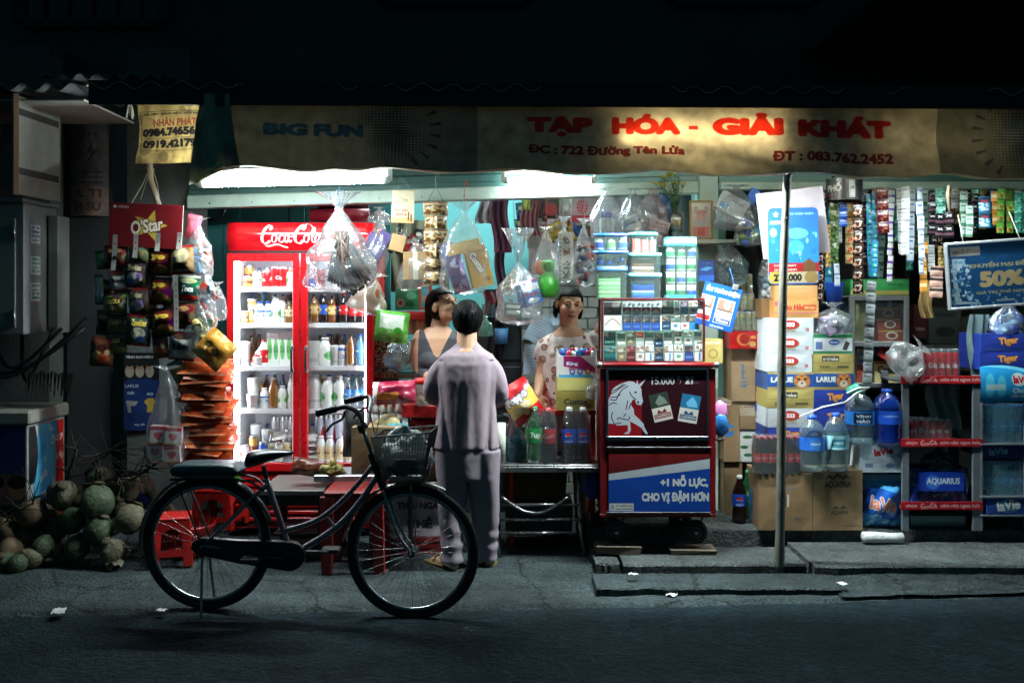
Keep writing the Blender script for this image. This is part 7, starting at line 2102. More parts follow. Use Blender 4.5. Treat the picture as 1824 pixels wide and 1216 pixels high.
# basket of wire and mesh
BW = mat((52,54,54),.45,.5,.2)
bs = link('basket',None,bk_)
tl,tr,bl,br = b(672,772),b(773,764),b(690,853),b(757,856)
def bp(u,v,w):                                             # u along, v up, w across (-1 far .. 1 near)
 c = bl.lerp(br,u).lerp(tl.lerp(tr,u),v);return c+lat*w*(.10+.035*v)
def rim(v,k=12):return [bp(i/k,v,1) for i in range(k)]+[bp(1,v,1-2*i/k) for i in range(k)]+[bp(1-i/k,v,-1) for i in range(k)]+[bp(0,v,-1+2*i/k) for i in range(k)]
mb = MB();mb.tube(rim(1),.004,BW,6,closed=True);mb.build('rim_wire',bs)
mb = MB()
for v in (0,.1,.2,.3,.4,.5,.6,.7,.8,.9):mb.tube(rim(v),.0013,BW,4,closed=True)
R0,R1 = rim(0,18),rim(1,18)
for a_,b_ in zip(R0,R1):mb.tube([a_,b_],.0013,BW,4,caps=False)
for i in range(8):mb.tube([bp(i/7,0,1),bp(i/7,0,-1)],.0013,BW,4,caps=False)
o = mb.build('wire_mesh',bs);o['kind'] = 'stuff'
mb = MB()
def net(f):mb.grid(f,6,6,NET)
NET = film((110,116,114),.22,.4,.06,.2,60.)
for w in (-1,1):net(lambda u,v:bp(u,v,w*.985))
for u_ in (.012,.988):net(lambda w,v:bp(u_,v,(w*2-1)*.985))
mb.build('net_lining',bs)
mb = MB()
def shop(u,v):
 a,c = 2*PI*u,-PI/2+PI*v;d = Vector((math.cos(c)*math.cos(a),math.cos(c)*math.sin(a),math.sin(c)))
 k = 1+.30*mnoise.noise(d*2.2+Vector((3,1,5)))+.12*mnoise.noise(d*6)
 return b(723,812)+axis*d.x*.125*k+lat*d.y*.085*k+Vector((0,0,d.z*.095*k+(.05*max(0,math.sin(a*2+.4))*(v > .72))))
mb.grid(shop,40,26,mat((196,198,194),.45,0,.1,bump=.5,bscale=40))
mb.tube([b(700,800),b(696,786),b(704,781),b(716,796)],[.014,.016,.015,.012],mat((206,208,204),.45,0,.1,bump=.4),8);mb.tube([b(738,800),b(752,786),b(764,790),b(768,776)],[.014,.017,.014,.006],mat((206,208,204),.45,0,.1,bump=.4),8)
mthing(mb,'shopping_bag','white plastic shopping bag lying in the bicycle basket','bag',bk_.location)
# ================================================================== red vendor cart with the cigarette case
KY = 5.75
def k3(px,py,dy=0.0):q = P(px,py,KY);q.y += dy;return q
ct = thing('vendor_cart','dark red wheeled vendor cart with a white unicorn picture and blue lower panel','cart',(P(1172,0,KY).x,KY,0))
o_ = ct.location.copy()
CRED = mat((120,20,26),.3,.1,.1,scale=6,dirt=.15);CBLK = mat((16,30,36),.3,0,.1)
x0,x1 = k3(1069,0).x-o_.x,k3(1275,0).x-o_.x;zt,zb = k3(0,650).z,k3(0,921).z
def pbox(name,par,a,m,front=None,bev=.003):
 mb = MB();mb.box(*a,m,front=front);return mb.build(name,par,bevel=bev)
def zz(py):return P(0,py,KY).z
def xx(px):return k3(px,0).x-o_.x
pbox('body',ct,(x0+.02,x1-.02,.02,.46,zb+.01,zt-.004),CRED)
for a,b_ in ((1069,1082),(1262,1275)):pbox('frame_post',ct,(xx(a),xx(b_),0,.025,zb+.021,zt-.021),CRED)
pbox('frame_rail',ct,(xx(1082),xx(1262),.001,.025,zz(798),zz(780)),CRED);pbox('frame_rail',ct,(x0,x1,0,.03,zb,zb+.02),CRED)
mb = MB();mb.tube([(x0-.006,.0,zt),(x1+.006,.0,zt)],.016,CRED,10);mb.build('top_rail',ct)
for x in (x0-.004,x1+.004):
 mb = MB();mb.blob((x,-.004,zt),(.022,.02,.02),STEEL,10,8);mb.build('corner_cap',ct)
pr = Print(176,118,(44,18,24),5)
pr.grad(0,0,60,118,(74,20,26),(150,24,34))
U = lambda l:[((x-110)/8.685,(y-95)/8.685) for x,y in l]
W_ = (176,184,192)
pr.poly(U([(110,560),(160,470),(170,400),(235,345),(320,300),(430,265),(500,270),(550,310),(560,240),(582,325),(712,215),(605,360),(625,385),(632,490),(652,580),(622,640),(545,625),(530,560),(490,545),(468,640),(505,700),(520,790),(585,850),(662,930),(668,972),(728,1090),(690,1090),(622,990),(540,940),(450,890),(462,1030),(430,1090),(350,1090),(420,1040),(415,950),(250,955),(205,930),(110,925)]),W_)
MC = (60,26,34)
for s in ([(420,340),(330,400),(270,480),(230,560),(140,550)],[(380,320),(300,370),(220,430),(140,470)],[(350,310),(240,390),(150,420)],[(300,470),(240,510),(150,515)],[(445,430),(470,490),(545,555)],[(130,640),(180,605),(245,615)],[(415,570),(400,650),(385,710)],[(470,600),(430,700)],[(180,750),(165,830),(205,930)],[(250,860),(290,840),(420,870),(440,820)],[(350,815),(390,775)],[(220,930),(310,915)]):pr.stroke(U(s),1.6,MC)
pr.ell(*U([(535,440)])[0],2.4,1.6,MC);pr.ell(*U([(575,595)])[0],1.6,2.2,MC)
pr.text('15.000',98,19,41,14,(176,176,176),bold=2);pr.text('Đ',125.5,14,6,8,(176,176,176),bold=2);pr.stroke([(128,24),(132,12)],.9,(150,150,150));pr.text('21',144,18,15,14,(176,176,176),bold=5);pr.text('điếu',158,22,9,5,(96,70,76),bold=1)
def cig(cx_,cy_,rot,col,top):
 a = math.radians(rot);R = lambda l:[(cx_+x*math.cos(a)-y*math.sin(a),cy_+x*math.sin(a)+y*math.cos(a)) for x,y in l]
 pr.poly(R([(-17,-25),(17,-25),(17,25),(-17,25)]),(206,200,190));pr.poly(R([(-17,-25),(17,-25),(17,0),(-17,0)]),top)
 pr.poly(R([(-8,-10),(2,-22),(10,-14),(14,-4),(-4,-3)]),tuple(min(255,c+70) for c in top));pr.poly(R([(-15,12),(15,12),(15,20),(-15,20)]),col);pr.poly(R([(-9,11),(-6,4),(0,9),(6,4),(9,11)]),col)
 c = R([(0,16)])[0];pr.text('CHAMPION',c[0],c[1],27,5.5,(200,196,190),bold=2,rot=rot)
cig(94,66,-13,(120,32,34),(50,62,54));cig(145,69,10,(24,70,110),(40,110,150))
pw = link('picture_panel',None,ct)
pbox('picture',pw,(xx(1083),xx(1259),-.003,.02,zz(776),zz(659)),CBLK,pr.mat(.18,coat=.5,wear=.03),0)
for a in ((1079,1262,652,659),(1079,1262,776,784)):pbox('picture_frame',pw,(xx(a[0]),xx(a[1]),-.014,.018,zz(a[3]),zz(a[2])),CBLK)
for a in ((1079,1083.5),(1258.5,1262)):pbox('picture_frame',pw,(xx(a[0]),xx(a[1]),-.014,.018,zz(776)+.0005,zz(659)-.0005),CBLK)
mb = MB();mb.blob((xx(1170),-.02,zz(779)),(.008,.01,.008),STEEL,10,8);mb.build('lock',pw)
pr = Print(182,116,(110,26,28),4)
pr.grad(0,0,182,60,(120,30,28),(70,24,34))
pr.poly([(0,46),(182,18),(182,116),(0,116)],(24,66,150));pr.poly([(0,46),(182,18),(182,36),(0,58)],(176,184,190))
pr.text('+1 NỖ LỰC,',136,60,86,25,(206,208,206),bold=5);pr.text('CHO VỊ ĐẬM HƠN',120,88,121,25,(206,208,206),bold=5)
pr.rect(1,100,45,114,(196,196,190));pr.text('HÚT THUỐC LÁ GÂY',28,104,30,3.4,(50,50,50),bold=3);pr.text('UNG THƯ PHỔI',28,110,30,3.4,(50,50,50),bold=3);pr.ell(7,107,3.5,4.5,(150,150,146))
pbox('lower_panel',ct,(xx(1084),xx(1264),-.006,.02,zz(911),zz(799)),CBLK,pr.mat(.25,coat=.3,wear=.06),0)
for a in ((1081,1266,795,799),(1081,1266,911,915)):pbox('panel_trim',ct,(xx(a[0]),xx(a[1]),-.010,.018,zz(a[3]),zz(a[2])),BLACK,None,.001)
for x in (1100,1240):
 for dy,far in ((.06,0),(.40,1)):
  px = x+(0 if not far else -10);r = .072
  w = link('wheel',None,ct,(xx(px+(2 if x > 1200 else 0)),dy,.113+r))
  mb = MB();mb.tube([(r*.76*math.cos(2*PI*i/32),0,r*.76*math.sin(2*PI*i/32)) for i in range(32)],r*.24,TYRE,8,closed=True);mb.build('tyre',w)
  mb = MB();mb.lathe([(0,-.012),(r*.3,-.012),(r*.34,-.018),(r*.58,-.014),(r*.6,.014),(0,.014)],mat((30,36,40),.5),20,axis='y');mb.lathe([(0,-.03),(.012,-.028),(.014,-.01)],STEEL,10,axis='y');mb.build('rim',w)
  mb = MB()
  for s in (-1,1):mb.tube([(s*.02,.02*s,0),(s*.05,.02*s,zb-.113-r)],.006,BLACK,6)
  mb.build('fork',w)
WOOD = mat((96,84,68),.85,0,.3,scale=8,bump=.4,dirt=.4,stretch=(1,8,8))
for lab,a,b_,h in (('left',1062,1142,.046),('right',1195,1278,.030)):
 mb = MB();mb.box(k3(a,0).x,k3(b_,0).x,KY-.0,KY+.14,.066,.066+h,WOOD,jit=.006)
 mthing(mb,'wooden_block','weathered wooden plank under the cart\'s %s front wheel' % lab,'plank',bevel=.004)
# glass case of packs
gc = thing('cigarette_case','glass fronted case with rows of cigarette packs on top of the red cart','display case',(o_.x,KY+.06,zt+.017))
X = lambda px:P(px,0,KY+.06).x-o_.x
Z = lambda py:P(0,py,KY+.06).z-zt-.017
MARO = mat((84,24,30),.35,.2,.1)
gx0,gx1,gz1 = X(1071),X(1256),Z(531)
for a in ((gx0,gx0+.012),(gx1-.012,gx1)):pbox('frame_post',gc,(a[0],a[1],0,.012,.0,gz1-.0125),MARO,None,.001);
pbox('frame_rail',gc,(gx0,gx1,0,.012,gz1-.012,gz1),MARO,None,.001)
for a in ((gx0,gx0+.010),(gx1-.010,gx1)):pbox('back_post',gc,(a[0],a[1],.19,.2,0,gz1-.007),MARO,None,0)
pbox('roof_pane',gc,(gx0+.001,gx1-.001,.013,.2,gz1-.006,gz1-.001),film((220,236,232),.05,.03,.2,0));pbox('back_panel',gc,(gx0+.011,gx1-.011,.19,.196,0,gz1-.008),WHITE)
mb = MB();mb.quad([(gx0+.012,.006,0),(gx1-.012,.006,0),(gx1-.012,.006,gz1-.012),(gx0+.012,.006,gz1-.012)],film((230,240,238),.02,.03,.10,0));mb.build('front_pane',gc)
zs = Z(589);pbox('glass_shelf',gc,(gx0+.012,gx1-.012,.014,.188,zs-.006,zs),film((180,220,206),.25,.05,.3,0),None,0)
pbox('divider',gc,(X(1178),X(1180),.03,.18,zs+.001,gz1-.02),WHITE,None,0)
def pack(i,bg,top,mark=None,mc=(200,200,200),word=None):
 pr = Print(16,27,bg,3);pr.rect(0,0,16,12,top);rd = random.Random(i)
 pr.speck(5,[tuple(min(255,c+60) for c in top),(150,120,100),(90,80,76)],(1.5,4),(1,1,15,10),i);pr.rect(0,11,16,12.5,(40,40,40))
 if mark == 'roof':pr.poly([(0,12),(16,12),(16,22),(8,15),(0,22)],mc)
 elif mark == 'line':pr.stroke([(1,22),(8,16),(15,22)],1.2,mc)
 elif mark == 'blob':pr.ell(8,19,4,3,mc)
 elif mark == 'bar':pr.rect(9,14,12,26,mc)
 elif mark == 'base':pr.rect(0,20,16,27,mc)
 if word:pr.text(word,8,20,12,3.5,mc,bold=2)
 return pr.mat(.3,wear=.04)
RB,BB_,GB,WB,TB,MBk,GY = (186,34,38),(30,66,140),(24,74,66),(206,208,204),(90,170,196),(90,32,40),(150,146,136)
PK = {'big':pack(1,WB,(60,50,54),'line',(150,120,100)),'red':pack(2,WB,(176,186,196),'roof',RB),'blue':pack(3,BB_,(40,54,60),None,(120,150,196),'CRAVEN'),'green':pack(4,GB,(56,60,54),None,(150,190,176),'KENT'),'sky':pack(5,TB,(90,66,80)),'white':pack(6,WB,(196,194,190),'blob',(150,110,100)),'crest':pack(7,WB,(90,110,100),'blob',(60,110,170)),'rcrest':pack(8,WB,(60,56,56),'blob',(160,70,70)),'azure':pack(9,(40,120,180),(80,70,66)),'navy':pack(10,(20,56,84),(60,66,66),None,(200,206,210),'JET'),'mint':pack(11,GY,(60,96,90),'base',WB),'gold':pack(12,(120,112,90),(146,140,120),'blob',(190,180,150)),'redtop':pack(13,WB,(170,50,44),'base',(190,190,186)),'maroon':pack(14,MBk,(110,44,50),None,(190,160,150),'SAIGON'),'bar':pack(15,WB,(200,202,200),'bar',(50,130,190)),'globe':pack(16,WB,(196,190,180),'blob',(80,150,130)),'bluebox':pack(17,BB_,(56,46,56),None,(140,170,210),'555'),'wblue':pack(18,WB,(204,202,198),'bar',(40,80,180)),'teal':pack(19,(30,110,104),(40,90,86),'base',(20,60,74))}
def row(spec,zb_,grp,where):
 for n_,(k,a,b_,y0,y1,lab) in enumerate(spec):
  w,h = (X(b_)-X(a))*.97,(Z(y0)-Z(y1))*.985
  mb = MB();mb.box(-w/2,w/2,0,.024,0,h,WHITE,front=PK[k])
  mthing(mb,'cigarette_pack',lab+' '+where,'cigarette pack',(o_.x+(X(a)+X(b_))/2,KY+.06+zb_[1],zt+.017+zb_[0]+.0008+(Z(y1)-(Z(588) if zb_[0] > .1 else Z(647)))),None,grp,.001)
G_ = 'packs in the cigarette case'
U_ = 'in the case\'s upper compartment';L_ = 'in the case\'s lower compartment'
top = [('big',1076,1108,536,588,'extra large white display pack with a dark top')]
top += [('blue',1110+17*i,1126+17*i,561,588,'blue pack, %s of four in a row,' % ORD(i)) for i in range(4)]+[('red',1110+17*i,1126+17*i,536,560,'white pack with a red peak, %s of four,' % ORD(i)) for i in range(4)]
top += [('green',1180,1202,534,559,'dark green pack beside the divider'),('mint',1203,1212,534,559,'narrow grey pack turned sideways'),('sky',1213,1228,535,559,'pale blue pack with a dark top'),('white',1229,1245,535,559,'white pack with a small bird'),('navy',1180,1196,561,587,'navy pack under the dark green one'),('crest',1197,1213,561,587,'white pack with a blue crest'),('rcrest',1214,1229,561,587,'white pack with a red crest'),('azure',1230,1246,561,587,'bright blue pack at the right end')]
row(top,(zs,.03),G_,U_)
low = [('green',1076,1098,592,620,'wide dark green pack at the upper left'),('mint',1100,1115,596,618,'pale pack with a white base, left part'),('gold',1117,1132,593,619,'olive pack with a pale round seal'),('redtop',1133,1148,594,618,'white pack with an orange red top'),('mint',1150,1165,594,617,'grey green pack next to the orange red one'),('navy',1167,1182,597,622,'navy pack with a white word'),('mint',1184,1199,594,617,'grey green pack with a triangle'),('rcrest',1203,1216,592,616,'white pack with a dark picture'),('white',1220,1235,593,617,'white bird pack leaning a little'),('mint',1238,1252,592,614,'green grey pack at the right end'),
       ('teal',1076,1098,621,647,'teal pack at the lower left corner'),('gold',1100,1116,620,647,'olive pack in the bottom row'),('maroon',1117,1133,620,647,'maroon pack in the bottom row'),('white',1134,1149,619,647,'plain white pack right of the maroon one'),('bar',1150,1166,618,647,'white pack with a blue bar, left one'),('navy',1168,1183,624,647,'navy pack low in the centre'),('bar',1185,1200,618,647,'white pack with a blue bar, right one'),('globe',1202,1219,618,647,'white pack with a small globe'),('bluebox',1221,1237,619,647,'blue pack with a dark picture'),('wblue',1239,1253,616,647,'white pack with a blue square')]
row(low,(.0,.03),G_,L_)
# tubs of gum and sweets on the case
TZ2 = zt+.017+gz1
def tub(label,x0,x1,y0,y1,lidc,goods,Y=KY+.12,word='',round_=False,base=None,cat='tub',bottom=False):
 """clear plastic tub with a printed lid; (x0..x1, y0..y1) is its place in the photo"""
 c = P((x0+x1)/2,y1,Y);t = thing('plastic_tub',label,cat,c,random.uniform(-.05,.05),'clear tubs on the cigarette case')
 w,h = S(x1-x0,Y)/2,S(y1-y0,Y)
 pr = Print(80,10,lidc,3)
 if word:
  for q in (20,60):pr.text(word,q,5,24,5.5,(220,230,232),bold=3)
 LM = pr.mat(.35);PL = film((206,232,224),.10,.05,.35,.15,40.)
 sec = 28
 ex = 1.0 if round_ else .45
 def pt(a,k,z):return (w*k*math.copysign(abs(math.cos(a))**ex,math.cos(a)),w*k*.8*math.copysign(abs(math.sin(a))**ex,math.sin(a))+w*.8,z)
 mb = MB();mb.grid(lambda u,v:Vector(pt(2*PI*u,.93+.03*v,h*.0+(h*.88)*v)),sec,4,PL);mb.add([pt(2*PI*i/sec,.93,.001) for i in range(sec)],[tuple(range(sec))],PL);mb.build('tub_body',t)
 mb = MB();mb.grid(lambda u,v:Vector(pt(2*PI*(u-.0)-PI/2-PI,1.0,h*.86+h*.14*v)),sec,1,LM);mb.add([pt(2*PI*i/sec,1.0,h) for i in range(sec)],[tuple(range(sec))],mat(lidc,.4));mb.build('lid',t)
 if bottom:
  mb = MB();mb.grid(lambda u,v:Vector(pt(2*PI*u-PI/2-PI,.99,h*.045*v)),sec,1,LM);mb.build('base_band',t)
 goods(t,w,h*.86)
 return t
def bottles(cols,nx,nz,cap=WHITE):
 def f(t,w,h):
  for k in range(nz):
   for i in range(nx):
    hh = h/nz;r = min(w/nx*.86,hh*.42)
    mb = MB();lm = mat(cols[(i+k) % len(cols)],.4);mb.lathe([(0,0),(r,.001),(r,hh*.14),(r,hh*.52),(r*.9,hh*.68)],WHITE,14,ms=[WHITE,WHITE,lm,WHITE]);mb.lathe([(r*.96,hh*.70),(r*.96,hh*.95),(0,hh*.96)],cap,12)
    o = mb.build('gum_bottle',t);o.location = (-w+w*(2*i+1)/nx,w*.42,.003+k*hh)
 return f
def sticks(cols,n,horiz=True):
 def f(t,w,h):
  for i in range(n):
   c = mat(cols[i % len(cols)],.35,0,.2,scale=50)
   mb = MB()
   if horiz:mb.box(-w*.82,w*.5,w*.25,w*1.1,.004+h*.9*i/n,.004+h*.9*(i+.82)/n,c)
   else:mb.box(-w*.82+1.6*w*i/n,-w*.82+1.6*w*(i+.85)/n,w*.25,w*.9,.004,h*(.8+.1*math.sin(i*3)),c)
   mb.build('sweet_pack',t,bevel=.001)
 return f
def sweets(cols,n):
 def f(t,w,h):
  for i in range(n):
   mb = MB();mb.blob((0,0,0),(.014,.012,.010),mat(random.choice(cols),.2,.1,.2,scale=60),8,6,.3,i);o = mb.build('sweet',t);o.location = (random.uniform(-.75,.75)*w,random.uniform(.2,1.2)*w,.014+random.uniform(0,.55)*h);o.rotation_euler = (i,i*2,i)
 return f
CY_,BL_ = (60,190,206),(30,96,196)
tub('tall tub of white gum bottles with a turquoise lid, right of the others',1187,1243,422,530,CY_,bottles([(60,130,90),(50,110,70),(40,80,160)],3,4),word='XYLITOL',bottom=True)
tub('blue lidded tub of sticks and gum, top of the left stack',1058,1120,415,446,BL_,bottles([(40,70,150),(120,176,110),(60,100,170)],3,1),word='gum')
tub('blue lidded tub of shiny blue sweets, middle of the left stack',1058,1121,446,474,BL_,sweets([(30,70,190),(50,100,210),(20,40,130)],16),word='gum')
tub('tall clear tub of pale green boxes, bottom of the left stack',1062,1120,474,531,(50,90,130),sticks([(150,200,140),(176,210,160)],6),word='')
tub('round turquoise lidded tub of red and white sticks',1123,1176,413,450,CY_,sticks([(196,90,80),(216,200,196),(190,196,206)],9,False),word='gum',round_=True)
tub('square tub of brown striped sweets in the middle stack',1121,1181,450,486,(90,196,196),sticks([(150,110,90),(206,190,176),(110,76,60)],5),word='gum')
tub('square tub of blue gum packs, bottom of the middle stack',1122,1181,486,531,(80,180,206),sticks([(30,80,180),(40,130,190),(190,210,220),(20,60,150)],8),word='gum')
# vase with yellow flowers, framed print, little shelf
SHY = 6.42
mb = MB();mb.box(P(1178,0,SHY).x,P(1332,0,SHY).x,SHY-.03,SHY+.16,P(0,434,SHY).z,P(0,427,SHY).z,mat((186,190,180),.6,dirt=.3));mb.box(P(1176,0,SHY).x,P(1190,0,SHY).x,SHY+.1,SHY+.15,P(0,470,SHY).z,P(0,434.5,SHY).z,PALED)
mthing(mb,'wall_shelf','thin pale shelf beside the pillar carrying the vase and the framed print','shelf',bevel=.002)
sz = P(0,427,SHY).z
pr = Print(40,40,(176,176,172),3);pr.star(20,16,5,(190,150,70));pr.text('SAPPORO',20,27,26,4,(60,60,60),bold=2)
vs_ = thing('flower_vase','steel can vase of small yellow daisies on the thin shelf','vase',(P(1207,0,SHY).x,SHY+.05,sz+.001))
r = S(13,SHY);hh = S(48,SHY)
mb = MB();mb.lathe([(0,.002),(r*.8,0),(r*.86,hh*.1),(r*1.05,hh*.75),(r*.95,hh),(r*.88,hh*.98),(r*.8,hh*.7)],pr.mat(.25,metal=.8),22,u0=.0);mb.build('vase_body',vs_)
rd = random.Random(3);ST = mat((60,90,40),.7);YEL = mat((206,176,40),.6);LFM = mat((50,84,44),.6,0,.3)
mbs,mbl = MB(),MB()
for i in range(16):
 a = rd.uniform(0,6.28);sp = rd.uniform(.02,.13);H = rd.uniform(.16,.27)
 tip = Vector((sp*math.cos(a)*1.1,sp*math.sin(a)*.6,hh+H));pts = [Vector((0,0,hh*.6)),Vector((sp*.25*math.cos(a),sp*.2*math.sin(a),hh+H*.45)),tip]
 mbs.tube(pts,.0018,ST,4,caps=False)
 for k in range(9):
  q = pts[0].lerp(pts[1],rd.uniform(.5,1)) if k < 3 else pts[1].lerp(tip,rd.random());d = Vector((rd.uniform(-1,1),rd.uniform(-1,1),rd.uniform(-.2,.8))).normalized();s = d.cross(Vector((0,0,1))).normalized()*.006
  mbl.add([q,q+d*.016+s,q+d*.034,q+d*.016-s],[(0,1,2,3)],LFM)
 if i < 12:
  big_ = i < 5;R_ = .022 if big_ else .010;mb = MB();mb.lathe([(0,.006),(R_*.35,.005),(R_*.4,0),(R_,.004),(R_*.9,-.001),(0,-.004)],YEL,14);o = mb.build('flower',vs_);o.location = tip;o.rotation_euler = (rd.uniform(-.5,.7),rd.uniform(-.5,.5),0)
mbs.build('stems',vs_);o = mbl.build('leaves',vs_);o['kind'] = 'stuff'
pr = Print(36,62,(220,210,200),4);
pr.ell(18,24,9,10,(200,150,140));pr.ell(18,17,12,4,(170,110,110));pr.ell(9,11,4,5,(176,160,156));pr.ell(27,11,4,5,(176,160,156));pr.poly([(12,30),(24,30),(18,44)],(214,206,204));pr.ell(14,23,1.6,1.2,(90,60,60));pr.ell(22,23,1.6,1.2,(90,60,60));pr.rect(3,42,33,60,(206,130,126));pr.text('囍',18,51,14,14,(170,60,56),bold=1)
fp = thing('framed_print','small gilt framed red and white print standing on the thin shelf','framed print',(P(1250,0,SHY).x,SHY+.02,sz+.001))
w,h = S(21,SHY),S(70,SHY);GILT = mat((150,120,70),.4,.6,.4,scale=90,bump=.4,bscale=150)
mb = MB();mb.box(-w+.012,w-.012,.004,.012,.012,h-.012,WHITE,front=pr.mat(.2,coat=.5));mb.build('print',fp)
for a in ((-w,w,0,.013),(-w,w,h-.013,h),(-w,-w+.013,.0132,h-.0132),(w-.013,w,.0132,h-.0132)):pbox('frame_bar',fp,(a[0],a[1],-.006,.014,a[2],a[3]),GILT,None,.002)
# blue leaflet with mounted packs
pr = Print(70,80,(28,84,176),4);pr.text('ẾN TOÀN DIỆN',36,11,62,14,(220,222,224),bold=5)
for cx_,c in ((9,(180,50,50)),(47,(40,60,130))):
 pr.rect(cx_-16,24,cx_+16,70,(206,206,202));pr.rect(cx_-14,26,cx_+14,44,(150,110,96));pr.ell(cx_+3,34,7,8,(200,170,150));pr.rect(cx_-15,44,cx_+15,46,(50,50,56));pr.rect(cx_-15,60,cx_+15,69,c)
pr.text('Winston',47,64,24,7,(220,220,220),bold=2);pr.text('CẢM HỨNG',40,76,26,4,(220,222,224),bold=4)
lf_ = thing('leaflet','tilted bright blue leaflet with a mounted cigarette pack beside the case','leaflet',P(1280,546,5.83),0,ry=.26)
w,h = S(34,5.83),S(39,5.83);pbox('card',lf_,(-w,w,-.002,.003,-h,h),mat((28,84,176),.4),pr.mat(.35,wear=.04),0)
pbox('clip',lf_,(w*.45,w*.75,-.006,.008,h-.012,h+.022),ALU);mb = MB();mb.tube([(w*.6,0,h),(w*.2,.1,h+.12)],.002,mat((40,90,160),.5),4);mb.build('string',lf_)
# ================================================================== stock on the right
def sprint(w,h,bg,*ops,k=2.5):
 """print from a short list: ('t', text, x, y, w, h, colour, bold) ('r', x0, y0, x1, y1, colour) ('e', x, y, rx, ry, colour) ('p', points, colour)"""
 pr = Print(w,h,bg,k)
 for q in ops:
  if q[0] == 't':pr.text(q[1],*q[2:7],bold=q[7] if len(q) > 7 else 3,rot=q[8] if len(q) > 8 else 0,outline=q[9] if len(q) > 9 else None)
  elif q[0] == 'r':pr.rect(*q[1:])
  elif q[0] == 'e':pr.ell(*q[1:])
  elif q[0] == 'p':pr.poly(q[1],q[2])
 return pr
def crt(label,x0,x1,y0,y1,Y,bg,pr=None,d=None,group=None,rz=0.0,cat='carton',name='carton',rough=.6,side=None,z=None):
 m = mat(bg,rough,0,.1,dirt=.08)
 o = shelfbox(label,(x0+x1)/2,(y0+y1)/2,x1-x0,y1-y0,Y,m,pr.mat(rough,wear=.12) if pr else None,d or .28,cat,name,0,rz,group)
 if z is not None:o.location.z = z
 return o
WH,NAVY = (200,206,210),(28,52,120)
def p333():return sprint(84,32,WH,('e',42,13,17,9,(150,130,90)),('e',42,12,15.5,7.5,(180,24,30)),('t','333',42,12,16,8,(230,226,220),6),('t','EXPORT',42,24,22,4,(120,110,90),2),('r',70,18,76,24,(190,110,110)))
def plarue(word='LARUE'):return sprint(84,32,(30,74,140),('r',0,0,84,4,(170,150,90)),('r',0,27,84,32,(170,150,90)),('t',word,26,14,40,10,(214,214,200),4),('e',62,17,15,13,(190,120,60)),('e',62,22,8,6,(214,200,180)),('e',56,13,3,2,(40,30,24)),('e',68,13,3,2,(40,30,24)),('p',[(50,4),(54,12),(48,12)],(150,80,40)),('p',[(74,4),(70,12),(76,12)],(150,80,40)),('p',[(56,5),(62,9),(68,5),(62,7)],(50,34,24)),('e',62,20,2,1.5,(60,34,30)))
def pgold():return sprint(84,32,(168,150,84),('r',18,4,54,14,(34,32,30)),('t','SƯ TỬ TRẮNG',36,9,32,7,(220,214,190),4),('r',0,16,84,17,(130,114,60)),('t','|||||||',24,24,20,5,(70,62,40),2),('r',50,22,74,26,(90,80,50)))
def ptiger():return sprint(84,32,(22,48,140),('t','Tiger',46,13,34,17,(214,140,60),4,-6,(20,30,80)),('r',10,26,50,28,(60,90,160)))
CX1,CW = 6.12,'beer and drink cartons stacked by the pole'
for i,(y0,y1) in enumerate(((566,598),(598,631),(631,662))):crt('white carton with a red 333 oval, %s of the three together behind the pole' % ['top','middle','lowest'][i],1366,1449-i,y0,y1,CX1,WH,p333(),.3,CW,.01*(i-1))
crt('blue and gold carton with a tiger face behind the pole',1367,1450,662,694,CX1,(40,74,130),plarue(),.3,CW);crt('gold carton with a black word label behind the pole',1367,1450,694,727,CX1,(168,150,84),pgold(),.3,CW)
crt('white 333 carton lowest behind the pole, above the cola pack',1367,1449,727,761,CX1,WH,p333(),.3,CW);crt('blue tiger carton half hidden at the bottom of the pole stack',1367,1449,761,793,CX1,NAVY,ptiger(),.3,CW)
crt('white milk carton with a green top band',1449,1518,595,630,CX1,(200,206,204),sprint(70,36,(204,208,208),('r',0,0,70,7,(40,130,80)),('r',0,31,70,36,(50,120,80)),('e',37,15,10,5,(40,80,160)),('t','VINAMILK',37,15,15,3.4,(220,224,226),3),('r',4,14,16,28,(90,110,160)),('p',[(52,28),(58,12),(66,16),(60,30)],(60,50,60))),.3,CW)
crt('gold carton with a black word label under the milk carton',1449,1520,630,661,CX1,(168,150,84),pgold(),.3,CW);crt('blue and gold tiger face carton next to the hanging strip',1449,1522,661,694,CX1,(40,74,130),plarue(),.3,CW);crt('blue carton with orange tiger script under the tiger face',1449,1521,694,727,CX1,NAVY,ptiger(),.3,CW);crt('dark blue carton behind the clear water jugs',1449,1521,727,770,CX1,NAVY,ptiger(),.3,CW)
crt('orange noodle carton with red script on the pole stack',1378,1458,535,566,CX1,(196,140,80),sprint(80,32,(206,150,84),('t','Hảo Hảo',34,12,44,12,(190,40,30),3),('r',52,8,76,18,(200,70,40)),('t','TÔM CHUA',64,13,20,6,(230,200,120),4),('r',0,22,80,24,(206,110,120)),('e',6,6,5,4,(190,90,110))),.3,CW)
crt('open flap of an orange carton above the noodle carton',1380,1456,508,535,CX1+.05,(206,156,100),None,.1,CW);crt('small brown carton left of the noodle carton',1357,1379,532,566,CX1+.1,(120,88,54),None,.2,CW)
AQ = sprint(90,108,(140,112,80),('p',[(20,16),(30,8),(36,13),(45,5),(54,13),(60,8),(70,16),(60,13),(54,17),(45,10),(36,17),(30,13)],(44,38,34)),('t','AQUAFINA',45,26,48,14,(44,38,34),4),('r',4,52,86,53,(110,84,58)),('t','AQUAFINA',48,76,32,10,(60,50,44),3),('p',[(34,69),(42,64),(48,68),(56,63),(62,69)],(60,50,44)),('t','www.aquafina',70,100,30,4,(60,50,44),1))
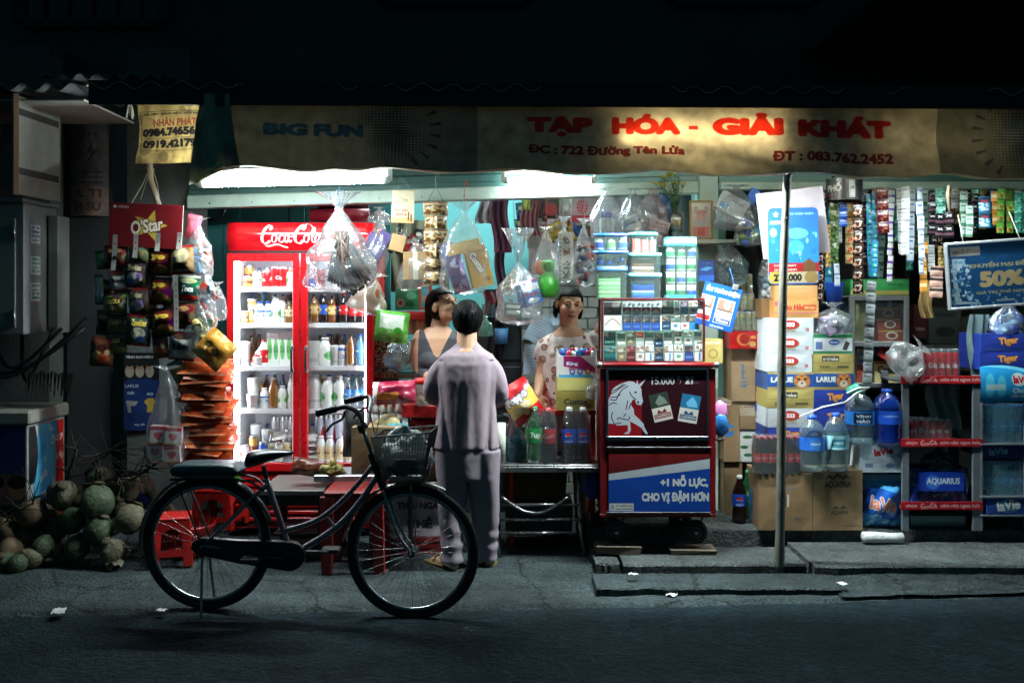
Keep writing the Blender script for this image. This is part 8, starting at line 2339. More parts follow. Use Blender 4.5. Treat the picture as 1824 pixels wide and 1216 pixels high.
crt('brown water carton with black mountain lettering at the pavement edge',1448,1537,838,945,5.99,(140,112,80),AQ,.36,'brown cartons on the shop floor edge',.02,z=.151);crt('brown cola carton with faint blue print behind the pole foot',1352,1447,846,946,5.99,(132,106,76),sprint(96,100,(136,108,76),('t','pepsi',46,26,36,10,(110,110,110),2),('r',42,36,54,58,(206,196,170)),('r',46,36,50,58,(90,74,54)),('t','7.8 L',70,80,14,7,(70,80,100),3)),.36,'brown cartons on the shop floor edge',-.03,z=.151)
# water jugs
JG = {'c':film((190,220,226),.16,.05,.4,.1),'b':film((30,70,190),.6,.05,.5,.1)}
JL = [wraplabel((40,100,190),lambda p:[(p.rect(x-3,8,x+14,36,(60,120,190)),p.text('AQUA',x+6,20,16,7,(206,220,230),bold=3)) for x in (16,56,96)]),wraplabel((150,200,210),lambda p:[(p.rect(x,10,x+22,34,(60,130,150)),p.text('aqua',x+10,22,16,8,(200,220,220),bold=2)) for x in (10,50,90)]),wraplabel((36,120,200),lambda p:[(p.rect(x-13,4,x+13,36,(20,44,80)),p.text('VĨNH',x,13,20,10,(220,226,230),bold=4),p.text('HẢO',x,28,18,12,(220,226,230),bold=4)) for x in (20,60,100)]),wraplabel((34,80,190),lambda p:[p.text('DAPHA',x,16,20,6,(160,190,220),bold=2) for x in (20,60,100)])]
zcart = .151+S(107,5.99)
jb = [('clear water jug with blue label and blue cap, on the brown carton',1446,836,738,46,'c',0,'b',5.99),('clear water jug with pale label beside the first',1489,836,734,44,'c',1,'b',6.0),('big clear jug with a dark name label and green cap',1531,790,694,52,'c',2,'g',6.05),('big deep blue water jug right of the clear ones',1580,790,692,50,'b',3,'b',6.03)]
for lab,x,y1,y0,w,k,l_,c,Y in jb:big(lab,x,y1,y0,w,Y,JG[k],JL[l_],CAPS[c],(.38,.62),0,'jug','five litre water jugs',z=zcart if y1 > 800 else None,name='water_jug')
mb = MB()
for a,b_ in (((1424,742),(1506,716)),((1506,716),(1545,692)),((1508,700),(1548,690))):mb.tube([P(a[0],a[1],5.9),P((a[0]+b_[0])/2,(a[1]+b_[1])/2-4,5.88),P(b_[0],b_[1],5.95)],.005,WHITE,6)
mthing(mb,'jug_straps','white plastic carrying straps tied across the water jugs','strap')
mb = MB();mb.lathe([(0,0),(.03,0),(.034,.02),(.028,.075),(0,.08)],mat((60,160,140),.3),14);mthing(mb,'green_cup','turquoise green jug handle cover hanging over the clear jugs','cover',P(1512,700,5.98),(.4,.9,0))
# spring water cartons and packs
LAV = lambda w,h,bg=(196,206,214),c=(190,30,40):sprint(w,h,bg,('t','laVie',w*.55,h*.24,w*.46,h*.28,c,4,-8,(226,230,232)),('r',0,h*.48,w,h*.5,(150,166,180)),('r',w*.12,h*.66,w*.3,h*.82,(110,130,160)),('e',w*.7,h*.75,w*.1,h*.1,(90,130,170)),('p',[(w*.6,h*.3),(w*.8,h*.36),(w*.98,h*.25),(w*.98,h*.45),(w*.6,h*.45)],(120,170,190)))
crt('white spring water carton with red script under the blue jug',1532,1608,792,841,6.0,(196,206,214),LAV(76,48),.3,None,.0);
pr = sprint(80,98,(70,150,206),('p',[(0,30),(20,18),(74,34),(78,74),(60,86),(4,70)],(30,84,170)),('e',14,88,8,5,(50,110,180)),('r',0,0,80,10,(120,170,196)));pr.speck(20,[(110,180,220),(60,140,200),(150,200,226)],(2,7),(0,76,80,98),3);pr.text('laVie',38,52,48,26,(206,130,110),bold=3,rot=10,outline=(214,220,226))
mb = MB();w,h = S(40,5.96),S(94,5.96);pouch(mb,w*2,h,.16,pr.mat(.2,bump=.35,bscale=16),mat((90,160,206),.3),seed=81,nu=14,nv=16);mthing(mb,'water_pack','plump blue film pack of spring water at the foot of the white carton','water pack',(P(1572,0,6.05).x,6.08,.155+h/2))
mb = MB();mb.lathe([(0,-.13),(.03,-.125),(.034,-.05),(.03,.05),(.034,.12),(0,.13)],mat((206,208,208),.5,bump=.4),16,axis='x');mthing(mb,'plastic_roll','white plastic roll lying before the blue water pack','roll',(P(1576,0,5.93).x,6.0-.04,.115),(0,.06,.1))
# shrink packs of bottles and cans
def bpack(label,x0,x1,y0,y1,Y,body,lab,cap,nx,ny,grp=None,fm=None,kind='soda',z=None,can=False):
 """tray of bottles (or cans) under shrink film; each bottle a part"""
 t = thing('drink_pack',label,'drink pack',P((x0+x1)/2,y1,Y),0,grp);w = S(x1-x0,Y);h = S(y1-y0,Y);r = w/nx/2*.97
 if z is not None:t.location.z = z
 me = (can_mb(h*.96,r,lab,n=12) if can else bottle_mb(h*.96,r,body,lab,(.30,.55),cap,kind,.08,12)).mesh('pack_bottle')
 for j in range(ny):
  for i in range(nx):link('can' if can else 'bottle',me,t,(-w/2+r*1.03*(2*i+1),.01+r+2*r*j*1.01,.002),(0,0,random.uniform(-1,1)))
 f = fm or film((226,234,236),.10,.08,.4,.8,26.);D = 2*r*ny+.02
 mb = MB();mb.grid(lambda u,v:Vector(((w/2+.004)*math.copysign(abs(math.cos(2*PI*u))**.35,math.cos(2*PI*u))*(1-.06*v**6+.012*mnoise.noise(Vector((u*15,v*9,x0)))),D/2+D/2*math.copysign(abs(math.sin(2*PI*u))**.35,math.sin(2*PI*u)),.001+h*(.98*v))),40,10,f)
 mb.grid(lambda u,v:Vector(((u-.5)*w*.96,D*v,h*.975+.006*mnoise.noise(Vector((u*14,v*9,x0))))),12,6,f);mb.build('film',t)
 return t
REDC = CAPS['r']
bpack('pack of cola bottles with red caps on the brown carton behind the pole',1347,1430,778,846,5.97,BCOLA,COKL,REDC,7,3,z=.151+S(101,5.99))
# rack with red printed strips
RY2 = 5.97
rk = thing('drinks_rack','grey metal drinks rack with three red printed shelf strips','rack',(P(1678,0,RY2).x,RY2,.151));o2 = rk.location
rx = lambda px:P(px,0,RY2).x-o2.x
rz_ = lambda py:P(0,py,RY2).z-o2.z
GM = mat((120,128,134),.45,.5,.2,dirt=.25)
for a,b_ in ((1607,1620),(1733,1747)):
 for y in (0,.33):pbox('upright',rk,(rx(a),rx(b_),y+.002,y+.02,0,rz_(668)),GM)
pr = Print(140,15,(150,16,24),4);pr.text('chọn',18,8,20,8,(206,170,170),bold=2);script_cola(pr,34,11,3.7,(214,196,196));pr.text('cơm nhà ngon hơn',101,8,68,9,(206,170,170),bold=2);STRIP = pr.mat(.4,wear=.08)
for y0,y1 in ((669,683),(781,795),(893,907)):
 pbox('shelf_strip',rk,(rx(1604),rx(1750),-.008,0,rz_(y1),rz_(y0)),mat((150,16,24),.4),STRIP,.001);pbox('shelf',rk,(rx(1606),rx(1748),.001,.35,rz_(y1)+.004,rz_(y1)+.014),GM,None,0)
shz = [o2.z+rz_(y)+.0145 for y in (683,795,907)]
bpack('pack of red cola cans on top of the metal rack',1640,1712,614,671,RY2+.05,None,L['redb'],None,6,2,'packs on the metal rack',z=shz[0],can=True)
t = clear_bag('torn white plastic spread over the rack top left of the red cans',1640,622,684,70,RY2+.03,84,film((226,228,226),.35,.15,.45,1.,20.),rot=.9,base=.5,fold=.3);bpack('row of red cola cans on the middle rack shelf',1619,1698,742,786,RY2+.06,None,L['red'],None,6,2,'packs on the metal rack',z=shz[1],can=True)
AQL = canlabel((24,56,170),'',(0,0,0));bpack('pack of blue sports drink bottles on the lowest rack shelf',1622,1730,830,896,RY2+.05,BBLUE,AQL,CAPS['b'],6,3,'packs on the metal rack',film((30,70,190),.45,.1,.5,.6,20.),z=shz[2])
pr = sprint(90,30,(28,60,160),('e',30,16,14,11,(60,110,196)),('t','AQUARIUS',50,15,64,12,(190,206,220),3,0,(30,60,130)))
mb = MB();mb.grid(lambda u,v:Vector(((u-.5)*S(84,6),-.004*math.sin(PI*u),S(34,6)*v)),6,3,pr.mat(.3));mthing(mb,'film_print','printed blue film band on the sports drink pack','print band',(P(1676,0,RY2+.03).x,RY2+.035,shz[2]+.09))
hang_cloth('grey satin cloth hanging in the middle of the metal rack',1655,1712,686,764,RY2+.12,(150,152,140),7,3,rough=.4)
t = clear_bag('dark crinkled bag under the middle shelf of the metal rack',1672,797,838,60,RY2+.14,86,film((60,76,90),.6));
# right edge: beer cartons, spring water display
TG = 'blue beer cartons with orange script'
crt('upper blue carton with orange tiger script at the right edge',1748,1836,595,627,6.0,(22,48,140),ptiger(),.3,TG);crt('lower blue carton with orange tiger script at the right edge',1746,1836,627,658,6.0,(22,48,140),ptiger(),.3,TG)
pr = sprint(90,62,(40,150,210),('e',16,34,8,20,(80,190,226)),('e',36,36,8,18,(80,190,226)),('r',10,30,42,40,(170,206,214)),('e',66,22,13,12,(206,214,216)),('t','laVie',70,22,28,13,(190,30,44),4,-6),('t','Cho',66,42,22,9,(206,222,230),3),('t','của bạn',68,52,30,9,(206,222,230),3),('p',[(0,0),(90,0),(90,8),(30,4)],(110,200,230)))
ds = thing('water_display','steel stand with a bright blue curved spring water sign at the right edge','display stand',(P(1790,0,5.95).x,5.95,.151));o3 = ds.location
dx = lambda px:P(px,0,5.95).x-o3.x
dz = lambda py:P(0,py,5.95).z-o3.z
mb = MB();mb.grid(lambda u,v:Vector((dx(1743)+(dx(1836)-dx(1743))*u,-.03*math.sin(PI*(.15+.7*v)),dz(716)+(dz(656)-dz(716))*v+(.02*(1-(2*u-.7)**2) if v > .5 else .01*u))),14,8,pr.mat(.25));mb.build('sign',ds)
for x in (1752,1830):
 for y in (.02,.34):pbox('post',ds,(dx(x)-.008,dx(x)+.008,y,y+.016,0,dz(660)),GM)
for y in (790,884,917):pbox('shelf',ds,(dx(1748),dx(1836),.0,.36,dz(y)-.010,dz(y)),GM,None,.001)
WB_ = lambda l,y0,y1,py:bpack(l,1752,1832,y0,y1,5.99,BCLR,L['water'],CAPS['b'],5,3,'water bottle packs on the blue stand',film((150,214,236),.38,.08,.45,.7,24.),z=o3.z+dz(py)+.001)
WB_('pack of small water bottles under the blue curved sign',720,788,790);WB_('pack of clear water bottles on the lower shelf of the blue stand',818,880,884)
crt('dark blue spring water tray hanging below the first bottle pack',1752,1832,792,817,5.98,(24,54,120),sprint(80,26,(24,54,120),('t','laVie',26,13,34,14,(150,180,200),4,-6)),.3,z=o3.z+dz(817));crt('blue spring water tray at the foot of the blue stand',1758,1834,884,916,5.96,(24,70,140),sprint(76,30,(24,64,140),('e',38,15,22,12,(60,140,176)),('t','laVie',38,14,42,18,(206,214,214),4,-8,(30,40,80))),.3,z=o3.z+dz(917)+.001)
crt('white tray on the ground under the metal rack',1622,1720,912,930,6.1,(150,170,170),None,.2,z=.151)
t = clear_bag('bag of blue packs standing on the beer cartons at the right edge',1796,540,596,62,6.05,87,CLEAR2,tuft=.5);inbag(t,pieces([(30,60,160),(40,90,190),(120,160,200)],14,.04,(.07,.05),13),'blue_packs',1796,578)
hang_cloth('grey green cloth hanging before the beer cartons',1728,1764,560,668,6.1,(90,112,116),8,2);hang_cloth('tan rubber gloves hanging under the shop card',1640,1664,500,566,6.2,(150,124,76),9,2,'rubber_gloves','gloves')
crt('dark carton with black print deep on the right',1655,1712,548,612,6.9,(84,90,84),sprint(58,60,(84,90,84),('t','CHOLIMEX',29,12,40,7,(40,44,44),3),('e',29,40,18,8,(50,54,52))));crt('dark red carton beside the grey cabinet',1628,1650,545,602,6.8,(96,34,36),sprint(22,56,(96,34,36),('t','VISSAN',11,40,16,6,(200,180,160),3)));crt('low grey carton below the dark printed one',1640,1705,614,660,6.85,(96,100,96));crt('brown carton half hidden behind the grey green cloth',1700,1745,565,660,6.9,(70,66,56))
# aluminium cabinet with boxes
cb = thing('aluminium_cabinet','small aluminium cabinet with sliding glass and boxes inside','cabinet',P(1567,690,6.3));o4 = cb.location
ax = lambda px:P(px,0,6.3).x-o4.x
az = lambda py:P(0,py,6.3).z-o4.z
for a,b_ in ((1514,1523),(1611,1620)):
 for y in (0,.28):pbox('post',cb,(ax(a),ax(b_),y,y+.03,0,az(526)),ALU)
for y0,y1 in ((526,535),(608,617),(682,690)):pbox('rail',cb,(ax(1523),ax(1611),.001,.028,az(y1),az(y0)),ALU)
for y in (526,612,686):pbox('board',cb,(ax(1515),ax(1619),.031,.279,az(y)-.012,az(y)-.002),WHITE,None,0)
pbox('back',cb,(ax(1514),ax(1620),.311,.316,0,az(526)),mat((70,110,120),.6));mb = MB();mb.quad([(ax(1523),.015,az(608)),(ax(1611),.015,az(608)),(ax(1611),.015,az(535)),(ax(1523),.015,az(535))],film((220,236,240),.04,.04,.15,0));mb.build('glass',cb)
crt('green and cream biscuit box lying on the aluminium cabinet',1515,1619,497,525,6.32,(40,130,66),sprint(104,28,(50,150,76),('r',0,20,104,28,(176,170,90)),('t','BÁNH QUY',80,9,28,6,(30,80,50),3)),.26)
mb = MB();mb.lathe([(0,0),(.055,0),(.055,.25),(.045,.26),(0,.26)],mat((150,146,90),.4),18,ms=None);mthing(mb,'round_tin','tall olive round tin inside the aluminium cabinet','tin',P(1534,607,6.42))
TEA = sprint(36,22,(150,60,40),('e',20,11,9,8,(200,190,170)),('e',20,11,6,5,(120,50,40)),('r',0,0,36,3,(190,150,80)))
for i in range(3):crt('red tea box with a white seal in the cabinet, %s of three' % ['top','middle','bottom'][i],1560+2*i,1600+4*i,548+20*i,567+20*i,6.42,(150,60,40),TEA,.1,'red tea boxes in the cabinet')
crt('cream cake carton in the lower half of the cabinet',1558,1608,644,684,6.4,(190,176,130),sprint(50,40,(196,180,130),('t','Custas',25,14,40,14,(70,60,50),3),('r',0,0,50,4,(150,60,50))),.12);crt('printed brown pack at the lower left of the cabinet',1527,1547,622,684,6.4,(150,110,84),sprint(20,60,(160,130,100),('r',2,4,18,24,(90,120,150)),('t','OPLY',10,14,14,6,(226,226,220),4),('r',0,26,20,60,(150,60,50))),.1)
for i,(x,a) in enumerate(((1576,.6),(1592,-.4),(1586,1.3))):
 mb = MB();pouch(mb,.1,.07,.035,mat((190,36,34),.3),mat((190,36,34),.3),seed=i);mthing(mb,'red_sweet_pack','red shiny sweet pack in the cabinet, %s' % ['lying left','lying right','on top of the other two'][i],'packet',P(x,632-4*(i == 2),6.36),(-.6,a,0))
t = clear_bag('round clear bag of paper packs on the milk carton',1484,548,597,64,6.16,88,CLEAR2,tuft=.2,base=.6,flat=.8);inbag(t,pieces([(210,210,206),(196,190,200),(180,150,190)],16,.04,(.06,.045),15),'paper_packs',1484,578)
mb = MB();mb.lathe([(0,0),(.045,0),(.058,.15),(.062,.155),(.05,.15),(0,.02)],mat((30,80,190),.35),20);mthing(mb,'blue_bucket','small bright blue bucket between the noodle carton and the green box','bucket',P(1486,546,6.35))
# signs hung in front
SY = 5.74
pr = sprint(112,180,(150,144,150),k=2);
t = thing('hanging_board','plain grey white board hung askew behind the blue beer card','board',P(1413,400,SY+.02),0,ry=-.12);w,h = S(60,SY),S(62,SY)
pbox('panel',t,(-w,w,0,.006,-h*.9,h),mat((126,120,126),.6,dirt=.1),None,.001);mb = MB();mb.tube([(-w*.2,0,h),(w*.2,.02,h+.09)],.0015,STRING,4);mb.build('string',t)
pr = Print(90,136,(28,74,160),3);pr.grad(0,0,90,100,(30,70,160),(40,110,176));pr.star(15,12,6,(206,160,80));pr.text('BLUECAT',16,26,22,6,(200,206,214),bold=3);pr.text('HỘP ĐẬP GIẬT',58,11,50,5,(120,160,200),bold=2)
pr.ell(52,46,20,10,(70,130,180));pr.ell(50,70,14,12,(50,130,180));pr.ell(10,44,6,8,(130,180,206));pr.speck(26,[(70,140,196),(30,90,170),(110,170,206)],(1.5,5),(4,40,86,96),5)
pr.rect(0,98,90,114,(130,30,34));pr.text('CHỌN NGAY',30,103,40,5,(200,170,160),bold=3);pr.text('QUÀ NHANH',30,110,40,5,(200,170,160),bold=3);pr.poly([(62,98),(72,90),(84,100),(84,114),(62,114)],(90,60,40));pr.rect(2,114,88,134,(150,140,110));pr.ell(12,124,12,11,(150,130,60));pr.text('275.000',34,124,50,13,(24,22,22),bold=4);pr.ell(76,124,12,11,(120,100,60))
out = []
w,h,rr = S(45,SY),S(68,SY),.03
for cx_,cz,a0 in ((w-rr,-h+rr,-90),(w-rr,h-rr,0),(-w+rr,h-rr,90),(-w+rr,-h+rr,180)):out += [(cx_+rr*math.cos(math.radians(a0+15*i)),cz+rr*math.sin(math.radians(a0+15*i))) for i in range(7)]
mb = MB();mb.prism(out,-.002,.003,mat((190,196,200),.5),pr.mat(.35,wear=.06));mthing(mb,'beer_card','rounded blue beer card with a price strip hanging behind the pole','sign card',P(1413,438,SY-.01),(0,-.02,0))
pr = Print(220,40,(24,24,26),3)
for x in (74,184):pr.text('PHỐ',x+20,15,34,19,(220,220,216),bold=4);pr.text('phố',x+12,31,16,6,(200,60,40),bold=3);pr.rect(x+52,4,x+64,36,(150,150,146));pr.text('CAFE',x+58,18,9,6,(60,30,20),bold=3)
t = thing('display_ring','black cardboard ring printed with white letters from which sachets hang','display ring',P(1504,358,6.1),-.5);r = S(31,6.1);h = S(38,6.1);RM = pr.mat(.35)
mb = MB();mb.lathe([(r,0),(r,h)],RM,32);mb.build('ring',t);mb = MB();mb.tube([(-r*.8,0,h),(0,0,h+.10),(r*.8,0,h)],.004,BLACK,6);mb.build('handle',t)
mf = thing('phone_shop_sign','blue phone credit sign board in a worn clear frame hanging at the right','sign',P(1770,487,5.72),0,ry=-.07);w,h = S(84,5.72),S(60,5.72)
pr = Print(170,124,(22,66,106),3);pr.rect(6,6,62,24,(170,170,166));pr.text('mobifone',36,15,50,9,(110,80,80),bold=2);pr.text('HÔM NAY CÓ KHUYẾN',118,14,90,8,(40,60,110),bold=3);pr.text('KHUYẾN MẠI ĐẾN',98,44,116,14,(150,140,110),bold=4);pr.text('50%',100,72,86,32,(160,140,100),bold=5);pr.text('GIÁ TRỊ THẺ NẠP',96,98,92,9,(150,140,110),bold=3);pr.text('mobifone',104,114,34,6,(150,150,150),bold=3)
pr.poly([(8,28),(34,30),(14,60),(20,112),(60,118),(8,118)],(150,170,180));pr.speck(60,[(130,160,176),(80,130,170),(170,180,186)],(1,5),(6,34,40,118),9);pr.speck(30,[(110,140,160)],(1,4),(30,100,160,122),10)
pbox('panel',mf,(-w+.012,w-.012,0,.012,-h+.012,h-.012),mat((120,130,134),.5),pr.mat(.3,wear=.2),0)
FRM = film((206,206,206),.6,.2,.4,.5)
for a in ((-w,w,h-.014,h),(-w,w,-h,-h+.014),(-w,-w+.014,-h+.0145,h-.0145),(w-.014,w,-h+.0145,h-.0145)):pbox('frame_bar',mf,(a[0],a[1],-.012,.02,a[2],a[3]),FRM,None,.004)
mb = MB();mb.tube([(-w*.6,0,h),(-w*.5,.1,h+.16)],.002,STRING,4);mb.tube([(w*.6,0,h),(w*.6,.1,h+.16)],.002,STRING,4);mb.build('string',mf)
# hanging sachets
SK = {'coffee':sachet((40,30,30),'cafe',(196,190,184),(0,.12,(96,60,40)),61,sp=[(150,110,90),(196,160,140),(70,40,34)]),'green':sachet((70,96,56),'',sp=[(40,70,36),(120,150,90),(30,50,30)],seed=62),'blue':sachet((40,84,190),'Blue',(206,214,226),(.5,.7,(110,150,210)),63),'tan':sachet((176,150,96),'',sp=[(190,60,40),(206,190,150)],seed=64),'sea':sachet((50,120,160),'',sp=[(30,160,130),(200,220,226),(30,60,150)],seed=65),'maroon':sachet((96,32,44),'Neo',(214,200,190),(0,.2,(60,20,30)),66,sp=[(150,90,60),(60,16,26)]),'white':sachet((200,202,200),'kem',(120,124,130),(.7,.75,(150,156,160)),67),'wblue':sachet((196,206,216),'Clear',(50,80,170),(.9,1,(50,90,180)),68),'orange':sachet((206,140,60),'',(0,0,0),(.3,.6,(220,200,150)),69),'black':sachet((26,24,28),'X',(206,200,200),(.6,.8,(90,60,70)),70),'pink':sachet((190,150,136),'cafe',(50,40,36),(.1,.4,(40,34,34)),71),'pop':sachet((60,150,200),'Attack',(200,60,70),(0,.4,(40,60,80)),72,sp=[(200,214,220)]),'gr2':sachet((90,150,60),'',sp=[(206,130,70),(140,190,90),(60,110,40)],seed=73),'teal':sachet((60,140,120),'',sp=[(120,190,170),(30,90,80)],seed=74),'mint':sachet((170,190,180),'Sun',(40,110,80),(.8,1,(60,130,90)),75),'purple':sachet((196,196,194),'',(0,0,0),(.4,.6,(96,70,150)),76),'gold':sachet((150,126,70),'',sp=[(90,70,40),(190,170,110)],seed=77),'grey':sachet((150,156,158),'Sim',(60,62,66),(.85,1,(90,92,96)),78)}
strips = [('coffee',1463,417,536,10,7,'narrow dark coffee',5.95),('gold',1474,400,476,9,5,'thin gold',6.1),('green',1486,356,470,15,6,'green leafy',6.12),('blue',1500,362,404,14,3,'short bright blue',6.1),('tan',1513,400,470,13,4,'tan with red spots',6.16),('coffee',1528,365,524,18,7,'long dark coffee',6.02),('wblue',1490,468,510,11,2,'short white and blue low',6.2),('sea',1547,345,492,11,8,'blue and green',6.16),('sea',1560,340,494,13,9,'sea blue',6.14),('maroon',1570,334,416,20,4,'maroon foil',6.1),('purple',1586,338,502,12,7,'white with purple spots',6.16),('white',1603,334,452,15,6,'white cream',6.14),('white',1613,332,454,14,6,'white cream second',6.08),
  ('wblue',1624,336,466,12,6,'slim white and blue',6.14),('wblue',1636,332,488,14,6,'long white and blue',6.06),('orange',1645,430,520,14,4,'orange',6.12),('black',1659,340,420,17,4,'black foil left',6.12),('black',1672,380,424,17,2,'black foil middle',6.02),('black',1688,378,424,17,2,'black foil right',6.04),('teal',1674,335,384,16,3,'green foil above the black ones',6.1),('white',1658,436,484,12,3,'short white low',6.16),('pink',1668,474,530,22,3,'pinkish coffee',6.0),('gold',1676,438,478,10,3,'small gold low',6.14),('mint',1715,340,422,14,4,'pale green',6.1),('mint',1726,366,422,12,3,'pale green second',6.06),('black',1736,345,418,10,4,'thin black',6.14),('pop',1752,350,406,22,2,'blue washing powder',6.04),('orange',1770,340,402,12,3,'orange and green',6.1),('gr2',1782,335,416,14,4,'leaf green',6.08),('gr2',1797,338,416,14,4,'leaf green second',6.1),('teal',1812,345,416,14,4,'teal',6.06),('teal',1826,340,416,16,4,'teal second',6.1),('white',1701,336,372,12,2,'short white near the frayed string',6.2),('grey',1552,500,684,16,9,'long grey card',5.98)]
rd = random.Random(5)
bk_kinds = list(SK);HNG = {}
for i in range(24):
 k = rd.choice(['maroon','black','gold','teal','green','sea','mint','orange','white','coffee']);x = 1466+15*i;y1 = rd.randint(400,416) if x > 1690 else rd.randint(430,520)
 strips.append((k,x,338,y1,13,max(3,(y1-338)//24),'back row %s %s' % (ORD(i),k),6.36))
for q,(k,x,y0,y1,w,n,lab,Y) in enumerate(strips):
 rel = 'left of the grey cabinet strip' if x < 1540 else ('above the aluminium cabinet' if x < 1640 else ('above the phone credit sign' if y0 < 400 else 'left of the phone credit sign'))
 if k == 'grey':rel = 'down the front of the aluminium cabinet'
 sachet_strip(lab+' sachet strip hanging '+rel,x,y0,y1,w,n,Y,SK[k],seed=q,rz=random.uniform(-.4,.4),lean=random.uniform(-.04,.04),dz=.22)
mb = MB();mb.tube([P(1689,330,5.95),P(1687,350,5.95),P(1691,378,5.95)],[.008,.011,.006],mat((150,140,120),.8),8);mthing(mb,'hanging_rag','knotted pale rag hanging above the black foil sachets','rag')
# narrow column between the pillar and the pole
MY = 6.45
for lab,x0,x1,y0,y1,n,Y in (('topmost pack of gold cans left of the pole',1306,1342,487,521,3,6.4),('second pack of pale gold cans left of the pole',1306,1345,521,553,3,6.38),('lowest pack of tall gold cans left of the pole',1299,1351,553,590,5,6.36)):bpack(lab,x0,x1,y0,y1,Y,None,canlabel((150,136,90),'',(0,0,0),(10,34,(120,120,70))),None,n,2,'packs of gold cans',can=True)
crt('red and gold gift box under the gold cans',1300,1351,590,621,6.36,(150,24,24),sprint(50,30,(160,24,24),('e',24,14,12,11,(200,110,60)),('e',26,13,9,9,(140,30,28)),('e',40,22,6,5,(190,150,80)),('e',41,10,5,3,(200,140,70))),.2,rough=.3)
crt('upright brown cola carton with a blue emblem',1303,1345,621,714,6.42,(150,124,92),sprint(42,92,(156,130,98),('t','pepsi',20,40,26,9,(70,110,150),3,-90),('e',22,62,6,6,(50,110,170)),('p',[(17,60),(27,58),(27,62),(17,66)],(150,130,100))),.25);crt('flat pale carton under the upright cola carton',1290,1345,714,740,6.44,(170,156,130),sprint(55,26,(176,160,134),('t','nước uống đóng chai',32,10,40,5,(80,60,50),2)),.25);crt('worn brown carton above the leaf print carton',1312,1346,740,764,6.44,(132,108,78),None,.25)
crt('white carton with green leaf print near the floor',1316,1347,764,822,6.45,(196,198,190),sprint(32,58,(200,202,196),('e',16,14,9,3,(40,90,50)),('e',10,32,7,3,(40,90,50)),('e',17,46,8,3,(50,100,60))),.25);crt('brown carton with a cut blue emblem beside the pillar',1289,1317,722,822,6.42,(136,110,80),sprint(28,100,(140,114,82),('e',8,44,12,12,(50,110,170)),('r',4,40,28,46,(140,114,82))),.25);crt('plain brown carton on the floor beside the pillar',1290,1322,822,912,6.44,(120,96,68),None,.25,z=.151);crt('pale carton on the floor behind the soda bottles',1322,1352,822,912,6.6,(150,140,120),None,.2,z=.151)
crt('gold yellow carton between the case and the gift box',1253,1287,604,646,6.2,(180,160,90),sprint(34,42,(186,166,96),('t','GOLD CAFE',17,6,26,5,(226,220,200),3),('e',17,26,9,9,(150,130,70)),('e',17,26,6,6,(186,166,96))),.12);crt('blue product card above the tilted leaflet',1245,1272,463,500,6.3,(30,80,160),sprint(28,38,(24,60,130),('p',[(0,18),(14,12),(26,14),(14,20)],(90,160,206)),('r',0,28,28,38,(40,100,190)),('t','Ý TÂM',14,5,16,3,(150,180,206),2)),.02,cat='card',name='product_card')
for i,y in enumerate((652,700,748)):big('blue water jug in the gap left of the pole, %s' % ['topmost','middle','lowest'][i],1357,y+46,y,21,6.4,JG['b'],JL[3],CAPS['b'],(.3,.6),0,'jug','blue jugs stacked left of the pole',n=14,name='water_jug')
FZ = .151
big('dark cola bottle with a blue label on the shop floor by the pillar',1317,910,826,26,6.2,BCOLA,PEPL,CAPS['w'],z=FZ,waist=.05);big('green lemon soda bottle on the shop floor behind the dark cola',1331,908,822,17,6.32,GREENB,SEVL,CAPS['g'],z=FZ,waist=.05);big('clear spring water bottle on the shop floor left of the brown carton',1343,912,832,17,6.2,BBLUE,wraplabel((60,130,190),lambda p:[p.text('laVie',x,20,26,16,(226,228,228),bold=4) for x in (20,60,100)]),CAPS['b'],z=FZ,waist=.05)
mb = MB();mb.blob((0,0,0),(.045,.03,.06),mat((190,120,170),.3),12,10,.3,5);mb.blob((.0,-.01,-.09),(.05,.035,.07),mat((50,120,190),.3),12,10,.3,6);mthing(mb,'plastic_bundle','pink and blue plastic bags stuffed behind the right side of the cart','bags',P(1284,730,6.2))
mb = MB();mb.tube([P(1274,783,6.3),P(1290,783,6.25)],.008,STEEL,8);mthing(mb,'door_bolt','small steel bolt on the pale pillar beside the cart','bolt')
for i,(lab,x,y0,y1,w,m,cols,sd) in enumerate((('clear bag of a white tablet box hanging right of the pillar',1312,334,412,74,CLEAR2,[(206,212,214),(60,120,190)],91),('clear bag of small blue and green bottles beside the grey board',1334,380,440,50,CLEAR2,[(60,170,190),(120,160,60),(30,80,170)],92),('dark clear bag of plates under the thin shelf',1300,436,512,66,film((120,140,140),.35),[(150,156,156),(90,110,110),(60,130,140)],93),('pale pink roll in a clear bag beside the pillar',1286,440,500,26,CLEAR2,[(200,180,186)],94),('narrow printed plastic strip bag left of the beer card',1362,450,540,22,CLEAR2,[(190,196,200),(120,140,150)],95))):
 t = clear_bag(lab,x,y0,y1,w,6.3+.03*i,sd,m,tuft=.05,base=.5)
 if i == 0:boxpart(t,'tablet_box',1304,366,52,34,14,sprint(52,34,(206,212,212),('r',4,20,20,30,(90,150,200)),('t','UNIX',34,10,24,6,(120,140,150),2)).mat(.5),WHITE,.5);boxpart(t,'blue_box',1340,350,16,28,10,mat((40,100,190),.4),mat((40,100,190),.4),.5)
 else:inbag(t,pieces(cols,12,.03,(w/900*.9,.08),sd),'packed_goods',x,(y0+y1)/2+10)
hang_cloth('dark umbrella cloth hanging deep under the thin shelf',1292,1348,440,540,7.0,(44,48,52),11,2)
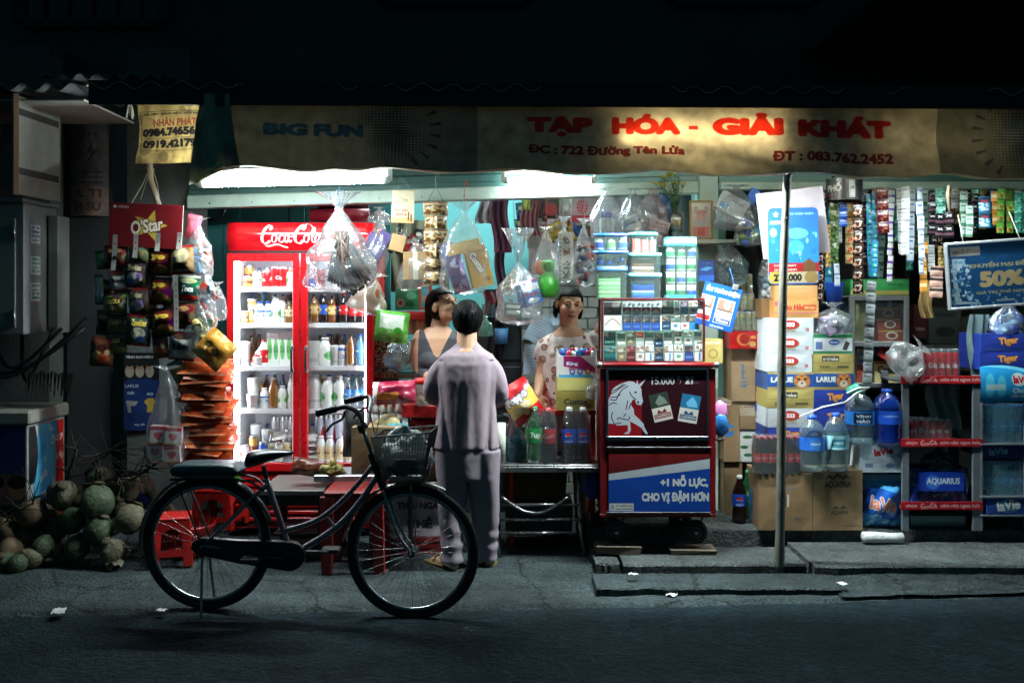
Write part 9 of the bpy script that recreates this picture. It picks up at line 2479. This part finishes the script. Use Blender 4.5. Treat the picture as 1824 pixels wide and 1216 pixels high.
# dim goods deep on the right, in front of the dark wall
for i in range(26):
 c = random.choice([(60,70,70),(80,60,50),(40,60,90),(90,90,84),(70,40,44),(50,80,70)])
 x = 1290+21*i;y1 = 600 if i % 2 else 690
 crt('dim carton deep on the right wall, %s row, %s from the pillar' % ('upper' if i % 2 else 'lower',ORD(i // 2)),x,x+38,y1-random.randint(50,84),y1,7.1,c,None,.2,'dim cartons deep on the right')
for z in (600,690,780):
 pass
t = thing('deep_rack','dark shelving deep on the right holding dim cartons','shelving',(2.2,7.05,.15))
for y in (600,690):pbox('board',t,(-.75,3.2,.0,.3,P(0,y,7.1).z-.17,P(0,y,7.1).z-.152),DKW)
for x in (-.74,.6,1.9,3.18):pbox('upright',t,(x,x+.03,.02,.28,0,1.9),DKW)
# litter and small stones on the pavement
LT = mat((206,206,200),.7,0,.2)
for i,(lab,px,py,w) in enumerate((('crumpled white paper scrap on the slab before the cart',1128,1024,.05),('torn white paper on the road edge below the slabs',1198,1060,.07),('white scrap at the right end of the front slab',1500,1041,.05),('small white scrap on the raised pavement',1695,961,.035),('foil scrap under the cart',1150,957,.05),('paper scrap on the ground left of the rear wheel',105,1090,.09),('pale scrap beside the kickstand',288,1088,.05),('dirty scrap on the gutter by the pole',1492,1026,.05))):
 zg = {0:.066,2:.04,3:.082,4:.067}.get(i,.012 if i != 1 else .0);Y = ground_Y(py,zg);mb = MB()
 mb.grid(lambda u,v:Vector(((u-.5)*w,(v-.5)*w*.7,.006+w*.3*abs(mnoise.noise(Vector((u*4+i*3,v*4,i)))))),6,5,LT);mthing(mb,'paper_scrap',lab,'litter',(P(px,0,Y).x,Y,zg),(0,0,i),'paper scraps on the pavement')
STN = mat((92,92,86),.95,0,.3);mb = MB();rd = random.Random(12)
for i in range(260):
 x = rd.uniform(-3.2,3.4);y = edgeY(x)+rd.uniform(-.35,.55)**1;s = rd.uniform(.002,.005)
 z = -.022 if y < edgeY(x) else .004
 if x > .4 and y > 5.15:continue
 mb.blob((x,y,z),(s,s*.8,s*.6),STN,5,4)
o = mb.build('gravel');o['kind'] = 'stuff';o['label'] = 'loose grit along the pavement edge'
